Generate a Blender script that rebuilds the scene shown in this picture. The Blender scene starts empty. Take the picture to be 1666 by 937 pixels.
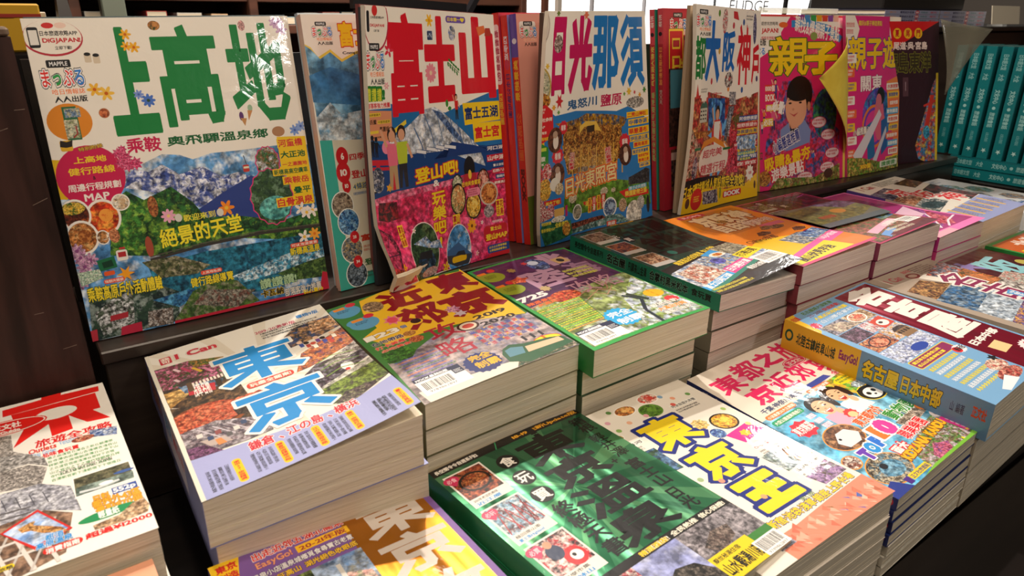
import bpy, math, random
import numpy as np
from mathutils import Vector, Matrix
from mathutils.geometry import tessellate_polygon

# ---------------------------------------------------------------- camera
C = bpy.context.scene.collection
sc = bpy.context.scene
cam = bpy.data.cameras.new('camera')
cam.sensor_width = 36.0
cam.lens = 36.0 * 1151.26 / 1666.0
cam.clip_start = 0.02
co = bpy.data.objects.new('camera', cam)
co.matrix_world = Matrix(((0.80790, 0.20768, -0.55151, -0.03492),
                          (-0.58926, 0.29783, -0.75105, -0.62971),
                          (0.00828, 0.93176, 0.36299, 0.25689),
                          (0, 0, 0, 1)))
C.objects.link(co)
sc.camera = co
cam.dof.use_dof = True
cam.dof.focus_distance = 0.8
cam.dof.aperture_fstop = 15.0

# ---------------------------------------------------------------- light and exposure
sc.view_settings.view_transform = 'Standard'
sc.view_settings.look = 'None'
sc.view_settings.exposure = 0.22
sc.view_settings.gamma = 1.0
sc.view_settings.use_curve_mapping = False
world = bpy.data.worlds.new('world')
sc.world = world
world.use_nodes = True
world.node_tree.nodes['Background'].inputs[0].default_value = (1.0, 0.78, 0.60, 1)
world.node_tree.nodes['Background'].inputs[1].default_value = 0.05

def spot(name, loc, target, power, size, angle, blend=0.4, col=(1, 0.86, 0.70)):
    l = bpy.data.lights.new(name, 'SPOT')
    l.energy = power; l.shadow_soft_size = size; l.spot_size = math.radians(angle); l.spot_blend = blend; l.color = col
    o = bpy.data.objects.new(name, l); C.objects.link(o); o.location = loc
    o.rotation_euler = (Vector(target) - Vector(loc)).to_track_quat('-Z', 'Y').to_euler()
    return o
def area(name, loc, target, power, sx, sy, col=(1, 0.86, 0.70)):
    l = bpy.data.lights.new(name, 'AREA')
    l.energy = power; l.shape = 'RECTANGLE'; l.size = sx; l.size_y = sy; l.color = col
    o = bpy.data.objects.new(name, l); C.objects.link(o); o.location = loc
    o.rotation_euler = (Vector(target) - Vector(loc)).to_track_quat('-Z', 'Y').to_euler()
    return o
area('front_fill_light', (-0.5, -1.5, 2.1), (0.4, -0.1, 0.0), 8, 1.0, 0.7, (1, 0.78, 0.57))  # unseen warm fill added in front for the general light
area('overhead_fill', (0.15, -0.50, 1.15), (0.2, -0.15, 0.0), 4.5, 0.35, 0.25, (1, 0.82, 0.64))  # unseen fill added close above, so the magazines brighten towards their tops
area('overhead_fill', (0.95, -0.50, 1.20), (0.95, -0.1, 0.0), 2.4, 0.35, 0.25, (1, 0.82, 0.64))  # second unseen fill, added for the right part of the row
spot('track_spot', (0.95, 1.15, 2.2), (0.62, -0.27, 0.0), 175, 0.03, 34, 0.35, (1, 0.93, 0.84))
spot('track_spot', (0.05, -0.1, 2.1), (-0.0, -0.35, 0.0), 34, 0.05, 34, 0.8, (1, 0.88, 0.74))
area('shop_light', (3.0, 1.05, 1.50), (0.5, -0.33, -0.07), 7, 0.20, 0.13, (1, 0.95, 0.88))
area('shop_light', (0.72, 1.05, 1.30), (0.11, -0.35, -0.07), 9, 0.45, 0.35, (1, 0.95, 0.88))
area('bookcase_fill', (0.55, 0.75, 1.3), (0.6, 1.5, 0.2), 26, 0.8, 0.3, (1, 0.85, 0.7))  # unseen fill added to lift the dark bookcase
area('front_shop_light', (0.98, -2.25, 1.2), (0.2, 0.0, 0.15), 5, 0.16, 0.12, (1, 0.95, 0.9))

# ---------------------------------------------------------------- colours and materials
def lin(c):
    if isinstance(c, str):
        c = c.lstrip('#'); c = tuple(int(c[i:i+2], 16) / 255 for i in (0, 2, 4))
    return tuple(x / 12.92 if x <= 0.04045 else ((x + 0.055) / 1.055) ** 2.4 for x in c)

def mat(name, base=(0.5, 0.5, 0.5), rough=0.5, metallic=0.0, spec=0.5):
    m = bpy.data.materials.new(name); m.use_nodes = True
    b = m.node_tree.nodes['Principled BSDF']
    b.inputs['Base Color'].default_value = (*lin(base), 1)
    b.inputs['Roughness'].default_value = rough
    b.inputs['Metallic'].default_value = metallic
    b.inputs['Specular IOR Level'].default_value = spec
    return m
def nd(m, t, **kw):
    n = m.node_tree.nodes.new(t)
    for k, v in kw.items(): setattr(n, k, v)
    return n
def lk(m, a, b): m.node_tree.links.new(a, b)
def mixrgb(m, fac, a, b):
    n = nd(m, 'ShaderNodeMix', data_type='RGBA')
    lk(m, fac, n.inputs[0])
    for s, v in ((6, a), (7, b)):
        if isinstance(v, tuple): n.inputs[s].default_value = v
        else: lk(m, v, n.inputs[s])
    return n.outputs[2]
def noise_mat(name, c1, c2, scale, stretch=(1, 1, 1), rough=0.5, lo=0.35, hi=0.65, bump=0.0, spec=0.5, metallic=0.0, detail=4):
    m = mat(name, c1, rough, metallic, spec)
    b = m.node_tree.nodes['Principled BSDF']
    tc = nd(m, 'ShaderNodeTexCoord'); mp = nd(m, 'ShaderNodeMapping'); mp.inputs['Scale'].default_value = stretch
    nz = nd(m, 'ShaderNodeTexNoise'); nz.inputs['Scale'].default_value = scale; nz.inputs['Detail'].default_value = detail
    lk(m, tc.outputs['Object'], mp.inputs[0]); lk(m, mp.outputs[0], nz.inputs[0])
    mr = nd(m, 'ShaderNodeMapRange'); mr.inputs[1].default_value = lo; mr.inputs[2].default_value = hi
    lk(m, nz.outputs[0], mr.inputs[0])
    lk(m, mixrgb(m, mr.outputs[0], (*lin(c1), 1), (*lin(c2), 1)), b.inputs['Base Color'])
    if bump:
        bp = nd(m, 'ShaderNodeBump'); bp.inputs['Strength'].default_value = bump; bp.inputs['Distance'].default_value = 0.001
        lk(m, nz.outputs[0], bp.inputs['Height']); lk(m, bp.outputs[0], b.inputs['Normal'])
    return m

def print_material(name, foil=False):
    """Ink on coated paper: three ink colours carried by the mesh, mottled by a fine noise laid on the sheet."""
    m = mat(name, rough=0.42, spec=0.3)
    b = m.node_tree.nodes['Principled BSDF']
    A, B_, D, P_ = [nd(m, 'ShaderNodeAttribute', attribute_name=k) for k in ('ink_a', 'ink_b', 'ink_c', 'sheet')]
    n1 = nd(m, 'ShaderNodeTexNoise'); n1.inputs['Scale'].default_value = 1.0; n1.inputs['Detail'].default_value = 3; n1.inputs['Roughness'].default_value = 0.6; n1.inputs['Distortion'].default_value = 0.8
    n2 = nd(m, 'ShaderNodeTexNoise'); n2.inputs['Scale'].default_value = 0.8; n2.inputs['Detail'].default_value = 3; n2.inputs['Roughness'].default_value = 0.7
    mp = nd(m, 'ShaderNodeMapping'); mp.inputs['Location'].default_value = (31.7, 12.3, 5.1)
    lk(m, P_.outputs['Vector'], n1.inputs[0]); lk(m, P_.outputs['Vector'], mp.inputs[0]); lk(m, mp.outputs[0], n2.inputs[0])
    r1 = nd(m, 'ShaderNodeMapRange'); r1.inputs[1].default_value = 0.43; r1.inputs[2].default_value = 0.57; lk(m, n1.outputs[0], r1.inputs[0])
    r2 = nd(m, 'ShaderNodeMapRange'); r2.inputs[1].default_value = 0.5; r2.inputs[2].default_value = 0.62; lk(m, n2.outputs[0], r2.inputs[0])
    x = mixrgb(m, r2.outputs[0], mixrgb(m, r1.outputs[0], A.outputs['Color'], B_.outputs['Color']), D.outputs['Color'])
    # printed photographs also vary in lightness; flat inks (all three colours equal) do not
    df = nd(m, 'ShaderNodeVectorMath', operation='DISTANCE'); lk(m, A.outputs['Color'], df.inputs[0]); lk(m, B_.outputs['Color'], df.inputs[1])
    fa = nd(m, 'ShaderNodeMapRange'); fa.inputs[1].default_value = 0.0; fa.inputs[2].default_value = 0.12; lk(m, df.outputs['Value'], fa.inputs[0])
    n4 = nd(m, 'ShaderNodeTexNoise'); n4.inputs['Scale'].default_value = 1.7; n4.inputs['Detail'].default_value = 3; n4.inputs['Roughness'].default_value = 0.6
    m4 = nd(m, 'ShaderNodeMapping'); m4.inputs['Location'].default_value = (7.7, 52.3, 15.1); lk(m, P_.outputs['Vector'], m4.inputs[0]); lk(m, m4.outputs[0], n4.inputs[0])
    r4 = nd(m, 'ShaderNodeMapRange'); r4.inputs[1].default_value = 0.36; r4.inputs[2].default_value = 0.66; r4.inputs[3].default_value = 0.34; r4.inputs[4].default_value = 1.4; lk(m, n4.outputs[0], r4.inputs[0])
    mv = nd(m, 'ShaderNodeMix', data_type='FLOAT'); mv.inputs[2].default_value = 1.0; lk(m, fa.outputs[0], mv.inputs[0]); lk(m, r4.outputs[0], mv.inputs[3])
    sc_n = nd(m, 'ShaderNodeVectorMath', operation='SCALE'); lk(m, x, sc_n.inputs[0]); lk(m, mv.outputs[0], sc_n.inputs[3])
    x = sc_n.outputs[0]
    lk(m, x, b.inputs['Base Color'])
    tc = nd(m, 'ShaderNodeTexCoord')
    n3 = nd(m, 'ShaderNodeTexNoise'); n3.inputs['Scale'].default_value = 38; n3.inputs['Detail'].default_value = 4; n3.inputs['Distortion'].default_value = 1.2
    lk(m, tc.outputs['Object'], n3.inputs[0])
    bp = nd(m, 'ShaderNodeBump'); bp.inputs['Strength'].default_value = 0.35; bp.inputs['Distance'].default_value = 0.0012
    lk(m, n3.outputs[0], bp.inputs['Height']); lk(m, bp.outputs[0], b.inputs['Normal'])
    b.inputs['Coat Weight'].default_value = 0.4; b.inputs['Coat Roughness'].default_value = 0.07
    lk(m, bp.outputs[0], b.inputs['Coat Normal'])
    if foil:
        b.inputs['Metallic'].default_value = 0.7; b.inputs['Roughness'].default_value = 0.3; b.inputs['Coat Weight'].default_value = 0.5
        m2 = nd(m, 'ShaderNodeMapping'); m2.inputs['Scale'].default_value = (34.0, 3.0, 8.0); m2.inputs['Rotation'].default_value = (0, 0, 0.6)
        n5 = nd(m, 'ShaderNodeTexNoise'); n5.inputs['Scale'].default_value = 1.0; n5.inputs['Detail'].default_value = 2
        lk(m, tc.outputs['Object'], m2.inputs[0]); lk(m, m2.outputs[0], n5.inputs[0])
        b2 = nd(m, 'ShaderNodeBump'); b2.inputs['Strength'].default_value = 0.8; b2.inputs['Distance'].default_value = 0.008
        lk(m, n5.outputs[0], b2.inputs['Height']); lk(m, b2.outputs[0], b.inputs['Normal'])
    return m
PRINT = print_material('printed_coated_paper')
FOIL = print_material('printed_holographic_foil', True)
PAGE = noise_mat('page_edges', 'f0e6d0', 'd9ccb0', 34, (0.25, 0.25, 26), 0.85, 0.42, 0.75, 0.15, 0.2)
PAGE_PINK = noise_mat('page_edges_pinkish', 'eadbd0', 'cdb9ad', 34, (0.25, 0.25, 26), 0.85, 0.42, 0.75, 0.15, 0.2)
WOOD = noise_mat('dark_stained_wood', '402822', '24150f', 9, (9, 9, 0.6), 0.42, 0.35, 0.7, 0.15, 0.35)
BLACKWOOD = noise_mat('black_wood_laminate', '0f0c0b', '1a1412', 7, (0.5, 8, 8), 0.38, 0.35, 0.7, 0.1, 0.3)

# ---------------------------------------------------------------- object helpers
def tag(o, label=None, cat=None, group=None, kind=None):
    if label: o['label'] = label
    if cat: o['category'] = cat
    if group: o['group'] = group
    if kind: o['kind'] = kind
    return o
def empty(name, loc, label=None, cat=None, group=None):
    o = bpy.data.objects.new(name, None); o.empty_display_size = 0.02; o.location = loc; C.objects.link(o)
    return tag(o, label, cat, group)
def mesh_obj(name, verts, faces, m, parent=None, smooth=False):
    """verts in world metres; when parented they are stored relative to the parent's location"""
    off = Vector(parent.location) if parent is not None else Vector((0, 0, 0))
    if parent is not None and parent.parent is not None: off += parent.parent.location
    me = bpy.data.meshes.new(name)
    me.from_pydata([tuple(Vector(v) - off) for v in verts], [], faces)
    for k in (m if isinstance(m, list) else [m]): me.materials.append(k)
    if smooth: me.polygons.foreach_set('use_smooth', [True] * len(me.polygons))
    me.validate(); me.update()
    o = bpy.data.objects.new(name, me); C.objects.link(o)
    if parent is not None: o.parent = parent
    return o
class MB:
    def __init__(s): s.v = []; s.f = []
    def prism(s, top, bot):
        n = len(top); b = len(s.v); s.v += [tuple(p) for p in top] + [tuple(p) for p in bot]
        s.f.append(tuple(range(b, b + n))); s.f.append(tuple(range(b + 2 * n - 1, b + n - 1, -1)))
        for i in range(n):
            j = (i + 1) % n; s.f.append((b + i, b + n + i, b + n + j, b + j))
    def box(s, x0, y0, z0, x1, y1, z1):
        s.prism([(x0, y0, z1), (x1, y0, z1), (x1, y1, z1), (x0, y1, z1)], [(x0, y0, z0), (x1, y0, z0), (x1, y1, z0), (x0, y1, z0)])
    def bevbox(s, x0, y0, z0, x1, y1, z1, r=0.002):
        a = [(x0+r, y0), (x1-r, y0), (x1, y0+r), (x1, y1-r), (x1-r, y1), (x0+r, y1), (x0, y1-r), (x0, y0+r)]
        i = [(x0+r, y0+r), (x1-r, y0+r), (x1-r, y0+r), (x1-r, y1-r), (x1-r, y1-r), (x0+r, y1-r), (x0+r, y1-r), (x0+r, y0+r)]
        b = len(s.v)
        for ring, z in ((i, z0), (a, z0+r), (a, z1-r), (i, z1)): s.v += [(x, y, z) for x, y in ring]
        s.f.append(tuple(range(b+7, b-1, -1))); s.f.append(tuple(range(b+24, b+32)))
        for k in range(3):
            for q in range(8):
                j = (q+1) % 8; s.f.append((b+8*k+q, b+8*k+j, b+8*k+8+j, b+8*k+8+q))
    def build(s, name, m, parent=None, smooth=False): return mesh_obj(name, s.v, s.f, m, parent, smooth)

# ---------------------------------------------------------------- glyphs of Blender's built-in font, turned into printable triangles
_gl = {}
def glyph(ch):
    if ch in _gl: return _gl[ch]
    cu = bpy.data.curves.new('glyph', 'FONT'); cu.body = ch
    cu.resolution_u = 3 if ord(ch) < 256 or 0x3040 <= ord(ch) < 0x3100 else 1
    ob = bpy.data.objects.new('glyph', cu); C.objects.link(ob)
    me = bpy.data.meshes.new_from_object(ob.evaluated_get(bpy.context.evaluated_depsgraph_get()))
    n = len(me.vertices)
    if n == 0:
        g = None
    else:
        co_ = np.zeros(n * 3); me.vertices.foreach_get('co', co_); co_ = co_.reshape(-1, 3)[:, :2]
        me.calc_loop_triangles()
        t = np.zeros(len(me.loop_triangles) * 3, dtype=np.int64); me.loop_triangles.foreach_get('vertices', t); t = t.reshape(-1, 3)
        key = np.round(co_ * 1e5).astype(np.int64); _, inv = np.unique(key, axis=0, return_inverse=True); inv = inv.reshape(-1)
        e = {}
        for tri in t:
            for a, b in ((0, 1), (1, 2), (2, 0)):
                p, q = tri[a], tri[b]; k = (min(inv[p], inv[q]), max(inv[p], inv[q])); e.setdefault(k, []).append((p, q))
        ed = np.array([v[0] for v in e.values() if len(v) == 1])
        g = (co_[t], co_[ed] if len(ed) else np.zeros((0, 2, 2)))
    bpy.data.objects.remove(ob); bpy.data.meshes.remove(me); bpy.data.curves.remove(cu)
    _gl[ch] = g
    return g
def stroked(g, w):
    T, E_ = g
    if w <= 0 or len(E_) == 0: return T
    d = E_[:, 1] - E_[:, 0]; L = np.linalg.norm(d, axis=1, keepdims=True) + 1e-9; d = d / L; n = np.stack([-d[:, 1], d[:, 0]], 1)
    a = E_[:, 0] - d * w * 0.8; b = E_[:, 1] + d * w * 0.8
    q = [a + n * w, b + n * w, b - n * w, a - n * w]
    return np.concatenate([T, np.stack([q[0], q[1], q[2]], 1), np.stack([q[0], q[2], q[3]], 1)])

LAYER = 0.000010
class Art:
    """Flat print on a sheet of w x h millimetres; u runs right, v runs down."""
    def __init__(s, w, h, base='f2ece0', foil=False):
        s.w, s.h = w, h; s.T = []; s.meta = []; s.boxes = []; s.sub = []
        s.rng = random.Random(int(w * 7 + h)); s.foilbase = foil
        s.add(np.array([[(0, 0), (w, 0), (w, h)], [(0, 0), (w, h), (0, h)]], float), base, foil=foil)
    def add(s, tris, col, sc_=0.0, clip=True, foil=False, step=True, sub=None):
        if len(tris) == 0: return
        if isinstance(col, (list, tuple)) and len(col) == 3 and isinstance(col[0], str): a, b, c = [lin(x) for x in col]
        else: a = b = c = lin(col)
        tris = np.asarray(tris, float)
        if clip: tris = np.stack([np.clip(tris[..., 0], 0, s.w), np.clip(tris[..., 1], 0, s.h)], -1)
        x0, y0 = tris.reshape(-1, 2).min(0); x1, y1 = tris.reshape(-1, 2).max(0)
        layer = 1 + max([L for bx0, by0, bx1, by1, L in s.boxes if bx0 < x1 and bx1 > x0 and by0 < y1 and by1 > y0], default=0)
        s.boxes.append((x0, y0, x1, y1, layer)); s.sub.append(np.zeros(len(tris)) if sub is None else np.asarray(sub, float))
        s.T.append(tris); s.meta.append((len(tris), layer, a, b, c, sc_ or 1.0, s.rng.random() * 90, int(foil)))
    def rect(s, u0, v0, u1, v1, col, sc_=0, **k): s.add([[(u0, v0), (u1, v0), (u1, v1)], [(u0, v0), (u1, v1), (u0, v1)]], col, sc_, **k)
    def poly(s, pts, col, sc_=0, **k):
        pts = list(pts); t = tessellate_polygon([[Vector((p[0], p[1], 0)) for p in pts]])
        s.add([[pts[i] for i in tri] for tri in t], col, sc_, **k)
    def ell(s, u, v, ru, rv, col, sc_=0, n=24, rot=0, **k):
        c, si = math.cos(rot), math.sin(rot)
        p = [(u + ru * math.cos(a) * c - rv * math.sin(a) * si, v + ru * math.cos(a) * si + rv * math.sin(a) * c) for a in [6.28318 * i / n for i in range(n)]]
        s.add([[(u, v), p[i], p[(i + 1) % n]] for i in range(n)], col, sc_, **k)
    def star(s, u, v, ru, rv, col, n=12, inner=0.75, sc_=0, rot=0, **k):
        p = []
        for i in range(2 * n):
            r = 1 if i % 2 == 0 else inner; a = rot + math.pi * i / n; p.append((u + ru * r * math.cos(a), v + rv * r * math.sin(a)))
        s.add([[(u, v), p[i], p[(i + 1) % (2 * n)]] for i in range(2 * n)], col, sc_, **k)
    def line(s, pts, w, col, sc_=0, **k):
        t = []
        for (x0, y0), (x1, y1) in zip(pts, pts[1:]):
            L = math.hypot(x1 - x0, y1 - y0) + 1e-9; nx, ny = -(y1 - y0) / L * w / 2, (x1 - x0) / L * w / 2
            t += [[(x0 + nx, y0 + ny), (x1 + nx, y1 + ny), (x1 - nx, y1 - ny)], [(x0 + nx, y0 + ny), (x1 - nx, y1 - ny), (x0 - nx, y0 - ny)]]
        s.add(t, col, sc_, sub=[(i // 2 % 12) * 0.06 for i in range(len(t))], **k)
    def rrect(s, u0, v0, u1, v1, col, r=2, sc_=0, **k):
        r = min(r, (u1 - u0) / 2, (v1 - v0) / 2); p = []
        for cx, cy, a0 in ((u1 - r, v0 + r, -90), (u1 - r, v1 - r, 0), (u0 + r, v1 - r, 90), (u0 + r, v0 + r, 180)):
            for i in range(5): a = math.radians(a0 + i * 22.5); p.append((cx + r * math.cos(a), cy + r * math.sin(a)))
        s.poly(p, col, sc_, **k)
    def quad(s, p, col, sc_=0, **k): s.add([[p[0], p[1], p[2]], [p[0], p[2], p[3]]], col, sc_, **k)
    def text(s, st, u0, v0, u1, v1, col='000000', bold=0.03, out=(), vert=False, rot=0, arch=0, shear=0, gap=0.0, foil=False, sp=None):
        """st fitted to the box; out = [(stroke, colour), ...] from the inside outwards; vert stacks the characters"""
        gs = []; x = 0; bold = bold * 0.75; out = [(w * 0.85, c) for w, c in out]
        ne = [len(glyph(c)[1]) for c in st if c != ' ' and glyph(c)]
        if ne: bold *= min(1.0, max(0.38, math.sqrt(26.0 / (sum(ne) / len(ne)))))      # dense characters stay open
        for ch in st:
            if ch == ' ':
                x += 0.45; continue
            g = glyph(ch)
            if g is None: x += 0.5; continue
            wide = ord(ch) > 0x2E00
            lo, hi = g[0][..., 0].min(), g[0][..., 0].max()
            if vert: gs.append((g, -(lo + hi) / 2, -x)); x += 1.0 + gap
            elif wide: c = (lo + hi) / 2; gs.append((g, x + 0.5 - c, 0)); x += 1.0 + gap
            else: gs.append((g, x - lo + 0.03, 0)); x += hi - lo + 0.09 + gap
        if not gs: return
        P = np.concatenate([(g[0] + (dx, dy)).reshape(-1, 2) for g, dx, dy in gs])
        x0, y0 = P.min(0) - bold; x1, y1 = P.max(0) + bold
        su = (u1 - u0) / max(x1 - x0, 1e-6); sv = (v1 - v0) / max(y1 - y0, 1e-6)
        cu, cv = (u0 + u1) / 2, (v0 + v1) / 2
        def place(w):
            L = [stroked((g[0], g[1]), w) + (dx, dy) for g, dx, dy in gs]
            sb = np.concatenate([np.concatenate([np.full(len(g[0]), 0.78), np.tile((np.arange(max(0, (len(l) - len(g[0])) // 2)) % 12) * 0.06, 2)]) for l, (g, _, _) in zip(L, gs)])
            t = np.concatenate(L); o = np.empty_like(t)
            o[..., 0] = u0 + (t[..., 0] - x0) * su; o[..., 1] = v1 - (t[..., 1] - y0) * sv
            if arch: o[..., 1] += arch * ((o[..., 0] - cu) / max((u1 - u0) / 2, 1e-6)) ** 2
            if shear: o[..., 0] += shear * (cv - o[..., 1])
            if rot:
                c, si = math.cos(rot), math.sin(rot); a = o[..., 0] - cu; b = o[..., 1] - cv
                o = np.stack([cu + a * c - b * si, cv + a * si + b * c], -1)
            return o, sb
        for w, oc in reversed(list(out)):
            o, sb = place(bold + w); s.add(o, oc, sub=sb)
        o, sb = place(bold); s.add(o, col, foil=foil, sub=sb)
    def lines(s, st, u0, v0, u1, v1, rows, col='222222', bold=0.02, vert=False, per=12, seed=1, bg=None, out=()):
        """rows of small type made from the characters of st"""
        r = random.Random(seed)
        for i in range(rows):
            tx = ''.join(r.choice(st) for _ in range(per)); c = col[i % len(col)] if isinstance(col, list) else col
            k = 0.78 + 0.22 * r.random()
            if vert: a = u0 + (u1 - u0) * i / rows; b = a + (u1 - u0) / rows * 0.72; s.text(tx, a, v0, b, v0 + (v1 - v0) * k, c, bold, out, vert=True)
            else: a = v0 + (v1 - v0) * i / rows; b = a + (v1 - v0) / rows * 0.72; s.text(tx, u0, a, u0 + (u1 - u0) * k, b, c, bold, out)
    # little printed pictures
    def dish(s, u, v, ru, rv, food=('c8541e', 'e8b050', '7a2a12'), plate='f4efe6', sc_=0.9):
        s.ell(u, v, ru, rv, plate); s.ell(u, v, ru * 0.86, rv * 0.86, food, sc_); s.ell(u + ru * 0.15, v - rv * 0.1, ru * 0.4, rv * 0.35, (food[1], food[1], food[0]), sc_ * 1.6)
    def flower(s, u, v, r, col='f0b020', mid='c86010', n=6):
        for i in range(n): a = 6.283 * i / n; s.ell(u + r * 0.55 * math.cos(a), v + r * 0.55 * math.sin(a), r * 0.5, r * 0.24, col, rot=a, n=8, step=(i == 0))
        s.ell(u, v, r * 0.25, r * 0.25, mid, n=8)
    def mountain(s, u0, v0, u1, v1, snow='e8ecf4', rock='3a4c8c', n=9, seed=3):
        r = random.Random(seed); top = [(u0 + (u1 - u0) * i / n, v0 + (v1 - v0) * (0.1 + 0.5 * r.random() * (i % 2) + 0.15 * r.random())) for i in range(n + 1)]
        s.poly(top + [(u1, v1), (u0, v1)], (rock, snow, snow), 0.45)
        s.poly([(x, y + (v1 - v0) * (0.35 + 0.2 * r.random())) for x, y in top] + [(u1, v1 + 0.01), (u0, v1 + 0.01)], (rock, rock, snow), 0.7)
    def person(s, u, v, h, shirt='d04040', hair='201510', skin='e8b890', legs='303a60'):
        s.ell(u, v - h * 0.86, h * 0.1, h * 0.12, hair, n=12); s.ell(u, v - h * 0.83, h * 0.075, h * 0.09, skin, n=12)
        s.poly([(u - h * .13, v - h * .72), (u + h * .13, v - h * .72), (u + h * .1, v - h * .38), (u - h * .1, v - h * .38)], shirt)
        s.poly([(u - h * .09, v - h * .38), (u + h * .09, v - h * .38), (u + h * .1, v), (u + h * .03, v), (u, v - h * .3), (u - h * .04, v), (u - h * .1, v)], legs)
        s.line([(u - h * .12, v - h * .68), (u - h * .24, v - h * .95)], h * .05, skin); s.line([(u + h * .12, v - h * .68), (u + h * .22, v - h * .45)], h * .05, skin)
    def house(s, u0, v0, u1, v1, wall='b08a5a', roof='4a3a34', rows=2, cols=5):
        hh = v1 - v0; ww = u1 - u0
        s.rect(u0 + ww * .06, v0 + hh * .3, u1 - ww * .06, v1, wall)
        for j in range(rows):
            y = v0 + hh * (.42 + .55 * j / rows)
            for i in range(cols): x = u0 + ww * (.1 + .82 * i / cols); s.rect(x, y, x + ww * .5 / cols, y + hh * .22 / rows, '30221c', step=(i == 0))
        s.poly([(u0, v0 + hh * .36), (u0 + ww * .12, v0 + hh * .14), (u0 + ww * .3, v0 + hh * .02), (u1 - ww * .3, v0 + hh * .02), (u1 - ww * .12, v0 + hh * .14), (u1, v0 + hh * .36), (u1 - ww * .15, v0 + hh * .31), (u0 + ww * .15, v0 + hh * .31)], (roof, roof, '6a5a50'), 1.5)
    def barcode(s, u0, v0, u1, v1, horiz=True, seed=5):
        s.rect(u0, v0, u1, v1, 'f6f4ee'); r = random.Random(seed); x = u0 + (u1 - u0) * .06; first = True
        while x < u1 - (u1 - u0) * .08:
            w = (u1 - u0) * r.choice((.008, .016, .024)); s.rect(x, v0 + (v1 - v0) * .1, x + w, v1 - (v1 - v0) * .28, '181818', step=first); first = False; x += w + (u1 - u0) * r.choice((.01, .016, .024))
        s.text('9789862897', u0 + (u1 - u0) * .1, v1 - (v1 - v0) * .2, u1 - (u1 - u0) * .1, v1 - (v1 - v0) * .05, '202020', 0.0)
    def logo(s, u0, v0, u1, v1):
        """the small まっぷる magazine logo block"""
        w = u1 - u0; h = v1 - v0
        s.text('まっぷる', u0 + w * .03, v0 + h * .22, u1 - w * .03, v0 + h * .62, 'e0302c', .035, [(.07, 'ffffff'), (.12, '222222')])
        s.text('る', u0 + w * .76, v0 + h * .24, u1 - w * .03, v0 + h * .61, '2f7fd0', .05); s.text('っ', u0 + w * .28, v0 + h * .33, u0 + w * .46, v0 + h * .6, '2f9f50', .05)
        s.rrect(u0 + w * .2, v0, u0 + w * .74, v0 + h * .18, '1c1c1c', 1); s.text('MAPPLE', u0 + w * .27, v0 + h * .04, u0 + w * .67, v0 + h * .14, 'f0f0f0', .02)
        s.text('哈日情報誌', u0 + w * .2, v0 + h * .68, u1 - w * .06, v0 + h * .81, 'f08020', .03, [(.04, 'ffffff')])
        s.text('人人出版', u0 + w * .22, v0 + h * .85, u1 - w * .04, v1, '1a1a1a', .04)
    def badge(s, u0, v0, u1, v1):
        w = u1 - u0; h = v1 - v0
        s.ell((u0+u1)/2, (v0+v1)/2, w/2, h/2, 'b82a3c', n=32); s.ell((u0+u1)/2, (v0+v1)/2 - h*.03, w*.48, h*.47, 'f3ecdf', n=32)
        s.rrect(u0 + w*.1, v0 + h*.2, u0 + w*.28, v0 + h*.76, '1c1c20', 1.5); s.rect(u0 + w*.12, v0 + h*.28, u0 + w*.26, v0 + h*.68, 'e8e4dc')
        s.ell(u0 + w*.45, v0 + h*.16, w*.1, h*.08, 'd03030'); s.ell(u0 + w*.66, v0 + h*.16, w*.1, h*.08, 'f0d0c0')
        s.text('日本旅遊攻略APP', u0 + w*.3, v0 + h*.3, u0 + w*.92, v0 + h*.44, '1a1a1a', .035)
        s.text('DiGJAPAN!', u0 + w*.32, v0 + h*.5, u0 + w*.95, v0 + h*.66, 'c8202c', .05); s.text('立即下載!', u0 + w*.5, v0 + h*.72, u0 + w*.78, v0 + h*.82, '1a1a1a', .03)

    def build(s, name, parent, fn, N, grid=(1, 1), mats=None):
        """fn(u, v, lift) -> world point. The sheet is bent as a grid of flat facets and every shape is cut along the
        facet edges, so that all inks lie exactly parallel, a few thousandths of a millimetre apart."""
        nu, nv = grid
        tr = np.concatenate(s.T); idx = np.repeat(np.arange(len(s.meta)), [m[0] for m in s.meta]); sb = np.concatenate(s.sub)
        lines = [(nu / s.w, 0.0, k) for k in range(1, nu)] + [(0.0, nv / s.h, k) for k in range(1, nv)] + [(nu / s.w, -nv / s.h, k) for k in range(1 - nv, nu)]
        for fa, fb_, c in lines:
            d = tr[..., 0] * fa + tr[..., 1] * fb_ - c
            d[np.abs(d) < 1e-9] = 0.0
            x = (d.max(1) > 0) & (d.min(1) < 0)
            if not x.any(): continue
            t = tr[x]; dd = d[x]; ii = idx[x]; bb = sb[x]; side = dd > 0; k = side.sum(1); lone = np.where(k == 1, side.argmax(1), (~side).argmax(1))
            r = np.arange(len(t)); l1 = (lone + 1) % 3; l2 = (lone + 2) % 3; A = t[r, lone]; B = t[r, l1]; D = t[r, l2]
            q1 = (dd[r, lone] / (dd[r, lone] - dd[r, l1] + 1e-30))[:, None]; q2 = (dd[r, lone] / (dd[r, lone] - dd[r, l2] + 1e-30))[:, None]
            P = A + (B - A) * np.clip(q1, 0, 1); Q = A + (D - A) * np.clip(q2, 0, 1)
            tr = np.concatenate([tr[~x], np.stack([A, P, Q], 1), np.stack([P, B, D], 1), np.stack([P, D, Q], 1)])
            idx = np.concatenate([idx[~x], ii, ii, ii]); sb = np.concatenate([sb[~x], bb, bb, bb])
        g0, g1 = np.meshgrid(np.arange(nu + 1) / nu, np.arange(nv + 1) / nv, indexing='ij')
        G = fn(g0.ravel(), g1.ravel(), np.zeros(g0.size)).reshape(nu + 1, nv + 1, 3)
        nvec = np.array(N, float)
        M = s.meta; lay = np.array([m[1] for m in M], float)[idx] + sb
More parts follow.
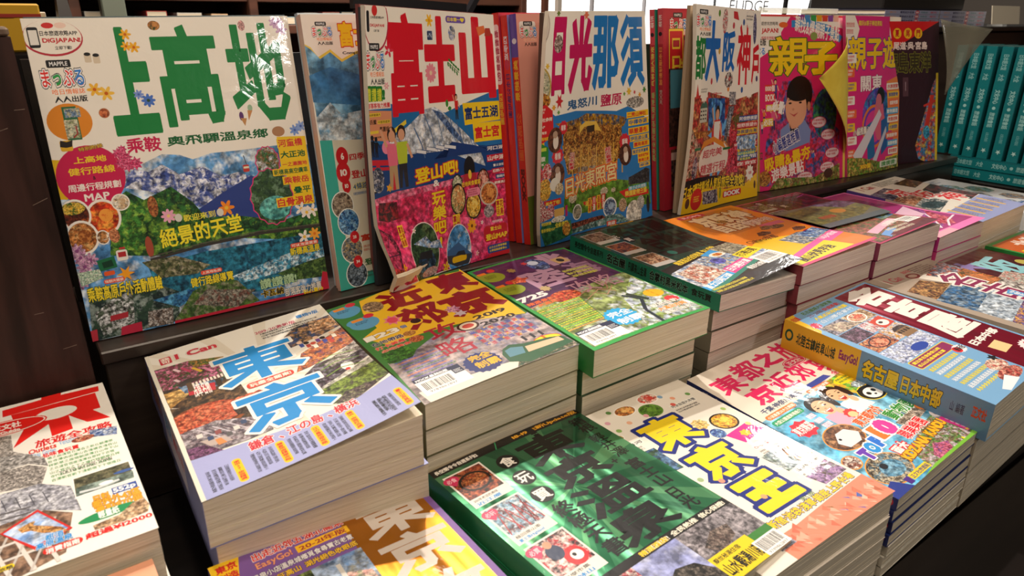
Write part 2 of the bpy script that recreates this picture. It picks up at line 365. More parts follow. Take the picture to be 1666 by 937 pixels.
        n = len(tr); u = tr[..., 0].reshape(-1); v = tr[..., 1].reshape(-1); l3 = np.repeat(lay, 3)
        # which facet a triangle lies in is decided by its centre
        cu = np.repeat(tr[..., 0].mean(1), 3) / s.w * nu; cv = np.repeat(tr[..., 1].mean(1), 3) / s.h * nv
        ci = np.clip(np.floor(cu), 0, nu - 1).astype(int); cj = np.clip(np.floor(cv), 0, nv - 1).astype(int)
        up = (cu - ci) >= (cv - cj); x = (u / s.w * nu - ci)[:, None]; y = (v / s.h * nv - cj)[:, None]
        p00, p10, p01, p11 = G[ci, cj], G[ci + 1, cj], G[ci, cj + 1], G[ci + 1, cj + 1]
        co_ = np.where(up[:, None], p00 + x * (p10 - p00) + y * (p11 - p10), p00 + y * (p01 - p00) + x * (p11 - p01)) + nvec * (l3 * LAYER)[:, None]
        off = np.array(parent.location)
        # turn every triangle to face outwards
        a = co_.reshape(-1, 3, 3); nn = np.cross(a[:, 1] - a[:, 0], a[:, 2] - a[:, 0]) @ np.array(N)
        good = np.abs(nn) > 1e-13; a[nn < 0] = a[nn < 0][:, ::-1]
        uv = tr.copy(); uv[nn < 0] = uv[nn < 0][:, ::-1]
        a = a[good]; uv = uv[good]; idx = idx[good]; n = len(a)
        me = bpy.data.meshes.new(name); me.vertices.add(n * 3); me.loops.add(n * 3); me.polygons.add(n)
        me.vertices.foreach_set('co', (a.reshape(-1, 3) - off).astype(np.float32).ravel())
        me.loops.foreach_set('vertex_index', np.arange(n * 3, dtype=np.int32)); me.polygons.foreach_set('loop_start', np.arange(0, n * 3, 3, dtype=np.int32))
        try: me.polygons.foreach_set('loop_total', np.full(n, 3, dtype=np.int32))
        except Exception: pass
        for nm, k in (('ink_a', 2), ('ink_b', 3), ('ink_c', 4)):
            at = me.attributes.new(nm, 'FLOAT_COLOR', 'FACE'); c = np.array([(*m[k], 1.0) for m in M], np.float32)[idx]; at.data.foreach_set('color', c.ravel())
        sc3 = np.repeat(np.array([m[5] for m in M])[idx], 3); sd3 = np.repeat(np.array([m[6] for m in M])[idx], 3)
        sh = np.stack([uv[..., 0].reshape(-1) * 0.30 * sc3, uv[..., 1].reshape(-1) * 0.30 * sc3, sd3], 1).astype(np.float32)
        at = me.attributes.new('sheet', 'FLOAT_VECTOR', 'POINT'); at.data.foreach_set('vector', sh.ravel())
        for m_ in (mats or [PRINT, FOIL]): me.materials.append(m_)
        me.polygons.foreach_set('material_index', np.array([m[7] for m in M], np.int32)[idx])
        me.update(calc_edges=True)
        o = bpy.data.objects.new(name, me); C.objects.link(o); o.parent = parent
        return o

# ---------------------------------------------------------------- where each cover lies: four corners (top-left, top-right, bottom-left, bottom-right) in metres
QUAD = {
    'U1': ((0.0024, 0.0641, 0.2493), (0.2091, 0.0564, 0.2520), (-0.0015, -0.0000, 0.0005), (0.2057, 0.0036, 0.0005)),
    'U2': ((0.2127, 0.0329, 0.2538), (0.4220, 0.0557, 0.2538), (0.2117, -0.0107, 0.0005), (0.4211, 0.0121, 0.0005)),
    'U3': ((0.2470, -0.0292, 0.2617), (0.4236, 0.0322, 0.2543), (0.2467, -0.0270, 0.0005), (0.4186, -0.0079, 0.0005)),
    'U4': ((0.4521, 0.0312, 0.2557), (0.6614, 0.0680, 0.2557), (0.4555, 0.0014, 0.0005), (0.6649, 0.0382, 0.0005)),
    'U5': ((0.4618, -0.0137, 0.2584), (0.6519, 0.0332, 0.2597), (0.4603, -0.0119, 0.0005), (0.6723, 0.0131, 0.0005)),
    'U6': ((0.6990, -0.0072, 0.2686), (0.8709, 0.0225, 0.2614), (0.7051, -0.0093, 0.0005), (0.8873, 0.0016, 0.0005)),
    'U6b': ((0.6849, 0.0344, 0.2635), (0.8942, 0.0512, 0.2635), (0.7025, 0.0177, 0.0005), (0.9119, 0.0345, 0.0005)),
    'U7': ((0.8930, 0.0399, 0.2574), (1.1051, 0.0320, 0.2558), (0.9125, 0.0131, 0.0005), (1.1251, -0.0028, 0.0005)),
    'U8': ((1.0877, 0.0221, 0.2567), (1.2728, 0.0283, 0.2546), (1.1280, -0.0060, 0.0005), (1.2909, -0.0086, 0.0005)),
    'U9': ((1.1385, 0.0392, 0.2480), (1.3535, 0.0008, 0.2480), (1.2050, 0.0200, 0.0005), (1.4200, -0.0184, 0.0005)),
    'A0': ((-0.1532, -0.0348, -0.0213), (-0.0032, -0.0348, -0.0213), (-0.1532, -0.2448, -0.0213), (-0.0032, -0.2448, -0.0213)),
    'B1': ((0.0303, -0.0278, -0.0120), (0.1773, -0.0429, 0.0060), (0.0227, -0.2350, -0.0220), (0.1661, -0.2536, -0.0010)),
    'B2': ((0.1864, -0.0325, -0.0060), (0.3355, -0.0307, 0.0020), (0.1809, -0.2293, -0.0110), (0.3298, -0.2299, -0.0030)),
    'B3': ((0.3448, -0.0317, -0.0010), (0.4758, -0.0347, 0.0030), (0.3327, -0.2451, -0.0040), (0.4758, -0.2479, 0.0010)),
    'B4': ((0.4923, -0.0268, 0.0130), (0.6265, -0.0308, 0.0160), (0.4954, -0.2434, 0.0080), (0.6429, -0.2336, -0.0040)),
    'B5': ((0.6360, -0.0300, 0.0070), (0.7850, -0.0300, 0.0070), (0.6360, -0.2400, 0.0070), (0.7850, -0.2400, 0.0070)),
    'B6': ((0.7870, -0.0340, 0.0060), (0.9370, -0.0340, 0.0060), (0.7870, -0.2440, 0.0060), (0.9370, -0.2440, 0.0060)),
    'B7': ((0.9410, -0.0350, -0.0130), (1.0730, -0.0350, -0.0130), (0.9410, -0.2450, -0.0130), (1.0730, -0.2450, -0.0130)),
    'B8': ((1.0781, -0.0362, -0.0090), (1.2389, -0.0322, -0.0070), (1.0752, -0.2423, -0.0140), (1.2359, -0.2383, -0.0120)),
    'B9': ((1.2430, -0.0400, -0.0280), (1.3930, -0.0400, -0.0280), (1.2430, -0.2500, -0.0280), (1.3930, -0.2500, -0.0280)),
    'C0': ((-0.1600, -0.2490, -0.0370), (-0.0100, -0.2490, -0.0370), (-0.1600, -0.4590, -0.0370), (-0.0100, -0.4590, -0.0370)),
    'C1': ((0.0194, -0.2335, -0.0720), (0.1694, -0.2335, -0.0720), (0.0194, -0.4435, -0.0720), (0.1694, -0.4435, -0.0720)),
    'C2': ((0.1785, -0.2345, -0.0665), (0.3283, -0.2270, -0.0665), (0.1890, -0.4442, -0.0665), (0.3388, -0.4367, -0.0665)),
    'C3': ((0.3005, -0.2380, -0.0705), (0.4505, -0.2395, -0.0705), (0.2984, -0.4480, -0.0705), (0.4484, -0.4495, -0.0705)),
    'C4': ((0.4610, -0.2419, -0.0730), (0.6142, -0.2428, -0.0690), (0.4513, -0.4521, -0.0760), (0.6114, -0.4473, -0.0720)),
    'C5': ((0.5915, -0.2551, -0.0370), (0.7564, -0.2485, -0.0340), (0.5900, -0.4550, -0.0420), (0.7549, -0.4484, -0.0390)),
    'C6': ((0.7655, -0.2454, -0.0370), (0.9155, -0.2454, -0.0370), (0.7655, -0.4554, -0.0370), (0.9155, -0.4554, -0.0370)),
    'C7': ((0.9220, -0.2500, -0.0500), (1.0720, -0.2500, -0.0500), (0.9220, -0.4600, -0.0500), (1.0720, -0.4600, -0.0500)),
    'C8': ((1.0780, -0.2520, -0.0470), (1.2280, -0.2520, -0.0470), (1.0780, -0.4620, -0.0470), (1.2280, -0.4620, -0.0470)),
}
def sm(x): x = np.clip(x, 0, 1); return x * x * (3 - 2 * x)
def d_B1(s, t): return 0.010 * s ** 2 * sm((t - .45) / .55) + 0 * s
def d_B2(s, t): return 0.0025 * s * (1 - t) ** 2 + 0.0012 * np.sin(3.1 * s)
def d_B3(s, t): return 0.0015 * np.sin(3.1 * s)
def d_B4(s, t): return 0.017 * s ** 1.6 * sm((t - .35) / .65) + 0.001 * np.sin(3.1 * s)
def d_B5(s, t): return 0.006 * s * sm((t - .6) / .4)
def d_B6(s, t): return 0.007 * s * sm((t - .7) / .3)
def d_B7(s, t): return 0.006 * s * sm((t - .6) / .4)
def d_C3(s, t): return 0.002 * s * sm((t - .6) / .4) + 0.001 * np.sin(3.1 * s)
def d_C(s, t): return 0.0015 * np.sin(3.1 * s) + 0 * t
def d_U1(s, t): return 0.0025 * np.sin(3.1 * s) * np.sin(2.5 * t)
def d_U3(s, t): return 0.026 * (1 - sm(s / .45)) * sm((t - .72) / .28) * (1 - .4 * sm((t - .93) / .07)) + .002 * np.sin(6 * s) + 0.004 * np.sin(3.1 * t) * (1 - s) ** 3
def d_U5(s, t): return 0.009 * np.clip(np.sin(3.1416 * np.clip(t, 0, 1)), 0, 1) ** .8 * (1 - sm(s / .6)) + 0.003 * np.sin(9 * s) * t
def d_U6(s, t): return 0.008 * np.sin(3.1416 * np.clip(t, 0, 1)) * (1 - sm(s / .4)) + 0.002 * np.sin(8 * s) * t
def d_U7(s, t): return 0.003 * np.sin(3.1 * s) + 0 * t
def t_U5(s, t): return -0.017 * np.clip(np.sin(3.1416 * np.clip(t, 0, 1)), 0, 1) ** .7 * (1 - sm(s / .7))
def t_U6(s, t): return -0.012 * np.clip(np.sin(3.1416 * np.clip(t, 0, 1)), 0, 1) ** .7 * (1 - sm(s / .7)) * 0 + 0 * t
def t_U3(s, t): return -0.006 * np.clip(np.sin(3.1416 * np.clip(t * 1.1, 0, 1)), 0, 1) * (1 - sm(s / .5))
TDISP = {'U5': t_U5, 'U3': t_U3}
DISP = {'B1': d_B1, 'B2': d_B2, 'B3': d_B3, 'B4': d_B4, 'B5': d_B5, 'B6': d_B6, 'B7': d_B7, 'C3': d_C3, 'C1': d_C, 'C2': d_C, 'C4': d_C, 'U1': d_U1, 'U3': d_U3, 'U5': d_U5, 'U6': d_U6, 'U7': d_U7, 'U8': d_U7}
class Surf:
    """a sheet over four corners, bent along its normal; called with s, t in 0..1 and a lift in metres"""
    def __init__(self, q, disp=None, tan=None):
        self.q = [np.array(p, float) for p in q]; self.disp = disp; self.tan = tan; self.X = (self.q[1] - self.q[0]) / np.linalg.norm(self.q[1] - self.q[0])
        n = np.cross(self.q[2] - self.q[0], self.q[1] - self.q[0]); self.N = n / np.linalg.norm(n)
    def __call__(self, s, t, lift=0.0):
        s = np.asarray(s, float)[..., None]; t = np.asarray(t, float)[..., None]; a, b, c, d = self.q
        p = a * (1 - s) * (1 - t) + b * s * (1 - t) + c * (1 - s) * t + d * s * t
        L = np.asarray(lift, float); L = L[..., None] if L.ndim else L
        if self.disp is not None: L = L + self.disp(s, t)
        if self.tan is not None: p = p + self.X * self.tan(s, t)
        return p + self.N * L
def surf(k, bent=True): return Surf(QUAD[k], DISP.get(k) if bent else None, TDISP.get(k) if bent else None)

# ---------------------------------------------------------------- the printing on each cover (millimetres from the cover's top-left corner)
ART = {}; SPINES = {}
CJK = '上野高原溫泉川口湖公園神社寺山海老名物產美食地圖攻略行程交通住宿購物散步橋站前通東西南北新舊町市場花火祭典鐵道'

def art_U1(a):
    W, RD = 'ede5d8', 'c81e50'
    # landscape photograph with a scalloped top edge
    a.poly([(-1.8, 108.0), (24.1, 120.5), (63.7, 118.8), (80.8, 112.2), (94.8, 114.3), (104.9, 119.2), (120.8, 115.5), (144.2, 115.6), (180.5, 114.5), (213.0, 116.6), (210, 257), (0, 257)], ('4a86c0', '6aa6dc', 'd8e4ee'), .2)
    a.poly([(-1.8, 108.0), (14.1, 110.3), (5.0, 140.4), (-1.8, 139.5)], 'e2b81e')
    a.poly([(38.7, 134.2), (58.0, 121.8), (67.6, 125.8), (79.2, 120.5), (91.7, 130.6), (111.2, 126.1), (126.5, 136.8), (140.8, 134.5), (155.8, 141.4), (152.9, 169.6), (108.2, 163.0), (64.6, 141.4)], ('3c4f96', 'e6eaf6', '5a6cae'), .5)
    a.poly([(123.9, 151.3), (152.2, 138.9), (161.6, 144.1), (153.1, 180.0), (96.4, 165.2)], '2c3f86')
    a.poly([(34.6, 146.5), (47.8, 139.1), (59.8, 148.3), (82.7, 140.0), (98.2, 155.7), (106.7, 170.7), (133.9, 172.9), (173.9, 183.3), (215.3, 178.8), (212.6, 209.1), (130.3, 192.7), (71.7, 198.3), (26.2, 189.8)], ('2f6a2c', '1a3a20', '79a43a'), .5)
    a.poly([(43.5, 144.1), (60.1, 155.9), (46.7, 189.8), (27.6, 182.6)], ('4a9038', '2a5a24', '8fb848'), .6)
    a.ell(65.6, 154.8, 4, 9, ('b06a3a', '8a4a28', 'c88a50'), 1.2); a.ell(56.7, 187.8, 3, 9, 'a04a34')
    a.poly([(52.6, 204.4), (101.4, 199.8), (214.1, 200.5), (210.3, 237.6), (141.7, 245.1), (57.6, 234.7)], ('1f6a86', '2f86a4', '174a66'), .4)
    a.poly([(116.1, 227.1), (157.0, 218.5), (179.7, 214.1), (211.6, 215.6), (211.7, 228.9), (165.7, 230.9), (129.1, 234.0)], ('d8ecf4', '4aa0c4', '2a6a90'), .7)
    a.line([(55.4, 199.1), (98.6, 194.3), (151.0, 192.1), (215.1, 194.1)], 2.4, '3a3430'); a.line([(55.9, 196.3), (99.0, 192.3), (151.4, 190.1), (215.4, 192.4)], .8, '5a5048')
    a.poly([(48.3, 199.7), (75.3, 198.9), (103.0, 212.2), (90.5, 217.8), (61.2, 215.8)], ('6a6a4a', '3a4a2a', 'a09a80'), .8)
    a.poly([(161.2, 232.1), (188.8, 226.7), (212.4, 224.6), (210.4, 244.4), (175.0, 241.5)], ('3a5a2c', '243a20', '6a8a44'), .8)
    a.poly([(4.7, 215.5), (53.6, 218.2), (73.1, 230.2), (68.5, 255.3), (-1.3, 258.4)], ('2f4a3a', '1c2c2c', '8a9a94'), .5)
    a.poly([(50.7, 233.2), (80.7, 229.8), (95.0, 234.9), (70.6, 243.7)], ('2a6aa0', '5aa6d0', '1c4a80'), .6)
    a.poly([(64.9, 254.4), (83.9, 232.5), (104.6, 224.7), (123.5, 230.7), (140.3, 253.4), (118.5, 259.0)], ('3a5a2a', '5a7a34', '8a8a70'), .6)
    a.poly([(81.8, 244.2), (95.4, 233.0), (138.0, 242.2), (119.2, 254.9)], ('a09a8c', '5a5a50', '7a4a40'), 1.0)
    a.poly([(64.8, 254.8), (140.1, 254.4), (209.5, 256.6), (210, 257), (64.4, 257.3)], 'c0203a'); a.quad([(205.4, 238.9), (212.2, 240.3), (209.8, 257.8), (199.8, 257.9)], 'c0203a')
    a.poly([(5.9, 234.5), (24.7, 223.6), (37.0, 222.4), (33.6, 248.8), (8.7, 254.3)], ('d8dce0', '4a5a4a', '30302c'), .9)
    a.quad([(16.7, 239.0), (30.4, 238.3), (29.5, 243.0), (15.8, 243.6)], 'a82a34'); a.quad([(23.0, 250.1), (38.8, 249.1), (38.2, 261.7), (21.4, 258.4)], 'b82440')
    a.quad([(45.5, 241.8), (65.3, 242.5), (63.3, 258.0), (43.0, 255.0)], ('6a5a50', 'c8c4c0', '3a302c'), 1.2)
    a.quad([(-0.9, 248.1), (5.0, 247.6), (4.2, 259.8), (-0.3, 257.7)], 'b83040')
    # title
    a.text('上', 49.7, 7.4, 85.7, 94.6, '14803c', .075)
    a.text('高', 89.0, 6.6, 141.3, 90.9, '14803c', .05)
    a.text('地', 148.7, 5.7, 200.9, 91.7, '14803c', .055)
    a.text('乘鞍', 55.1, 96.8, 81.8, 109.2, 'c81e50', .06)
    a.text('奧飛驒溫泉鄉', 86.8, 98.2, 174.5, 106.5, '12602e', .055, [(.03, 'f0ece0')])
    a.badge(-1.8, 1.0, 40.1, 29.0)
    a.logo(4.3, 31.7, 35.6, 64.7)
    a.flower(71.2, 13.4, 4.5); a.flower(70.2, 22.8, 4); a.flower(75.9, 23.8, 4.6); a.flower(40.5, 55.9, 5.5, 'f0b83a'); a.flower(48.4, 59.5, 6, 'f2c24a')
    a.flower(72.3, 61.9, 4, '7a94d8', '4a64b8', 7); a.flower(78.9, 67.2, 5.5, '4a74c8', '2a4a30', 8)
    a.dish(94.4, 6.7, 5.5, 4.5, ('b8783a', 'c88a4a', '3a5a30')); a.ell(166.8, 7.8, 3, 4.5, ('d8a4a0', 'e8b8b4', 'c0807a'), 2)
    for x, y in ((40.0, 29.6), (46.1, 30.6)): a.rrect(x - 2, y - 2, x + 3, y + 5, 'd8c8b0', 1); a.ell(x + .5, y - 1.5, 2.4, 1.4, '1c1c1c')
    a.dish(43.9, 75.0, 4, 4, ('b85a30', 'd88050', '8a3a20'), 'b87850')
    a.ell(153.1, 86.0, 2, 4, '5a2a6a'); a.poly([(151.9, 87.6), (157.6, 88.1), (155.0, 94.8)], 'c08a50'); a.ell(161.9, 79.3, 2.2, 3, '9ab898'); a.poly([(159.2, 81.2), (163.8, 81.5), (159.0, 90.3)], 'c88a50')
    for x, y, r in ((196.9, 5.7, 5), (202.2, 11.8, 5.5), (201.5, 5.2, 4)): a.flower(x, y, r, 'c8a0c8', '8a5090', 7)
    a.ell(184.3, 102.1, 6, 4.6, 'b0805a'); a.flower(200.1, 102.2, 5, '7a9ad8', '4a64b8', 7); a.flower(206.4, 99.0, 5, '8aa6dc', '4a64b8', 7)
    a.ell(18.2, 79.9, 16, 14.5, 'e08a28', n=30); a.rect(14.3, 68.0, 24.4, 94.3, '2f6a44'); a.rect(15.7, 69.4, 26.8, 76.6, ('7a9ac0', 'c8c4a0', '4a6a8a'), 1.5); a.rect(14.0, 78.2, 23.6, 92.9, ('d8d0b0', 'b8c0a8', '8a9a6a'), 1.2)
    a.line([(21.7, 83.3), (21.9, 89.6), (18.5, 92.4)], 1, 'a03030')
    # magenta blob at the left
    a.ell(25.0, 124.2, 25, 25, RD, n=36)
    a.text('特別附錄', 19.8, 99.6, 37.8, 102.9, 'd8b040', .03, [(.05, '3a2a1a')], rot=-.12)
    a.rrect(7.8, 94.1, 16.5, 102.5, 'e0b030', 1.5); a.poly([(8.6, 93.7), (12.8, 95.3), (17.2, 94.1), (16.2, 99.2), (11.9, 99.8), (7.6, 98.8)], '2a2420')
    a.text('上高地', 14.6, 107.7, 38.6, 113.1, 'f0d030', .04); a.text('健行路線', 9.3, 116.3, 43.2, 122.3, 'f0d030', .04)
    a.text('&', 25.8, 124.0, 27.9, 127.0, '1c1c1c', .04); a.text('周邊行程規劃', 6.6, 129.1, 45.2, 135.3, 'f4ece4', .035); a.text('MAP', 16.7, 137.7, 35.2, 143.6, 'f4ece4', .04)
    for x, y, r in ((47.7, 108.1, 5), (52.9, 111.9, 5.5), (59.4, 117.5, 6), (53.2, 118.4, 6), (51.2, 105.2, 4), (48.4, 116.2, 5)): a.star(x, y, r, r, ('d83870', 'f07aa0', 'b82050'), 8, .6, 2)
    # food
    a.dish(27.4, 158.0, 13, 15, ('d84820', 'f0a040', 'b82814'), 'f2ece4', .5)
    a.dish(8.0, 153.5, 11, 13, ('6a2a18', '3a1810', 'c86a30')); a.dish(9.2, 171.9, 12, 14, ('c88040', '8a4a20', 'e0b070')); a.dish(42.0, 147.6, 7, 7, ('e8dcc0', 'c8a880', 'f4ecdc'))
    a.ell(6.7, 147.9, 9, 5, ('e0b030', 'f0d060', '3a6a28'), 1.5)
    a.dish(23.8, 174.1, 5, 6, ('5a3a20', 'c88a50', 'e8d8c0')); a.ell(32.3, 174.0, 4, 6, ('c87a50', 'e0a070', '8a4a30'), 2)
    for x, y in ((4.5, 187.6), (11.2, 190.7), (6.2, 195.3), (3.2, 181.9), (5.2, 204.4), (1.4, 207.3)): a.flower(x, y, 6, ('c890b8', 'e0b8d0', 'a06898'), '8a4a80', 8)
    a.quad([(15.4, 192.4), (28.6, 190.3), (29.6, 199.9), (16.5, 201.4)], '1f6a44'); a.quad([(18.7, 194.4), (26.4, 193.2), (27.2, 198.5), (19.4, 199.4)], '123a28')
    a.rrect(30.6, 186.5, 39.1, 195.3, 'e8e4dc', 1.5); a.rect(31.9, 188.2, 37.9, 192.4, 'b02a30'); a.rect(33.7, 184.4, 38.0, 185.9, 'c03038')
    a.star(34.8, 206.6, 7, 7, 'f0a020', 6, .4); a.rrect(18.8, 202.2, 26.8, 205.7, 'e05a28', 1); a.quad([(-0.3, 199.6), (16.1, 199.1), (17.9, 207.0), (0.7, 210.9)], ('c8dcc0', '8ab8a0', 'e8ece0'), 2)
    # centre lettering
    a.text('歡迎來到', 87.8, 165.3, 115.0, 171.2, 'f0e040', .02, rot=-.02); a.text('絕景的天堂', 66.1, 172.8, 136.5, 189.5, 'f0e030', .035, rot=-.06)
    a.flower(76.3, 164.4, 6, 'e8a8c0', 'f0d080', 8); a.flower(125.4, 164.6, 7, 'f08a20', 'f0c040', 6); a.ell(84.0, 167.2, 3, 3.5, 'd8d4c8'); a.ell(119.3, 167.7, 3, 3.5, 'd8d4c8')
    # yellow word list at right
    a.poly([(181.7, 106.9), (209.1, 108.4), (209.0, 154.4), (207.3, 171.2), (207.1, 172.2), (171.8, 170.3), (173.3, 162.2), (186.4, 161.9), (185.3, 142.9), (172.6, 141.4), (173.7, 135.3), (181.4, 134.1)], 'f0c81c')
    # photographs with pink outline
    a.star(169.5, 128.7, 12, 15, 'd83878', 14, .92); a.star(169.5, 128.7, 11, 14, ('3a6a3a', '8a6a40', 'c8ccd0'), 14, .92, .8)
    a.star(168.2, 160.4, 21, 27, 'd83878', 16, .93); a.star(168.2, 160.4, 20, 26, ('3a5a30', '24402a', '6a8a6a'), 16, .93, .6); a.ell(169.6, 171.0, 15, 11, ('5ab8b0', '7accc0', '3a8a8a'), .5)
    for st, c, bx in (('河童橋', 'd02a30', (182.0, 109.6, 205.6, 116.7)), ('大正池', '12602e', (182.6, 120.6, 206.8, 127.0)), ('一之瀨園地', 'd02a30', (182.9, 130.7, 207.1, 134.8)), ('新穗高高空纜車', '12602e', (173.6, 136.7, 206.8, 141.7)), ('乘鞍岳', 'd02a30', (181.8, 144.4, 206.6, 150.8)), ('疊平', '12602e', (189.9, 154.4, 206.8, 160.7)), ('白骨溫泉', 'd02a30', (172.5, 163.3, 207.5, 171.0))):
        a.rect(bx[0] - 1, bx[1] - .6, bx[2] + 1, bx[3] + .6, 'f0c81c'); a.text(st, *bx, c, .045)
    a.line([(148.4, 120.4), (149.9, 128.6)], .7, '2a2a2a'); a.rrect(146.2, 128.8, 151.8, 135.2, 'c03a30', 1); a.rect(146.8, 130.4, 151.7, 132.2, 'e8e0c0')
    for x, y in ((194.1, 175.7), (205.0, 178.4), (192.9, 202.4), (199.0, 179.7)): a.flower(x, y, 6.5, 'f0e8e0', 'f0c040', 5)
    a.flower(203.5, 201.0, 6, 'f0a838', 'e07820', 7)
    for st, bx, bx2, t2 in (('新穗高溫泉', (176.6, 210.8, 206.7, 218.1), (177.8, 206.9, 205.8, 211.0), '可以泡湯賞景'), ('健行路線導覽', (83.6, 221.0, 120.7, 229.3), (93.3, 216.3, 111.7, 220.0), '上高地私房'), ('乘鞍高原戶外活動體驗', (3.7, 213.0, 60.9, 225.1), (17.3, 208.7, 33.1, 212.3), '嗨翻天體驗')):
        a.rrect(*bx2, 'e85030', 1.5); a.text(t2, bx2[0] + 1, bx2[1] + .6, bx2[2] - 1, bx2[3] - .6, 'f4ece0', .02)
        a.text(st, *bx, 'f0d830', .04, [(.05, '2a4a20')])
    a.text('讚讚讚!', 143.1, 234.7, 178.5, 243.8, 'b8d8a8', .03, [(.05, '4a6a4a')]); a.text('卡瓦納', 142.6, 245.0, 164.1, 251.8, '181818', .05, [(.05, 'f0c81c')])
    a.text('作家/部落客', 166.0, 243.5, 181.2, 246.7, 'e8e4dc', .02); a.text('部落客強力推薦', 164.9, 247.5, 202.0, 255.6, 'f0e8dc', .03, [(.04, '2a2a2a')])
    a.text('玩心萬分', 183.0, 253.0, 203.6, 258.5, 'f0d020', .06)
ART['U1'] = art_U1

def art_U2(a):
    a.rect(0, 0, 210, 60, 'f0e4d8')
    a.poly([(-1.3, 25.8), (5.4, 28.5), (11.8, 37.3), (25.0, 30.8), (35.8, 39.9), (51.6, 33.2), (80.5, 30.3), (210, 170), (1.7, 111.1)], 'e8c850')
    a.poly([(-0.9, 27.0), (5.2, 30.3), (13.5, 39.1), (24.5, 33.4), (35.4, 42.5), (51.2, 35.9), (80.0, 34.0), (210, 175), (1.9, 112.0)], ('5a94c0', '6aa6cc', '8ab8d4'), .15)
    a.poly([(-0.6, 53.3), (22.4, 46.5), (46.4, 52.9), (75.4, 63.5), (72.0, 85.9), (0.3, 77.0)], ('3a74a8', '4a84b4', '4a84b4'), .15)
    a.poly([(0.9, 91.2), (17.2, 78.2), (27.8, 89.9), (49.5, 87.9), (70.3, 97.2), (210, 175), (2.0, 111.5)], ('b8ccd8', 'd8e0e4', '7aa8c8'), .3)
    a.quad([(1.0, 111.9), (69.7, 117.0), (57.1, 275.2), (-0.2, 256.9)], 'd8d4c0'); a.quad([(1.0, 111.9), (13.6, 112.7), (13.2, 260.2), (-0.3, 257.5)], '3aa898')
    a.quad([(2.0, 243.1), (50.3, 244.6), (49.7, 273.4), (-0.2, 256.9)], '3aa898')
    a.logo(8.7, 6.5, 29.7, 26.9)
    a.text('富士山', 36.0, 6.6, 83.0, 28.9, 'f0c020', .04, [(.05, 'd03a28')]); a.text('Complete', 37.3, 33.1, 61.9, 36.4, '1c1c1c', .04)
    for n_, st, y in (('6', '四季花卉', 497), ('10', '登山口', 545), ('10', '4條路線', 587)):
        pass
    a.ell(21.7, 128.9, 6.5, 9, 'c8242c'); a.text('6', 20.2, 125.6, 23.6, 132.0, 'f4ece4', .05); a.text('四季湖景', 29.0, 127.3, 63.6, 133.9, 'c0242c', .05)
    a.ell(20.6, 144.1, 7.5, 10, 'c8242c'); a.text('10', 17.4, 141.0, 24.5, 147.3, 'f4ece4', .05); a.text('登山前', 28.9, 143.4, 57.1, 151.3, 'c0242c', .05)
    a.ell(22.0, 157.0, 4.5, 7, 'c8242c'); a.text('10', 20.2, 155.2, 24.0, 159.2, 'f4ece4', .04); a.text('4條路線', 29.0, 155.9, 51.9, 162.2, '2a5a9a', .04, [(.06, 'f0e040')])
    a.lines('基礎知識登山裝備', 28.2, 164.5, 47.4, 168.6, 1, '3a6aa0')
    for st, c, y in (('吉田路線', 'c03a28', 632), ('富士宮線', '2a6aa8', 652), ('須走路線', 'c03a28', 672), ('御殿場線', '2a8a60', 692)):
        v = (y - 447) * .53
        a.text(st, 55 + (y - 632) * .04, 153 + (y - 632) * .535, 90, 162 + (y - 632) * .535, c, .04)
    for x, y, c in ((15.0, 174.8, ('8a7a6a', 'b8a890', '5a4a40')), (18.8, 191.8, ('3a7ab8', '8ab8d8', '2a4a80')), (18.7, 219.0, ('6a7a8a', 'c0a878', '3a4a5a')), (20.0, 244.1, ('3a4a5a', '8a9aa8', '24303a'))): a.ell(x, y, 12, 13.5, 'e8ece4'); a.ell(x, y, 11, 12.5, c, 1)
    a.ell(23.0, 207.3, 5, 6, 'c8242c'); a.text('28', 21.1, 205.7, 24.9, 208.8, 'f4ece4', .03); a.text('富士', 29.7, 206.6, 51.4, 213.4, 'c03a28', .05)
    a.ell(23.0, 232.0, 5, 6, 'c8242c'); a.text('34', 21.1, 230.5, 24.9, 233.5, 'f4ece4', .03); a.text('登山', 30.1, 231.2, 51.5, 237.9, '3a6a40', .05)
    a.lines('富士山周邊', 30.6, 217.4, 49.7, 224.4, 2, 'c06040'); a.lines('富士山周邊', 30.0, 243.6, 49.5, 250.6, 2, '4a5a4a')
ART['U2'] = art_U2

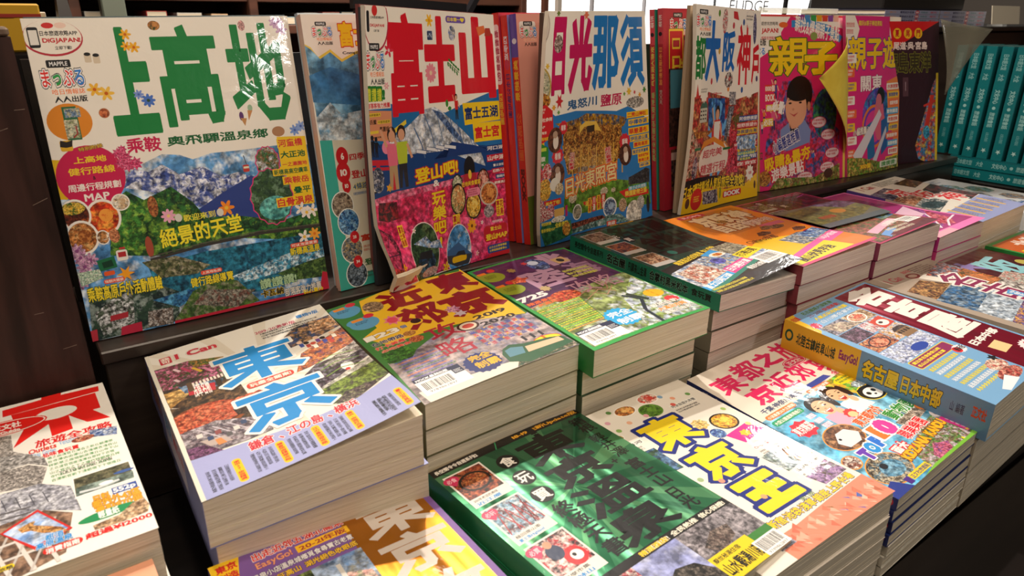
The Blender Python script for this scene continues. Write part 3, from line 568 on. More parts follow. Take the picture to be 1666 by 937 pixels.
def art_U3(a):
    a.poly([(-5.3, 74.7), (37.7, 84.2), (110.5, 95.1), (215.9, 76.0), (210, 200), (0, 200)], '1f6aa8')
    a.poly([(-3.1, 116.4), (57.6, 119.0), (130.9, 127.7), (222.8, 137.5), (210, 180), (0, 175)], '16407e')
    # the snowy cone
    a.poly([(26.2, 114.0), (50.2, 103.6), (76.4, 89.7), (91.7, 88.2), (107.4, 94.9), (139.9, 114.2), (169.0, 134.3), (177.8, 155.6), (105.4, 132.1), (61.5, 130.7), (17.5, 126.0)], ('e8e8ec', 'c4ccd8', '9aa8c0'), .35)
    a.poly([(87.2, 90.3), (120.6, 117.7), (144.3, 132.0), (136.0, 120.8), (104.3, 94.7)], ('2a4a80', '7a90b8', '3a5a90'), .6)
    for k, (x, y) in enumerate(((94.8, 100.6), (116.0, 102.1), (130.5, 113.4), (148.5, 121.8), (75.2, 102.4), (59.0, 113.8))): a.line([(x, y - 8), (x + 5 + k, y + 9), (x + 9 + k, y + 22)], .9 + .3 * (k % 3), '4a6a98')
    a.poly([(105.7, 141.9), (119.9, 124.5), (160.0, 131.7), (207.7, 145.0), (222.1, 143.1), (173.3, 140.6), (87.2, 138.6)], '1c3a78')
    # pink flower field
    a.poly([(-8.5, 166.5), (29.8, 162.8), (84.9, 163.8), (140.1, 160.4), (216.8, 161.4), (214.9, 232.5), (212.2, 257.9), (130.7, 258.9), (20.8, 254.0), (7.5, 246.4), (-3.9, 202.3)], ('d82a5a', 'f04a80', 'b01c48'), .35)
    a.poly([(-8.5, 166.5), (29.8, 162.8), (139.9, 162.2), (139.4, 167.5), (53.0, 169.5), (-3.5, 172.9)], ('e85a88', 'f088a8', 'd03868'), .4)
    a.poly([(40.8, 199.9), (87.7, 197.5), (166.1, 209.9), (216.8, 215.2), (214.9, 232.5), (142.6, 263.2), (15.9, 250.6), (18.9, 212.4)], ('e8487a', 'f06090', 'e03468'), .3)
    a.poly([(130.4, 262.7), (167.4, 258.1), (214.1, 240.3), (211.5, 258.7)], 'c0202c')
    a.poly([(4.8, 170.8), (28.8, 172.7), (29.1, 189.6), (14.8, 190.7), (1.7, 187.0)], ('281c24', 'a02430', '4a1c28'), .5)
    # title
    a.text('富', 27.0, 4.4, 79.2, 94.2, 'd4162a', .06); a.text('士', 80.4, 5.0, 134.2, 84.8, 'd4162a', .08); a.text('山', 143.0, 3.4, 206.1, 84.9, 'd4162a', .08)
    a.ell(13.9, 13.2, 16, 24, 'b83048'); a.ell(13.5, 12.4, 15, 23, 'efe7da'); a.rrect(1.7, 4.1, 5.0, 21.4, '202024', 1.5)
    a.text('日本旅遊攻略APP', 6.6, 8.2, 24.0, 10.4, '1a1a1a', .035); a.text('DiGJAPAN!', 5.8, 14.5, 24.1, 17.6, 'c8202c', .05); a.text('立即下載', 10.3, 19.1, 17.2, 21.1, '1a1a1a', .03); a.ell(12.0, 3.7, 3.5, 4.5, 'd03030')
    a.logo(-1.1, 30.3, 23.2, 64.9)
    a.rrect(120.8, 4.2, 157.4, 10.4, '6a4aa8', 3); a.text('日本第一♥', 123.8, 5.3, 155.0, 9.5, 'f0d840', .04)
    a.flower(91.3, 9.4, 6, 'f0b820', 'e09010', 6); a.rrect(86.6, 18.6, 95.5, 26.8, ('3a4a70', '2a3a60', 'b8c8d8'), 1, 1.5); a.rrect(124.5, 13.1, 137.0, 27.3, ('3a6ab0', 'e0d8d0', '5a4a90'), 8, .5)
    a.poly([(176.6, 13.5), (191.0, 11.4), (193.3, 18.1), (180.3, 22.1)], 'e0703a'); a.poly([(192.9, 13.9), (201.7, 13.7), (203.9, 21.4), (191.3, 21.9)], 'b03828')
    a.flower(28.9, 36.1, 6, 'd83048', 'f0c0c8', 5); a.flower(89.2, 56.6, 9, 'e88a9a', 'f0d0b0', 11); a.flower(24.2, 66.2, 3.5, 'e8a8b0', 'f0e0c0', 6)
    a.line([(119.9, 46.9), (139.9, 57.5)], .8, '3a7a30')
    for x, y in ((122.0, 47.4), (125.6, 49.5), (129.4, 51.9), (133.3, 53.9), (137.5, 56.3)): a.ell(x + 1.5, y - 2, 2.4, 1.2, '2f7a2c', rot=.5, n=8); a.ell(x - 1.2, y + 2, 2.4, 1.2, '2f7a2c', rot=1.2, n=8)
    a.ell(114.5, 86.3, 2.4, 3.6, '3a8a34'); a.ell(119.0, 91.5, 3.2, 2, '3a8a34')
    a.person(131.6, 103.3, 26, 'd02a28', '1a1414', 'd8a080', '2a2420')
    # left text column
    for k, (x, y) in enumerate(((0.8, 73.6), (7.7, 73.8), (14.6, 74.1))): a.rrect(x - 4, y - 8, x + 4, y + 8, '1f7a30', 1.5); a.text('讚', x - 3, y - 6, x + 3, y + 6, 'e0e040', .04)
    a.text('!', 18.4, 69.3, 21.8, 78.0, '1f7a30', .08)
    a.rect(-2.8, 79.2, 28.5, 85.7, 'f0e8dc'); a.text('部落客強力推薦', -1.9, 80.4, 27.6, 85.0, 'd02838', .05)
    a.quad([(-5.1, 86.3), (29.4, 88.3), (28.4, 115.5), (-6.4, 112.4)], 'd8906a'); a.rect(-3.6, 88.9, 15.0, 92.2, 'e8c840'); a.text('日本旅遊達人', -3.2, 89.5, 14.6, 91.6, '5a3a20', .02)
    a.text('林氏璧', -3.6, 94.5, 8.7, 98.8, '1c1414', .05); a.rect(10.3, 95.7, 27.0, 98.7, 'e8c840'); a.text('中部旅遊家', 10.9, 96.1, 26.6, 98.3, '5a3a20', .02); a.text('鄭麗娟', 12.7, 101.3, 24.7, 106.0, '1c1414', .04); a.rect(-4.5, 104.4, 11.1, 106.9, 'e8c840'); a.text('Choyce', -1.5, 109.1, 14.1, 111.6, '1c1414', .04)
    a.poly([(30.4, 105.1), (48.3, 97.2), (48.5, 101.1), (31.6, 109.1)], 'e0c83a')
    a.quad([(142.8, 87.8), (209.7, 88.4), (209.5, 108.3), (145.1, 110.2)], 'f0c81c'); a.text('富士五湖', 146.1, 92.2, 206.1, 105.1, '16306a', .05)
    a.quad([(159.3, 109.5), (211.8, 109.4), (210.1, 129.5), (160.3, 129.0)], 'f0c81c'); a.text('富士宮', 162.6, 113.2, 206.2, 125.7, 'd01c2c', .05)
    for st, c, bx in (('河口湖', '1c3a78', (182.4, 135.3, 211.7, 139.6)), ('山中湖', 'c02038', (182.6, 145.4, 211.9, 150.7)), ('富士吉田', '1c3a78', (191.6, 154.8, 210.5, 157.7)), ('忍野八海', 'c02038', (190.0, 160.7, 213.5, 164.1)), ('御殿場', '1c3a78', (196.3, 167.4, 212.8, 170.4)), ('朝霧高原', 'c02038', (191.6, 173.8, 213.6, 176.9))):
        a.rect(bx[0] - 1.5, bx[1] - 1, bx[2] + 1.5, bx[3] + 1, c); a.text(st, *bx, 'f0e8e0', .035)
    for x0, y0, x1, y1 in ((60.1, 128.3, 75.3, 130.4), (75.4, 127.3, 94.2, 130.1), (90.4, 126.9, 112.5, 130.5), (105.2, 127.9, 126.5, 130.7)):
        a.line([(x0, y0), (x1, y1)], 4.2, '2a4a80'); a.line([(x0 + .5, y0 - .3), (x1 - .5, y1 + .3)], 3, 'e4e4e8')
    # gate, hikers, climbers
    a.line([(-2.5, 132.5), (30.3, 135.3)], 5, 'c8283a'); a.line([(-0.8, 138.1), (28.6, 140.7)], 3, 'c8283a'); a.line([(8.2, 133.6), (3.2, 154.4)], 5, 'c8283a'); a.line([(26.1, 135.6), (27.7, 160.9)], 5, 'c8283a')
    a.person(1.9, 127.6, 20, '1a1a24', '1a1a24', '1a1a24', '1a1a24'); a.person(6.9, 128.4, 19, '1a1a24', '1a1a24', '1a1a24', '1a1a24')
    a.ell(20.3, 120.4, 6, 6, 'f08aa8')
    a.person(27.7, 160.9, 60, 'e8708a', '2a1c18', 'd8a080', 'b89870'); a.person(40.7, 160.2, 60, 'b8c838', '2a1c18', 'd8a080', '2a2a30')
    a.ell(0.9, 154.1, 6, 7, '24202a'); a.ell(0.9, 154.4, 4, 5, 'e8e0d8'); a.ell(6.5, 149.2, 8, 12, ('24304a', 'c8c8d0', '3a4a6a'), 1); a.star(20.0, 158.2, 4, 4.5, 'e8a820', 5, .5)
    a.text('登山吧!', 56.5, 143.6, 127.8, 158.6, 'f0d020', .05, [(.06, 'c8202c')], rot=-.04); a.text('&', 83.4, 159.5, 93.3, 165.9, 'f4ece4', .06)
    a.text('玩樂吧!', 80.1, 171.5, 102.7, 230.6, 'f0d020', .045, [(.05, 'c8202c')], vert=True)
    a.dish(125.1, 169.2, 10, 11, ('8aa070', 'e0d8c0', '4a5a3a'), '2a2424'); a.dish(172.5, 170.6, 11, 13, ('c04838', 'e8b0a0', '6a2a20'), '241c1c'); a.dish(125.2, 184.5, 14, 17, ('e0c890', 'd08a50', '5a7a3a'), '1c1818'); a.dish(180.7, 185.6, 16, 13, ('c06030', 'e09850', '7a3018'), 'c8b8a8'); a.dish(152.2, 194.8, 14, 15, ('e0a830', 'f0d070', 'a87020'), '2a1c18')
    a.ell(148.5, 155.1, 10, 13, '1c1a20'); a.rrect(137.0, 160.1, 160.5, 168.1, 'b02a34', 3); a.ell(148.8, 161.4, 3, 5, 'e8c040'); a.text('在地美食饗宴', 132.9, 167.9, 166.9, 173.2, 'f0d030', .03, [(.05, 'b02028')])
    a.rrect(141.0, 176.2, 165.5, 184.9, 'e888a0', 6); a.lines('吉田烏龍麵', 143.1, 177.2, 164.1, 184.3, 3, 'a01c38')
    for st, bx in (('絕景的吊橋', (-6.3, 167.3, -2.6, 198.8)), ('富士急樂園', (24.4, 195.9, 32.0, 216.7)), ('富士山', (57.8, 200.4, 65.6, 220.9)), ('富士山景', (113.8, 199.7, 126.3, 222.3)), ('富士花鳥', (191.9, 194.2, 204.4, 212.7))):
        a.rect(*bx, 'f0c828'); a.text(st[:len(st) // 2 + 1], bx[0] + .5, bx[1] + 1, (bx[0] + bx[2]) / 2, bx[3] - 1, 'b0242c', .05, vert=True); a.text(st[len(st) // 2:], (bx[0] + bx[2]) / 2 + .3, bx[1] + 1, bx[2] - .5, bx[3] - 1, 'b0242c', .05, vert=True)
    a.ell(60.4, 231.1, 27, 33, 'f0d8d8', n=32); a.ell(60.4, 231.1, 26, 32, ('2a4a30', '1c3020', '5a7a50'), .5, n=32); a.poly([(41.5, 216.7), (64.7, 212.8), (72.4, 220.5), (88.5, 221.0), (93.7, 231.1), (67.7, 225.7)], ('dce4ee', '5a80b8', '8ab0d8'), .5)
    a.ell(59.2, 241.4, 20, 14, ('2a4a70', '1c2c40', '4a7a9a'), .5); a.quad([(49.2, 226.8), (74.1, 228.9), (72.4, 237.5), (44.2, 232.4)], '24242a'); a.ell(66.4, 250.8, 16, 5, ('e8c8c0', 'd88a80', 'b8b0a8'), 1.5)
    a.ell(121.7, 239.2, 22, 29, 'f0d8d8', n=32); a.ell(121.7, 239.2, 21, 28, ('3a80c0', '5a98d0', 'd8e4ee'), .3, n=32); a.poly([(102.2, 236.4), (121.0, 229.7), (132.6, 238.3), (144.2, 246.2), (143.6, 251.8), (100.2, 242.5)], '3a6090')
    a.poly([(100.3, 241.6), (144.2, 246.2), (137.1, 256.3), (115.7, 255.9), (101.2, 249.3)], '3a3c44'); a.rrect(108.9, 244.7, 134.6, 251.4, 'e8b81c', 3); a.poly([(115.3, 243.0), (120.1, 239.8), (130.8, 240.3), (133.4, 246.1)], '2a3038')
    a.flower(147.0, 216.4, 8, 'f0a020', '6a3a18', 9); a.flower(98.0, 252.4, 6, 'f0c030', 'e09018', 5); a.flower(165.5, 215.5, 2.5, 'f4e4e8', 'e0a020', 5); a.flower(153.8, 247.9, 3.5, 'f0b0c0', 'e0a020', 5); a.flower(14.6, 234.1, 4, 'e8a020', 'c87818', 5); a.flower(47.1, 204.3, 3, 'f4e4e8', 'e0a020', 5)
    a.ell(178.7, 205.1, 9, 7, ('a8989c', '7a6a70', 'c8b8b8'), 1)
    a.rrect(167.4, 220.9, 208.8, 239.1, 'c0202c', 5); a.text('富士山', 179.3, 222.8, 198.1, 227.6, 'f0d030', .04); a.text('登山MAP', 170.5, 230.3, 208.0, 237.5, 'f0d030', .05); a.text('特別附錄', 183.5, 216.3, 201.4, 219.3, 'f0e8e0', .02)
    a.rrect(172.3, 243.2, 211.5, 252.4, '24448a', 3); a.lines('富士山登山路線導覽', 175.3, 244.3, 207.0, 252.0, 2, 'f0d030', .03, per=8)
    a.quad([(213.0, 216.6), (217.2, 217.2), (217.5, 258.7), (211.5, 258.7)], 'c07a3a')
    # ferris wheel photo on the curling corner
    a.poly([(-11.9, 194.7), (1.4, 195.9), (14.2, 203.6), (18.6, 218.8), (13.6, 230.6), (11.8, 249.5), (0.8, 259.6), (-21.4, 240.2)], ('4a2430', 'a8405a', '2a1820'), .9)
    a.ell(-3.0, 221.3, 16, 24, ('c83a60', 'd85078', 'b02a4a'), .5)
    for k in range(8): x, y = -3.0, 221.3; a.line([(x, y), (x + 17 * math.cos(k * .785), y + 25 * math.sin(k * .785))], .8, '1c1c34')
    a.poly([(-19.4, 231.1), (10.1, 234.8), (11.8, 249.5), (0.8, 259.6), (-21.4, 240.2)], ('b82a34', 'd84848', '5a1c20'), .8)
ART['U3'] = art_U3

def art_U4(a):
    a.rect(0, 0, 210, 257, 'e8a090'); a.rrect(4, 8, 30, 22, 'f4e8e0', 3); a.logo(5, 8, 32, 34); a.rect(0, 200, 210, 257, '6a7a30')
ART['U4'] = art_U4
SPINES['U4'] = [lambda a: (a.rect(0, 0, 45, 10, '6a50b0'), a.ell(28, 5, 3, 3.4, 'e8e0f0'), a.text('美景絕景', 48, 1.6, 92, 8.4, 'f0c030', .04), a.text('公路地圖', 105, 1.6, 158, 8.4, 'e06a30', .03), a.text('BOOK', 168, 1.8, 206, 8.2, '6a1410', .08)),
    lambda a: (a.text('四季遊', 22, 2, 48, 8, 'e8e0f0', .04), a.ell(52, 5, 6, 3.6, 'c83050'), a.text('日本公路地圖', 62, 2, 110, 8, '2a2a70', .03)),
    lambda a: (a.rrect(12, 1, 76, 9, 'f0c8d0', 3), a.text('看看看美景色!', 18, 2, 72, 8, 'b02048', .04), a.text('四國地圖', 86, 2, 120, 8, 'e8b83a', .04))]

def art_U5(a):
    a.poly([(0, 130), (-7.6, 92.9), (20.8, 106.1), (58.0, 104.7), (139.3, 113.4), (163.7, 109.2), (210, 130), (210, 257), (0, 257)], '2a7ac0')
    a.poly([(-20.4, 102.3), (0.9, 97.1), (6.0, 151.8), (-13.7, 157.5)], 'e8b828')
    # golden gate building
    a.poly([(21.1, 114.3), (42.0, 114.9), (65.0, 113.1), (78.9, 110.0), (132.7, 116.9), (161.4, 123.5), (152.4, 133.0), (132.7, 134.2), (107.0, 134.3), (96.6, 120.0), (72.1, 118.8), (65.4, 131.4), (30.0, 119.0)], ('c8982c', '8a5a1c', '3a5a80'), .6)
    a.quad([(34.4, 118.6), (149.1, 131.7), (148.3, 172.7), (36.6, 155.9)], ('8a4a1c', 'd8a048', '4a2410'), .9)
    a.quad([(33.6, 139.8), (142.3, 152.3), (139.3, 186.1), (44.2, 174.6)], ('a86024', 'e0b050', '5a2c14'), 1.0)
    a.poly([(40.2, 155.5), (139.5, 165.3), (129.0, 177.5), (52.3, 170.2)], ('d8a040', 'a06820', 'f0d080'), 1.2)
    a.quad([(63.7, 169.8), (123.8, 176.8), (123.8, 185.8), (63.7, 176.7)], ('a09080', '6a5a4c', 'c8b8a0'), .6)
    a.poly([(65.4, 132.3), (67.0, 122.9), (79.1, 118.7), (100.0, 121.4), (110.4, 134.7), (96.8, 131.0), (86.3, 124.6), (75.7, 125.1)], 'e8c050'); a.rect(81.2, 125.0, 96.7, 132.7, '3a2a1c')
    for k in range(7): u = 52 + k * 16; a.rect(u, 150, u + 2, 190, 'd8a848', step=(k == 0))
    # meadow
    a.poly([(39.1, 190.7), (90.6, 198.0), (134.0, 196.4), (203.8, 210.2), (207.3, 240.1), (57.6, 226.9), (36.4, 214.9)], ('5a8a2c', '6aa034', '3a6a24'), .3)
    a.poly([(160.5, 198.1), (198.0, 190.2), (206.9, 193.4), (205.7, 210.5), (160.2, 207.4)], ('28282c', '4a4e54', '1c1c20'), .9)
    for x, y, w in ((53.7, 205.2, 8), (115.9, 209.1, 7), (132.7, 210.0, 4)): a.ell(x, y, w, w * .75, ('d8ccb0', 'b8a888', 'e8dcc4'), 1.5); a.rect(x - w * .6, y + w * .5, x - w * .4, y + w * 1.3, '2a2420'); a.rect(x + w * .4, y + w * .5, x + w * .6, y + w * 1.3, '2a2420')
    # title
    a.text('日', 12.7, 5.6, 36.0, 84.9, 'c4145c', .075); a.text('光', 42.7, 4.5, 89.6, 84.7, 'c4145c', .08); a.text('那', 90.4, 4.7, 144.8, 85.4, '1a78c4', .07); a.text('須', 148.4, 3.9, 202.9, 86.8, '1a78c4', .06)
    a.ell(22.7, 32.5, 8, 9, ('8a6a60', 'd8c8c0', '5a4038'), 1); a.text('鬼怒川', 41.7, 91.7, 101.0, 102.7, '16588e', .05); a.text('鹽原', 108.2, 91.9, 149.6, 106.1, 'c01c54', .05)
    a.ell(-9.0, 16.3, 14, 17, 'a89088'); a.ell(-9.1, 16.0, 13, 16, 'd8ccc0'); a.lines('旅遊攻略', -16.6, 10.7, -1.4, 19.5, 3, '6a3a44', per=4)
    a.logo(-18.0, 28.0, -0.6, 61.5); a.ell(-6.2, 74.9, 19, 20, 'b89a40'); a.ell(-6.2, 74.9, 17, 18, ('c8c0a0', 'a8b090', 'd8d0b8'), .8)
    a.ell(-6.5, 89.6, 19, 9, ('c8782c', '7a3a1c', 'e0b050'), 1.2)
    a.poly([(-18.0, 99.1), (-8.9, 93.7), (4.7, 93.0), (16.3, 100.2), (18.5, 120.4), (10.6, 130.5), (-7.8, 133.9), (-16.3, 131.2)], 'd0242c')
    a.lines('世界遺產日光', -11.0, 96.7, 6.3, 103.2, 2, 'f0e8d8', per=5); a.text('三大神社參拜', -15.8, 106.6, 15.8, 110.9, 'f0e8d8', .04); a.text('MAP', -6.1, 114.9, 4.5, 117.5, 'f0e8d8', .03); a.text('日光·鬼怒', -8.3, 120.9, 7.5, 124.0, 'f0e8d8', .03); a.text('完全攻略地圖', -11.9, 127.1, 11.1, 130.9, 'f0d030', .03)
    a.star(27.6, 91.5, 7, 9, 'c82a34', 6, .45); a.star(74.5, 4.1, 6, 6, 'e07858', 6, .5); a.star(18.2, 97.2, 4, 4, 'e0a030', 6, .5); a.star(19.0, 2.2, 4, 4, '6a7a30', 6, .5); a.star(165.2, 91.9, 6, 6, 'e0b83a', 6, .5); a.star(177.6, 93.8, 3, 3, 'c82a34', 6, .5); a.star(201.2, 92.3, 5, 5, '4a8a34', 6, .5); a.star(189.4, 97.7, 4, 4, 'e0a030', 6, .5); a.star(155.3, 94.3, 3, 3, '6a9a3a', 6, .5); a.star(4.9, 54.2, 4, 4, 'e0b83a', 6, .5); a.star(-2.2, 27.2, 3, 3, '3a8a34', 6, .5); a.star(26.5, 103.0, 3, 3, '6a9a3a', 6, .5)
    a.ell(178.9, 105.8, 20, 7, ('e0dcd4', '4a4644', 'a09890'), 1.3)
    for st, c, bx in (('二荒山神社', 'c8242c', (160.5, 117.8, 203.2, 123.3)), ('中禪寺湖', '1a5a9a', (163.7, 126.9, 204.2, 132.9)), ('華嚴瀑布', 'c8242c', (163.3, 137.4, 204.3, 144.3)), ('伊呂波山道', '1a5a9a', (166.4, 147.5, 205.4, 152.9)), ('霧降高原', 'c8242c', (173.1, 155.7, 204.8, 161.1)), ('東武世界廣場', '1a5a9a', (170.2, 164.7, 205.0, 169.7)), ('東照宮門前', 'c8242c', (181.6, 171.3, 205.7, 175.2)), ('戰場之原', 'c8242c', (181.9, 177.0, 206.0, 181.3)), ('那須', '1a5a9a', (184.7, 184.1, 205.6, 187.6))):
        a.rect(bx[0] - 1.2, bx[1] - 1, 209, bx[3] + 1, 'f0c420'); a.text(st, *bx, c, .05)
    for x, y, rr in ((35.4, 120.2, 8), (26.4, 150.4, 10), (154.6, 152.1, 11)): a.star(x, y, rr, rr, 'd02a38', 10, .85); a.text('看猴', x - rr * .5, y - rr * .35, x + rr * .5, y + rr * .4, 'f0e8e0', .04)
    for x, y in ((21.7, 132.2), (155.5, 168.2), (26.3, 172.2)): a.ell(x, y, 12, 14, ('5a3428', '3a2018', '7a4a34'), .6); a.ell(x + 1, y + 2, 4.5, 8, 'e8dcd0'); a.ell(x, y - 6, 4, 4, 'b89a84')
    for st, bx in (('三大不動瀑', (46.9, 150.8, 56.4, 170.0)), ('超必看瀑布', (118.5, 155.2, 128.9, 178.7))): a.text(st, *bx, 'c8242c', .05, [(.06, 'f0e0d8')], vert=True, rot=(.12 if st[0] == '三' else -.12))
    a.text('日光東照宮', 40.4, 176.6, 138.7, 199.4, 'f0dc9c', .03, [(.05, 'd02a24'), (.09, 'f0a030')], rot=-.05)
    # green square flask, fruit
    a.poly([(-13.7, 135.5), (-1.6, 133.8), (11.0, 139.1), (11.6, 160.9), (3.9, 163.0), (-10.4, 157.9)], '2f8a34'); a.rect(-10.0, 138.5, 7.6, 142.3, 'c8d84a'); a.text('滿腹', -7.3, 148.1, 6.8, 153.5, 'f0e8e0', .04); a.text('BOOK', -7.1, 155.6, 4.8, 158.3, 'f0e8e0', .05)
    a.ell(-5.6, 171.5, 9, 18, ('c8283a', 'e05868', 'a01c2c'), 1); a.ell(9.5, 166.3, 7, 10, ('d83a50', 'f0e0dc', 'b82438'), 1); a.ell(6.6, 186.7, 10, 13, ('e0a838', 'f0c860', 'c07820'), 1); a.ell(22.2, 182.5, 8, 8, 'e8e4d8'); a.ell(29.2, 188.8, 7, 7, ('d8c8a0', 'b89a6a', 'e8dcc0'), 1)
    a.rect(39.5, 211.0, 43.4, 224.6, 'b8286a')
    a.poly([(4.7, 200.0), (31.7, 199.7), (32.8, 207.0), (17.8, 208.5), (6.9, 204.7)], 'd02a2c'); a.text('美食了啦!', 8.0, 201.4, 30.4, 206.5, 'f0d850', .04)
    a.poly([(74.0, 214.3), (113.2, 217.0), (113.2, 222.5), (96.4, 224.8), (75.5, 218.3)], 'd02a2c'); a.text('溫泉了啦!', 78.5, 214.8, 109.2, 221.3, 'f0d850', .04)
    a.poly([(142.9, 214.3), (162.8, 211.5), (201.4, 219.4), (202.8, 225.5), (154.4, 223.5)], 'd02a2c'); a.text('樂園動物王國', 153.2, 214.9, 197.8, 222.6, 'f0d850', .04)
    a.rect(160.0, 210.0, 198.3, 215.2, '3aa0b8'); a.text('親子必玩景點', 161.3, 210.5, 196.5, 214.8, 'e8ecec', .02)
    for k, c in enumerate(('e8d8a0', 'd02a2c', 'e8d8a0', 'd02a2c')): a.rect(84 + k * 9, 212, 91 + k * 9, 231, 'd83a28' if k % 2 else 'f0c030'); a.text('湯川溫泉'[k] + '湯', 85 + k * 9, 213, 90 + k * 9, 230, 'f4e8d8' if k % 2 else 'b82024', .04, vert=True)
    a.dish(62.0, 224.3, 9, 10, ('8a8a7a', 'b8a890', '5a6a4a')); a.dish(126.3, 231.4, 12, 13, ('3a5a8a', 'a8c0d8', '24344a')); a.rrect(21.1, 212.4, 37.6, 222.5, 'e0b060', 2); a.dish(27.9, 225.8, 11, 4, ('e8dcc0', 'f0e8d8', 'd8c8a0')); a.ell(15.6, 213.4, 6, 9, ('c84a58', 'f0d0d0', 'a02a3a'), 1.5)
    a.ell(169.8, 247.0, 15, 18, ('e4ddd0', 'd8cfc0', 'efe8dc'), .4); a.ell(183.6, 233.8, 8, 9, ('e8e4dc', '8a8a88', 'b8b0a8'), 1.5); a.ell(200.1, 238.7, 4, 12, '2c2a2c'); a.ell(149.0, 232.2, 7, 9, ('c8a888', 'a07a58', 'e0c8a8'), 1.2)
    a.poly([(-10.3, 194.2), (4.7, 201.8), (17.7, 221.9), (-1.5, 225.5), (-9.8, 227.6)], ('c83a40', 'f0e8dc', '8a2a2c'), 2)
    a.poly([(48.8, 239.8), (113.1, 241.3), (143.8, 242.8), (161.4, 255.3), (51.1, 249.9)], ('7aa098', '4a6a64', 'c8d8d0'), .5); a.poly([(49.0, 236.0), (113.1, 239.4), (118.4, 244.2), (51.4, 244.2)], ('6a3a2c', 'a85a48', '3a2420'), .8)
    a.rect(120.5, 249.4, 137.4, 256.0, 'd84a38'); a.text('高級', 122.3, 250.3, 135.7, 255.4, 'f0e8dc', .04)
    a.poly([(-11.9, 234.5), (4.8, 226.7), (49.1, 231.4), (51.1, 249.9), (5.6, 257.5)], ('2a6a44', '1f5034', '4a8a5a'), .4); a.text('特別附錄', 1.7, 225.7, 16.5, 230.3, 'f0d840', .05); a.text('全新景點', 22.1, 229.6, 43.7, 236.1, 'f0d840', .05); a.text('最新情報MAP', 1.6, 234.0, 21.9, 238.8, 'f0d840', .03)
    a.ell(40.9, 240.7, 7, 9, ('d88a30', 'f0c060', 'a05820'), 1)
ART['U5'] = art_U5

SPINES['U6b'] = [lambda a: (a.rect(0, 0, 42, 8, 'd04858'), a.text('附錄', 8, 1.5, 22, 6.5, 'f0e0e0', .03), a.ell(30, 4, 2.5, 2.8, '2a1c2c'), a.text('日本環球影城', 46, 1.5, 92, 6.5, 'e89a50', .03), a.text('BOOK', 98, 2, 116, 6, 'b8a8a0', .03)),
    lambda a: (a.rect(0, 0, 42, 8, 'd04858'), a.text('附錄', 8, 1.5, 22, 6.5, 'f0e0e0', .03), a.ell(30, 4, 2.5, 2.8, '2a1c2c'), a.text('京都大阪神戶', 44, 1.5, 92, 6.5, 'd8d060', .03), a.text('最新散步地圖完全攻略', 100, 1.5, 190, 6.5, 'a0c070', .02))]
def art_U6b(a):
    a.rect(0, 0, 210, 257, 'b42a3c'); a.logo(14, 5, 50, 38); a.text('京都·大阪·神戶', 14, 26, 70, 32, 'f0dcdc', .02)
    a.text('日本環球', 13.9, 22.7, 160, 84, 'c8242c', .05, [(.05, 'f0d040'), (.06, '6a1420')]); a.text('人氣遊樂設施', 12.8, 60.0, 130, 101, 'f0d040', .03)
    a.rect(11.6, 72.2, 140, 172, ('3a2a28', '5a3a34', '241a1a'), .6); a.rrect(14.9, 74.0, 80, 122, '4a8aa0', 1)
    a.rect(16, 176, 140, 232, ('5a4a54', '8a5a40', '302428'), .5); a.rect(16, 180, 70, 190, 'd8b8b0')
ART['U6b'] = art_U6b

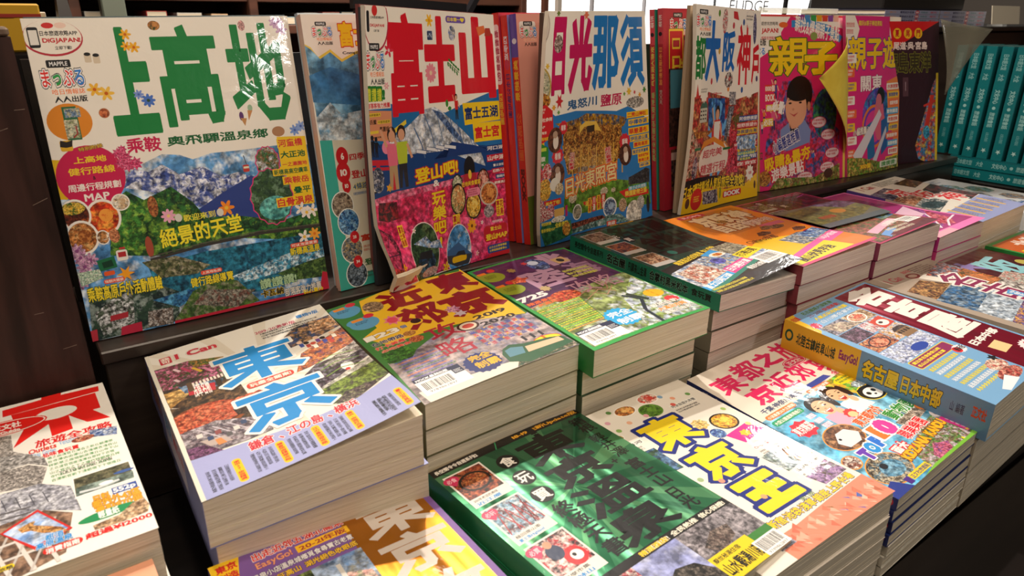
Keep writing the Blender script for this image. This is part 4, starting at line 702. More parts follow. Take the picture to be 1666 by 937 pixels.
def art_U6(a):
    a.poly([(0, 126), (-21.7, 107.0), (1.4, 106.2), (43.3, 101.5), (100.2, 109.5), (137.6, 115.3), (206.1, 107.0), (210, 257), (0, 257)], ('c03a38', '8a3a30', 'd8a060'), .35)
    a.quad([(44.5, 109.3), (103.9, 111.9), (109.7, 162.6), (51.2, 144.5)], ('2a5aa8', '1c3a80', '5aa0e0'), .25)
    x, y = 82.5, 136.6
    for k in range(8): a.poly([(x, y + 30), (x + 34 * math.cos(k * .785 + .2), y + 30 + 52 * math.sin(k * .785 + .2)), (x + 34 * math.cos(k * .785 + .45), y + 30 + 52 * math.sin(k * .785 + .45))], '6ab0e8', step=(k == 0))
    a.ell(x, y + 20, 17, 20, 'c83034'); a.person(x, y + 62, 80, 'e8e4e0', '2a1c18', 'd8a080', 'e8e4e0')
    a.text('Glico', 62.0, 103.4, 91.8, 105.9, 'c8242c', .04)
    # castle and tower
    a.house(17.6, 112.9, 45.1, 138.8, 'c8c8b8', '3a6a5a', 3, 3); a.quad([(-1.6, 149.0), (72.3, 151.2), (48.9, 157.8), (-2.8, 158.6)], ('c87830', '8a4a20', 'e0a050'), .8)
    a.poly([(116.0, 104.2), (136.4, 104.8), (138.4, 122.2), (118.4, 121.4)], ('a8a8b0', '5a5a64', 'd8d0c8'), 1.2); a.poly([(116.5, 123.0), (134.7, 123.8), (114.7, 170.1), (106.3, 167.7)], ('6a6a74', '3a3a44', 'a8a8b0'), 1.0); a.text('TSUTENKAKU', 118.7, 132.1, 126.1, 163.3, 'c8d0e0', .03, vert=True)
    a.poly([(128.7, 139.2), (158.9, 131.9), (167.9, 148.5), (142.0, 154.2)], ('5a7a3a', '8a3a2c', '3a5a2c'), 1)
    a.text('京', -19.9, 31.8, -9.7, 90.2, '1f7a38', .05); a.text('都', -5.8, 35.2, 31.3, 86.0, '1f7a38', .06); a.text('大', 28.2, 16.7, 79.8, 90.7, '1866b8', .07); a.text('阪', 88.1, 27.7, 126.9, 78.5, '1866b8', .06); a.text('神', 134.5, 19.1, 176.9, 96.2, 'd01c2c', .05); a.text('戶', 181.8, 43.0, 206.2, 96.0, 'd01c2c', .05)
    a.logo(0.4, 5.3, 47.1, 35.1); a.ell(90.2, 16.4, 8, 15, ('d8c0b8', 'c83a44', 'f0e4dc'), .8); a.poly([(115.9, 3.8), (129.1, 4.1), (135.0, 14.3), (117.3, 12.4)], 'c8343a'); a.star(172.5, 10.6, 16, 14, 'e0dcd8', 12, .8); a.star(172.5, 10.6, 14, 12, 'f2ece0', 12, .8); a.lines('美食', 159.3, 7.0, 186.0, 14.3, 2, '2a2a2a', per=4)
    for x, y, c in ((71.3, 7.8, '5a8a30'), (151.5, 16.2, '3a5a9a'), (118.6, 21.1, 'c03a4a'), (77.0, 52.7, 'c8a040'), (154.1, 102.8, '2a5aa0'), (112.1, 99.8, 'e08a30'), (54.1, 89.1, 'c82a3a'), (199.8, 89.0, '4a3a6a'), (-4.7, 97.5, '8a3a5a')): a.ell(x, y, 3.4, 4, c)
    a.ell(189.6, 23.5, 6, 20, ('6a6a9a', '2a2a4a', 'b8b0c8'), 1); a.ell(111.8, 88.9, 13, 10, ('2a2a2a', 'f0ece4', 'c83a34'), .8); a.star(29.4, 100.2, 15, 15, 'f2ece0', 12, .8); a.lines('必吃', 17.9, 96.7, 42.5, 102.9, 2, '2a2a2a', per=4); a.star(177.0, 103.5, 13, 12, 'f2ece0', 12, .8)
    a.poly([(3.4, 108.6), (7.5, 90.9), (13.3, 108.2)], 'c83a34')
    for k in range(9):
        c, d = ((('2a4a9a', 'f0ece4'), ('c82434', 'f0e0d8'), ('f0c428', '1c3a80'))[k % 3]); u = 128 + (9 - k) * 2; v = 138 + k * 9
        if k < 8: a.rect(u if k else 150, v, 206, v + 7.5, c); a.text('阿倍野展望台海遊館'[k:k + 5], (u if k else 150) + 1, v + 1, 204, v + 6.5, d, .04)
    a.poly([(0, 130), (-9.9, 108.9), (-12.0, 127.6), (-21.7, 144.5), (0, 185)], ('c82a34', 'f0e0d8', 'e08a30'), .5)
    a.quad([(122.7, 154.7), (146.0, 156.2), (144.0, 174.2), (124.9, 172.7)], ('c8283a', 'e05868', 'a01c2c'), .5); a.quad([(146.1, 165.3), (200.5, 165.3), (199.5, 185.8), (148.6, 183.6)], ('4a88c8', 'd8e4ec', '8a9aa8'), .4)
    a.rrect(149.3, 187.9, 199.7, 192.8, '3a9ab0', 1); a.text('神戶港未來樂園', 151.1, 188.6, 197.7, 192.7, 'f0e050', .03); a.rrect(154.4, 195.6, 188.2, 200.4, '2a6a8a', 1); a.text('有馬溫泉', 156.6, 196.3, 186.3, 200.1, 'f0e050', .03)
    a.quad([(-21.7, 144.5), (18.7, 161.9), (25.6, 205.1), (-6.1, 208.6)], ('a83a30', 'd8b8a0', '4a5a3a'), .6); a.ell(23.7, 182.5, 6, 18, ('e0b898', 'c89070', '3a2a24'), .6); a.ell(18.2, 197.3, 7, 16, ('3a3a5a', 'c8c0c0', '8a2a3a'), .8)
    a.quad([(114.3, 182.6), (148.1, 178.1), (151.5, 215.4), (122.1, 214.3)], ('c8243a', 'e85a70', '8a1c2c'), .6)
    # label on the bottle
    a.rrect(28.5, 170.7, 122.7, 208.9, 'e8dcd0', 20); a.poly([(29.8, 174.6), (38.2, 163.6), (73.7, 159.9), (104.5, 169.3), (118.3, 183.0), (105.4, 176.5), (74.8, 166.9), (42.1, 170.7)], 'e08a28')
    a.text('超完美', 38.9, 175.4, 103.4, 186.7, 'c03040', .035, shear=.1); a.text('精選行程', 35.3, 194.6, 115.4, 207.8, 'c03040', .035, shear=.1); a.rect(12.2, 170.4, 30.9, 173.9, '1f6a34'); a.rect(106.0, 177.6, 127.4, 180.8, '1f6a34')
    a.poly([(0, 257), (-1.5, 237.1), (54.3, 228.0), (124.7, 237.0), (177.4, 233.3), (207.3, 221.0), (210, 257)], 'f0c020')
    a.poly([(-7.7, 211.9), (30.6, 210.0), (72.9, 212.4), (122.5, 217.7), (173.4, 225.2), (172.4, 237.5), (124.2, 232.8), (75.1, 227.4), (34.4, 225.4), (-1.4, 235.3)], '1c1a1c')
    a.text('日本環球影城人氣設施完全攻略!', -3.0, 215.5, 170.6, 234.2, 'f0d028', .04, arch=4)
    a.quad([(49.0, 231.8), (94.6, 233.2), (99.1, 252.4), (52.4, 249.4)], ('4a3a5a', 'c8c0c8', '2a2434'), .9)
    a.ell(33.4, 239.6, 15, 15, 'd0302c'); a.lines('附錄地圖', 25.7, 235.3, 42.2, 244.0, 3, 'f0d040', per=4)
    a.rrect(113.6, 239.5, 163.3, 248.7, 'd0202c', 3); a.text('BOOK', 117.3, 240.4, 160.6, 247.5, 'f4ece4', .07)
    a.star(185.7, 219.7, 12, 13, 'f2ece0', 9, .7); a.text('省錢', 182.2, 217.3, 190.5, 222.2, 'c8243a', .04); a.ell(11.5, 243.1, 5, 7, '5a3a2c'); a.ell(200.9, 238.8, 3, 6, '5a3a2c'); a.ell(104.8, 240.1, 3, 8, '8a9a30')
ART['U6'] = art_U6

def art_U7(a):
    a.poly([(0, 60), (22.2, 50.2), (66.9, 2.3), (210, 20), (210, 257), (0, 257)], 'd8286a'); a.rect(0, 0, 210, 3, 'd84a4a')
    for k, c in enumerate(('8a3a8a', '4a8ac0', '3a9a4a', 'e0a020', 'd84a30', '8a4aa0', 'e8b8a0')): a.rect(85 + k * 15, 0, 99 + k * 15, 9, c)
    a.rect(0, 9, 46, 40, 'efe6da'); a.lines('旅遊攻略', 3, 10, 44, 17, 1, '2a2a2a', per=6); a.text('JAPAN!', 4, 19, 40, 27, 'c8202c', .05); a.lines('旅遊攻略', 3, 30, 40, 37, 1, 'c8202c', per=6); a.ell(50.9, 14.3, 10, 4, 'e06a30')
    a.poly([(69.2, 8.0), (105.3, 6.2), (157.7, 13.1), (200.6, 31.0), (192.0, 40.2), (152.4, 25.0), (105.4, 16.4), (69.3, 17.9)], '3a8ac8'); a.text('親找&爆棚親子景點', 76.5, 10.2, 191.6, 33.7, 'f4ece0', .04, arch=-3, rot=.14)
    a.text('出版', -1.4, 33.2, 13.5, 42.9, '1a1a1a', .05); a.text('ぷる', -7.8, 45.8, 11.4, 55.3, '2f7fd0', .06)
    a.text('親', 20.1, 30.9, 110.6, 86.9, 'f0c81c', .045, [(.03, '4a6a20')]); a.text('子', 100.1, 38.7, 186.2, 87.2, 'f0c81c', .07, [(.03, '4a6a20')])
    a.ell(123.3, 30.4, 9, 6, '8a9a50')
    # dark backdrop and boy
    a.poly([(49.1, 94.4), (116.3, 93.8), (132.3, 134.7), (193.8, 177.4), (189.1, 258.0), (5.0, 250.3), (13.7, 182.5)], ('d02a48', '3a5a9a', 'c83a70'), .25)
    a.ell(153.9, 148.7, 32, 40, ('2a5a8a', '3a8a4a', '1c3a6a'), .3)
    a.poly([(44.9, 166.4), (65.6, 155.6), (101.8, 154.9), (117.1, 171.7), (112.3, 203.4), (45.0, 197.5)], '7a8ab8'); a.poly([(63.2, 152.3), (89.4, 154.1), (84.7, 169.3), (65.6, 164.9)], 'd89a78'); a.poly([(65.6, 158.7), (70.4, 166.7), (87.1, 164.8), (87.2, 172.7), (68.0, 172.8)], '24202c')
    a.ell(89.6, 114.6, 31, 27, '1c1512', n=30); a.ell(81.1, 135.6, 25, 28, 'dca07c', n=30); a.ell(111.6, 134.2, 4, 7, 'c88c68'); a.ell(86.7, 114.5, 27, 11, '1c1512', n=24)
    for x, y in ((66.8, 127.5), (90.7, 127.5)): a.ell(x, y, 3.6, 1.5, '1c1210', n=12); a.line([(x - 4.5, y - 5), (x + 4.5, y - 5.6)], 1, '2a1c18')
    a.ell(73.9, 137.0, 2.6, 1.8, 'c88a68', n=12); a.poly([(64.1, 141.7), (74.9, 145.1), (85.9, 142.0), (76.4, 148.3)], 'b84a48')
    for x, y, h, c in ((33.5, 123.3, 34, '4a4a8a'), (29.2, 165.3, 38, 'd85a80'), (9.3, 151.8, 20, 'e07a30'), (5.0, 169.6, 20, 'd8d0c8'), (123.8, 224.1, 22, '3a6ac0')): a.person(x, y, h, c)
    for st, x0, y0, x1, y1, c in (('1000個', 12, 99, 32, 108, 'd83a30'), ('BOOK', 12, 112, 32, 122, 'd83a30'), ('最新', 14, 128, 40, 136, 'e0b428'), ('必玩', 8, 148, 28, 158, 'e0b428')): a.rect(x0 - 1, y0 - 1, x1 + 1, y1 + 1, c); a.text(st, x0, y0, x1, y1, 'f4ece0', .04)
    a.text('必看!', 26.9, 121.4, 54.7, 140.9, 'f0ece4', .06, rot=.3)
    a.text('小編嚴選推薦', 27.0, 174.4, 89.6, 194.4, '2a3a8a', .05, [(.06, 'f4ece4')], rot=-.3)
    a.quad([(7.2, 209.7), (112.2, 190.5), (117.5, 213.6), (11.6, 235.2)], 'd02a50'); a.text('吸睛&最夯', 10.3, 200.5, 116.4, 222.4, 'f0c81c', .06, [(.04, 'c82040')], rot=-.12, shear=0); a.quad([(22.6, 233.2), (102.4, 218.7), (105.0, 232.0), (24.9, 247.7)], 'd03038'); a.text('遊樂景點', 24.9, 220.1, 99.9, 241.3, 'f4e8e0', .05, rot=-.14)
    for x, y in ((137.9, 160.4), (162.6, 181.6), (174.2, 212.3), (160.5, 234.4), (102.6, 244.9)): a.ell(x, y, 20, 9, 'c83858'); a.ell(x, y, 18, 8, 'e8d0d0'); a.lines('親子樂園', x - 15, y - 5, x + 15, y + 5, 2, 'c8283a', per=5)
    a.poly([(128.3, 247.7), (194.5, 231.2), (194.9, 262.1), (133.7, 265.1), (20, 257), (40, 240)], ('5a8a2c', '8a5a30', 'c8b070'), .5); a.ell(163.4, 244.9, 12, 8, '4a2a20')
    a.ell(9.4, 238.1, 14, 12, ('c87830', '7a4a20', 'e0b050'), 1); a.text('口口口', -5.8, 197.2, 5.9, 208.5, '3a4a20', .04)
    a.rect(204, 0, 210, 257, 'e0cc50')
ART['U7'] = art_U7

def art_U8(a):
    a.rect(0, 0, 210, 257, 'd8287a'); a.poly([(0, 0), (30, 0), (45, 20), (30, 45), (0, 50)], 'efe6da'); a.lines('旅遊', 2, 10, 30, 30, 2, 'c8202c', per=5)
    a.text('趣玩&親子樂遊景點', 41.9, 7.0, 127.6, 15.1, 'e8c858', .04, [(.04, 'b84828')]); a.poly([(160, 0), (210, 0), (210, 38), (160, 34)], 'efe6da'); a.lines('親子', 170, 12, 205, 34, 3, 'd83a30', per=5)
    a.text('親子遊', 8.4, 31.1, 192.1, 83.5, 'f0c81c', .055, [(.03, '3a3a8a')]); a.text('關東', 48.8, 92.4, 130.6, 118.3, 'f4e8e4', .05, [(.03, '8a2060')])
    a.ell(115, 160, 60, 46, ('3a4ab0', '7a3aa8', '2a8ac0'), .2, n=30)
    for r_, c in ((46, 'e07a30'), (40, '6a3ab0'), (34, 'd83a8a')): a.ell(100, 178, r_, r_ * .8, c, n=30)
    a.ell(120, 165, 20, 38, 'd8607a'); a.ell(126, 128, 16, 15, '1c1512'); a.ell(118, 138, 12, 14, 'c86a78'); a.poly([(70, 175), (95, 168), (105, 230), (75, 235)], '2a6aa0'); a.poly([(128, 170), (150, 165), (160, 215), (130, 230)], '2a5a9a')
    a.text('小編推薦必看!', 22.1, 175.4, 97.3, 189.3, 'f0e8d8', .05, [(.05, '3a2a5a')], arch=3)
    a.poly([(150, 105), (210, 95), (210, 257), (180, 257), (185, 200), (160, 170)], 'e8843a')
    for k in range(10):
        v = 108 + k * 14; c, d = (('f0ece0', 'd83a30'), ('f0c428', '2a4a9a'), ('e8683a', 'f4ece0'), ('4aa0d0', 'f4f0e4'))[k % 4]; a.rrect(150 + (k % 3) * 6, v, 206, v + 11, c, 2); a.text('水族館動物園遊樂場'[k % 5:k % 5 + 4], 154 + (k % 3) * 6, v + 2, 203, v + 9, d, .05)
    for k in range(8):
        v = 58 + k * 22; a.rrect(2, v, 34 - (k % 2) * 6, v + 14, ('f0ece0', 'e8683a', 'f0c428')[k % 3], 2); a.lines('親子樂園', 4, v + 2, 30 - (k % 2) * 6, v + 13, 2, ('d83a30', 'f4ece0', '2a4a9a')[k % 3], per=4)
    a.quad([(20, 222), (120, 150), (130, 160), (40, 240)], 'd8d4dc'); a.quad([(95, 235), (150, 180), (152, 190), (105, 245)], 'c8c8d4')
    a.poly([(0, 225), (50, 228), (120, 240), (210, 235), (210, 257), (0, 257)], ('5a9a30', '8a6a30', 'e0c060'), .5); a.text('300個', 45.9, 239.2, 86.4, 248.1, 'f0d028', .06, [(.05, 'c82a3a')]); a.rrect(124.8, 240.3, 203.9, 251.0, 'e8e8d8', 2); a.text('讚讚讚!', 131.0, 241.6, 197.9, 249.9, '3a8a34', .05)
ART['U8'] = art_U8

def art_U9(a):
    a.rect(0, 0, 210, 60, 'd01c20'); a.poly([(60, 60), (210, 0), (210, 257), (0, 257), (0, 60)], '3a1c28'); a.rect(0, 55, 210, 257, '341824')  # diagonal shade across the red cover is painted in as dark shapes
    for k, ch in enumerate('夏尾門'): u = 105 + k * 26; a.ell(u, 20, 10, 9, 'f0c020'); a.text(ch, u - 5, 14, u + 5, 26, 'c01c20', .05)
    a.text('尾道·吳·宮島', 95, 34, 180, 48, 'f0dcd4', .05); a.text('廣島東洋', 78, 52, 190, 88, '3a301c', .04, [(.04, '7a7a28')])
    a.rect(118, 96, 132, 130, '5a3a44'); a.rect(124, 104, 126, 120, 'a08890')
    a.poly([(210, 90), (196, 110), (172, 170), (150, 225), (158, 250), (175, 257), (210, 257)], ('d84a40', '3a8ac0', 'e8c850'), .4)
    a.poly([(190, 130), (200, 130), (180, 215), (168, 215)], 'd83a30'); a.line([(172, 150), (208, 140)], 4, 'd83a30'); a.ell(180, 200, 9, 13, ('3aa0c8', '5ac0e0', '2a80b0'), .5); a.rect(204, 90, 210, 257, 'f0d030')
ART['U9'] = art_U9

def art_A0(a):
    a.rect(0, 0, 150, 210, 'efe9de')
    a.poly([(83.4, 5.8), (107.9, 3.5), (108.6, -5.1), (121.4, -5.6), (121.0, 3.7), (146.3, 4.6), (145.7, 13.6), (83.2, 16.9)], 'e01c14')
    a.poly([(88.3, 16.8), (142.9, 15.0), (143.0, 42.2), (137.9, 42.5), (146.9, 61.4), (132.3, 59.1), (122.4, 41.0), (122.8, 63.1), (109.8, 65.9), (109.4, 46.5), (87.1, 67.9), (94.9, 43.3), (90.0, 36.3)], 'e01c14')
    a.ell(115.2, 32.1, 13.5, 9, 'efe9de')
    a.ell(83.5, 35.2, 26, 11, 'e01c14'); a.ell(83.5, 35.2, 25, 10, 'f0ebe0'); a.ell(83.5, 35.2, 24, 9, 'e01c14'); a.text('正文社', 75.9, 29.1, 93.6, 38.1, 'f0ebe0', .05); a.text('Guide', 80.7, 39.5, 92.5, 43.7, 'f0ebe0', .05)
    a.text('旅遊全攻略', 99.3, 66.2, 146.3, 76.9, 'd81c18', .05)
    a.text('Outlets', 95.1, 76.8, 111.1, 83.3, 'd83a28', .05); a.text('Venusfort', 112.9, 74.8, 124.4, 82.0, '7ab0d8', .02); a.text('Nasu Garden', 96.3, 82.3, 110.3, 88.9, '5aa0d8', .02); a.text('品味食玩買', 102.0, 87.3, 123.5, 93.1, 'd81c18', .05)
    a.quad([(132.0, 72.4), (148.6, 77.1), (147.0, 88.9), (131.1, 82.8)], ('3a5a9a', 'c8d0dc', '8a9ab8'), 1); a.ell(126.9, 81.4, 7, 4, ('b04a30', 'd8a080', '7a2a1c'), 1.5)
    a.lines('銀座新宿淺草台場原宿代官山下北澤自由之丘吉祥寺', 104.5, 93.4, 147.5, 127.1, 7, '2f8a3a', .03, per=14, seed=3)
    a.text('TOKYO SKYTREE TOWN', 109.5, 116.0, 139.3, 120.7, '3a3a30', .02)
    # observation tower
    a.poly([(0, 80), (80.5, 46.8), (86.8, 47.9), (86.9, 72.5), (92.7, 79.8), (86.5, 80.0), (0, 108)], ('b8b0a8', '8a827a', 'd8d0c8'), 1.2)
    a.poly([(79.4, 75.0), (93.9, 80.6), (103.1, 91.8), (104.5, 104.9), (94.2, 94.6), (78.6, 95.2)], ('a8a4a0', '7a7672', 'c8c4c0'), 1)
    a.poly([(78.6, 95.2), (94.2, 96.1), (103.8, 105.9), (99.4, 124.1), (77.7, 119.4)], ('6a6460', 'c8c0b8', '8a8480'), 1.4)
    a.poly([(77.6, 122.0), (98.3, 123.3), (113.7, 137.0), (116.2, 167.3), (98.2, 154.4), (76.2, 160.0)], ('b8b8c0', '8a8a94', 'd0d0d6'), .7)
    for k in range(14): a.line([(8 + k * 7, 128 + (k - 7) ** 2 * .16), (10 + k * 7, 142 + (k - 7) ** 2 * .14)], .6, '4a4a54', step=(k == 0))
    for k in range(3): a.line([(0, 148 + k * 6), (30, 144 + k * 6), (60, 143 + k * 6), (92, 146 + k * 6)], 1.6, '5a5658')
    a.poly([(0, 160), (98.2, 154.4), (111.7, 166.5), (104.7, 202.3), (83.9, 208.9), (0, 210)], ('8a6a54', '6a5244', 'a08068'), .5)
    for k in range(9):
        x = 4 + k * 11; a.line([(x, 165), (x + 9, 208)], 2.2, 'd8d0c8', step=(k == 0)); a.line([(x + 11, 165), (x - 4, 208)], 1.3, 'c0b8b0', step=False)
    a.line([(0, 182), (100, 176)], 2, 'd8d0c8'); a.line([(0, 196), (100, 190)], 2, 'd8d0c8')
    a.poly([(76.0, 164.4), (95.0, 151.7), (110.1, 181.9), (91.1, 190.9)], 'c82a24'); a.poly([(77.5, 165.5), (94.8, 154.5), (108.0, 180.5), (91.2, 187.3)], ('7aa0d8', 'c8d4e8', '9ab8e0'), .3)
    a.poly([(84.3, 165.8), (89.8, 162.9), (93.1, 162.8), (91.8, 166.6), (105.0, 177.2), (107.7, 183.7), (96.3, 177.8), (90.4, 171.3), (86.2, 170.5)], ('c88a4a', 'e0b070', '7a4a24'), 1.2)
    # swan lake picture
    a.poly([(115.2, 129.3), (148.0, 127.4), (148.1, 151.5), (114.6, 153.0)], 'f6f2ea'); a.poly([(115.9, 130.3), (147.4, 129.4), (147.5, 150.5), (115.1, 151.3)], ('5a5a40', '7a7458', '3a3c2c'), .6); a.poly([(116.2, 141.5), (148.0, 141.7), (147.5, 150.5), (115.1, 151.3)], ('5a6a60', '8a9a90', '46544c'), .4)
    a.line([(117.3, 147.6), (126.8, 149.0), (139.4, 147.1)], 2.2, 'd0d4d4'); a.ell(132.1, 146.0, 4, 2, 'f0f0ee'); a.ell(143.2, 138.9, 6, 1.6, '3a5a9a')
    a.text('足料', 122.7, 156.2, 132.2, 165.6, 'e8a020', .06, [(.04, '6a3a10')]); a.rect(133.7, 154.3, 147.6, 161.7, '1f4a9a'); a.text('552p', 134.2, 155.1, 146.8, 161.9, 'f0f0ea', .05, rot=-.02)
    a.text('都內外43區', 121.8, 161.7, 148.2, 170.7, 'e8a020', .06, [(.04, '6a3a10')]); a.text('景點970個', 122.7, 169.4, 147.9, 177.8, 'e8a020', .06, [(.04, '6a3a10')])
    a.ell(128.9, 178.8, 16, 4.5, '1f8a50', rot=-.05); a.text('輕量紙', 123.4, 174.4, 134.5, 182.3, 'f0f0ea', .05)
    a.poly([(133.6, 184.6), (142.0, 176.9), (148.4, 175.1), (150.4, 184.2), (147.9, 191.1), (134.7, 192.5), (120.1, 191.4), (119.6, 186.4)], ('b8926a', 'd8bc98', '7a5a3c'), .9)
    a.text('超過¥12000', 114.8, 192.1, 149.4, 197.8, 'd01c18', .055)
    a.rrect(94.3, 192.7, 113.6, 198.8, 'd82a20', 3); a.text('消費指南', 95.6, 193.6, 112.0, 198.5, 'f0f0ea', .05)
    a.text('都須', 96.1, 180.5, 105.4, 187.2, '2f8ad0', .06, [(.04, 'f0f0ea')]); a.text('高原溫泉', 91.5, 186.0, 109.4, 191.9, '2f8ad0', .06, [(.04, 'f0f0ea')])
    a.rrect(73.8, 195.4, 81.3, 199.8, 'e8c820', 2); a.text('攻略', 74.3, 196.4, 80.7, 199.8, '2a2a2a', .05)
ART['A0'] = art_A0

def art_B1(a):
    a.rect(0, 0, 150, 210, 'ece6da')
    for k in range(22):
        th = k * .3; a.poly([(75, 90), (75 + 150 * math.cos(th), 90 + 150 * math.sin(th)), (75 + 150 * math.cos(th + .08), 90 + 150 * math.sin(th + .08))], 'e0d6c4', step=(k == 0))
    def strip(p, c, s_=.7): a.poly(p, c, s_)
    strip([(0.7, 27.1), (28.5, 28.9), (55.5, 41.9), (51.1, 73.7), (28.0, 70.5), (2.3, 63.4)], ('8a2a50', '3a5a2c', 'd87aa0'), 1.3)
    strip([(28.5, 28.9), (54.4, 39.7), (53.6, 46.5), (30.6, 42.5)], ('3a5a2c', 'c88a40', '5a7a30'), 1.3)
    strip([(2.3, 63.4), (51.1, 73.7), (55.1, 89.6), (56.7, 118.9), (45.8, 125.3), (3.4, 91.3)], ('4a3424', '241a16', '7a5a3c'), .7)
    strip([(2.9, 69.0), (15.0, 69.5), (19.8, 80.2), (3.7, 93.2)], ('c89850', '8a6430', 'e0b870'), .4); strip([(14.2, 65.4), (46.3, 73.7), (42.3, 83.4), (17.1, 78.2)], ('4a6a8a', '8aa0b8', '2a3a4a'), .5)
    a.quad([(20.0, 71.6), (39.4, 75.7), (37.6, 86.9), (18.9, 83.0)], 'b82a38'); a.text('浅草名物', 22.4, 68.8, 35.1, 89.1, 'f0e4dc', .04)
    for k in range(10): a.rect(24 + k * 2.7, 66, 25.5 + k * 2.7, 71, 'e8d8c8', step=(k == 0))
    strip([(3.1, 92.7), (43.8, 115.5), (61.4, 145.8), (49.4, 145.6), (3.5, 128.4)], ('3a2c20', '5a4630', '1c1612'), .5)
    a.ell(22.6, 121.7, 29, 21, '8a4a20', n=32); a.ell(23.1, 119.6, 27.5, 18.5, '5a2c14', n=32); a.ell(23.3, 118.5, 26.5, 17, ('b8482c', 'd87a54', '7a2416'), .8, n=32)
    for k in range(16): a.ell(27 + (k % 6) * 7.4 + (k // 6) * 2.5, 112 + (k // 6) * 8, 4.8, 4, ('c8583a', 'd87a58', 'a83c24'), .6, n=12)
    a.poly([(41.4, 121.8), (55.6, 123.0), (60.8, 132.2), (52.3, 135.2), (42.9, 131.0)], ('2a1c16', '5a4a3c', '1c1410'), .7)
    strip([(3.3, 129.7), (27.2, 128.3), (61.4, 145.8), (58.6, 165.3), (41.0, 165.7), (3.1, 162.7)], ('7a6a70', 'b0a8ac', '4a4450'), .6)
    strip([(1.8, 151.1), (14.6, 152.4), (25.1, 167.2), (2.8, 163.8)], ('5a3458', '8a5a80', '3a2038'), 1); a.poly([(13.0, 147.0), (27.9, 149.7), (32.7, 159.2), (17.9, 156.3)], 'b8a8a0'); a.poly([(22.0, 150.9), (26.1, 151.2), (28.6, 158.8), (22.9, 158.7)], 'd88a50')
    # photographs at right
    strip([(117.3, 29.3), (149.0, 25.7), (153.0, 51.0), (129.9, 57.8), (95.9, 63.3), (90.4, 52.6)], ('2a2c3a', 'b88a5a', '4a5a8a'), .6)
    strip([(129.3, 27.0), (149.8, 31.4), (148.6, 47.5), (125.4, 49.7)], ('d89a60', 'f0c8a0', '5a3424'), .8)
    strip([(107.4, 76.5), (151.6, 54.6), (152.8, 85.0), (107.8, 100.8), (95.4, 102.5)], ('a8502c', 'd88a50', '4a3a6a'), .8)
    strip([(95.1, 113.8), (111.6, 99.8), (153.6, 96.4), (153.4, 114.5), (105.0, 137.9), (96.8, 138.0)], ('4a3440', '8a8490', '2c2028'), .6)
    strip([(116.9, 104.1), (153.5, 83.3), (157.0, 99.2), (121.1, 111.8)], ('b8b0a8', '6a5a54', 'e0d8d0'), .8)
    strip([(98.0, 139.2), (154.0, 117.5), (160.4, 132.0), (108.7, 141.3)], ('d8d4c8', 'b8b4a8', 'e8e4da'), .5); a.ell(131.0, 118.5, 5, 7, 'f0ece8'); a.ell(129.5, 123.7, 2, 2, 'd83a30')
    strip([(97.1, 142.0), (155.6, 126.5), (154.4, 155.7), (116.6, 172.0), (101.8, 164.6)], ('5a6a34', '8aa048', '4a4440'), .7); strip([(115.0, 155.3), (139.5, 156.5), (147.8, 157.1), (116.6, 172.0), (104.2, 166.9)], ('6a5a5c', '3a3438', '8a8a6a'), .9)
    for k in range(26): a.ell(12 + (k * 7.3) % 30, 36 + (k * 5.1) % 22, 1.5, 1.3, ('e890b0', 'f0d0d8', 'c83a6a', 'e8b840')[k % 4], n=8)
    a.poly([(14, 62), (22, 57), (34, 60), (30, 64), (16, 67)], '3a2c24'); a.rect(20, 64, 24, 78, '5a4028'); a.rect(40, 72, 44, 86, '2c1c14')
    for k in range(7): a.line([(14 + k * 5, 132 + k), (26 + k * 5, 150 + k)], .9, ('c8c0c8', '4a4250')[k % 2])
    for k in range(6): a.rect(12 + k * 6, 138 + (k * 7) % 11, 16 + k * 6, 143 + (k * 7) % 11, ('d8d0c8', '3a4a6a', '8a4a4a', '5a5a5a')[k % 4])
    for k in range(7): a.ell(112 + k * 4.6, 58 + (k % 3) * 4, 2.4, 2.6, ('e8c0a0', '2a1c18', 'c84830')[k % 3], n=10); a.rect(110.5 + k * 4.6, 61 + (k % 3) * 4, 114 + k * 4.6, 67 + (k % 3) * 4, ('3a4a9a', 'b83a30', 'e8e0d0', '6a3a8a')[k % 4])
    for k in range(5): a.line([(112, 100 + k * 6), (126, 94 + k * 6), (144, 98 + k * 6)], 1.1, ('7a9a40', '3a4a24')[k % 2])
    # lavender band
    a.poly([(2.7, 164.5), (34.9, 167.1), (77.4, 172.1), (118.8, 170.6), (152.3, 160.4), (150, 168), (150, 210), (0, 210)], 'a4a8d4')
    a.poly([(0, 0), (3, 0), (3, 210), (0, 210)], 'e4dece')
    # title
    B_ = '1f8ad0'
    a.text('東', 43, 38, 108, 93, B_, .045, [(.045, 'f0ece4')]); a.text('京', 44, 106, 108, 164, B_, .045, [(.045, 'f0ece4')])
    a.rrect(58, 95, 94, 103, 'd84030', 3); a.text('玩盡全關東!', 60, 96.3, 92, 101.8, 'f0e8d8', .05)
    a.rrect(9, 11, 18, 23, 'c8283a', 1); a.text('我可', 10, 12, 17, 22, 'f0e8d8', .05, vert=True); a.text('I Can', 21, 11, 54, 21, 'c8283a', .06, [(.04, 'f0e8d8'), (.05, '5a4a3a')])
    a.text('2019-20激新版', 86, 15, 121, 21, 'b82a50', .03, rot=0); a.text('標榜9版', 124, 8, 144, 15, '2a7ac0', .06)
    a.lines(CJK, 89, 21, 145, 34, 3, '2a2424', .03, per=26, seed=6)
    a.text('鎌倉、江の島、橫浜', 39, 169, 117, 180, 'c8283c', .045, [(.05, 'f2eee6')])
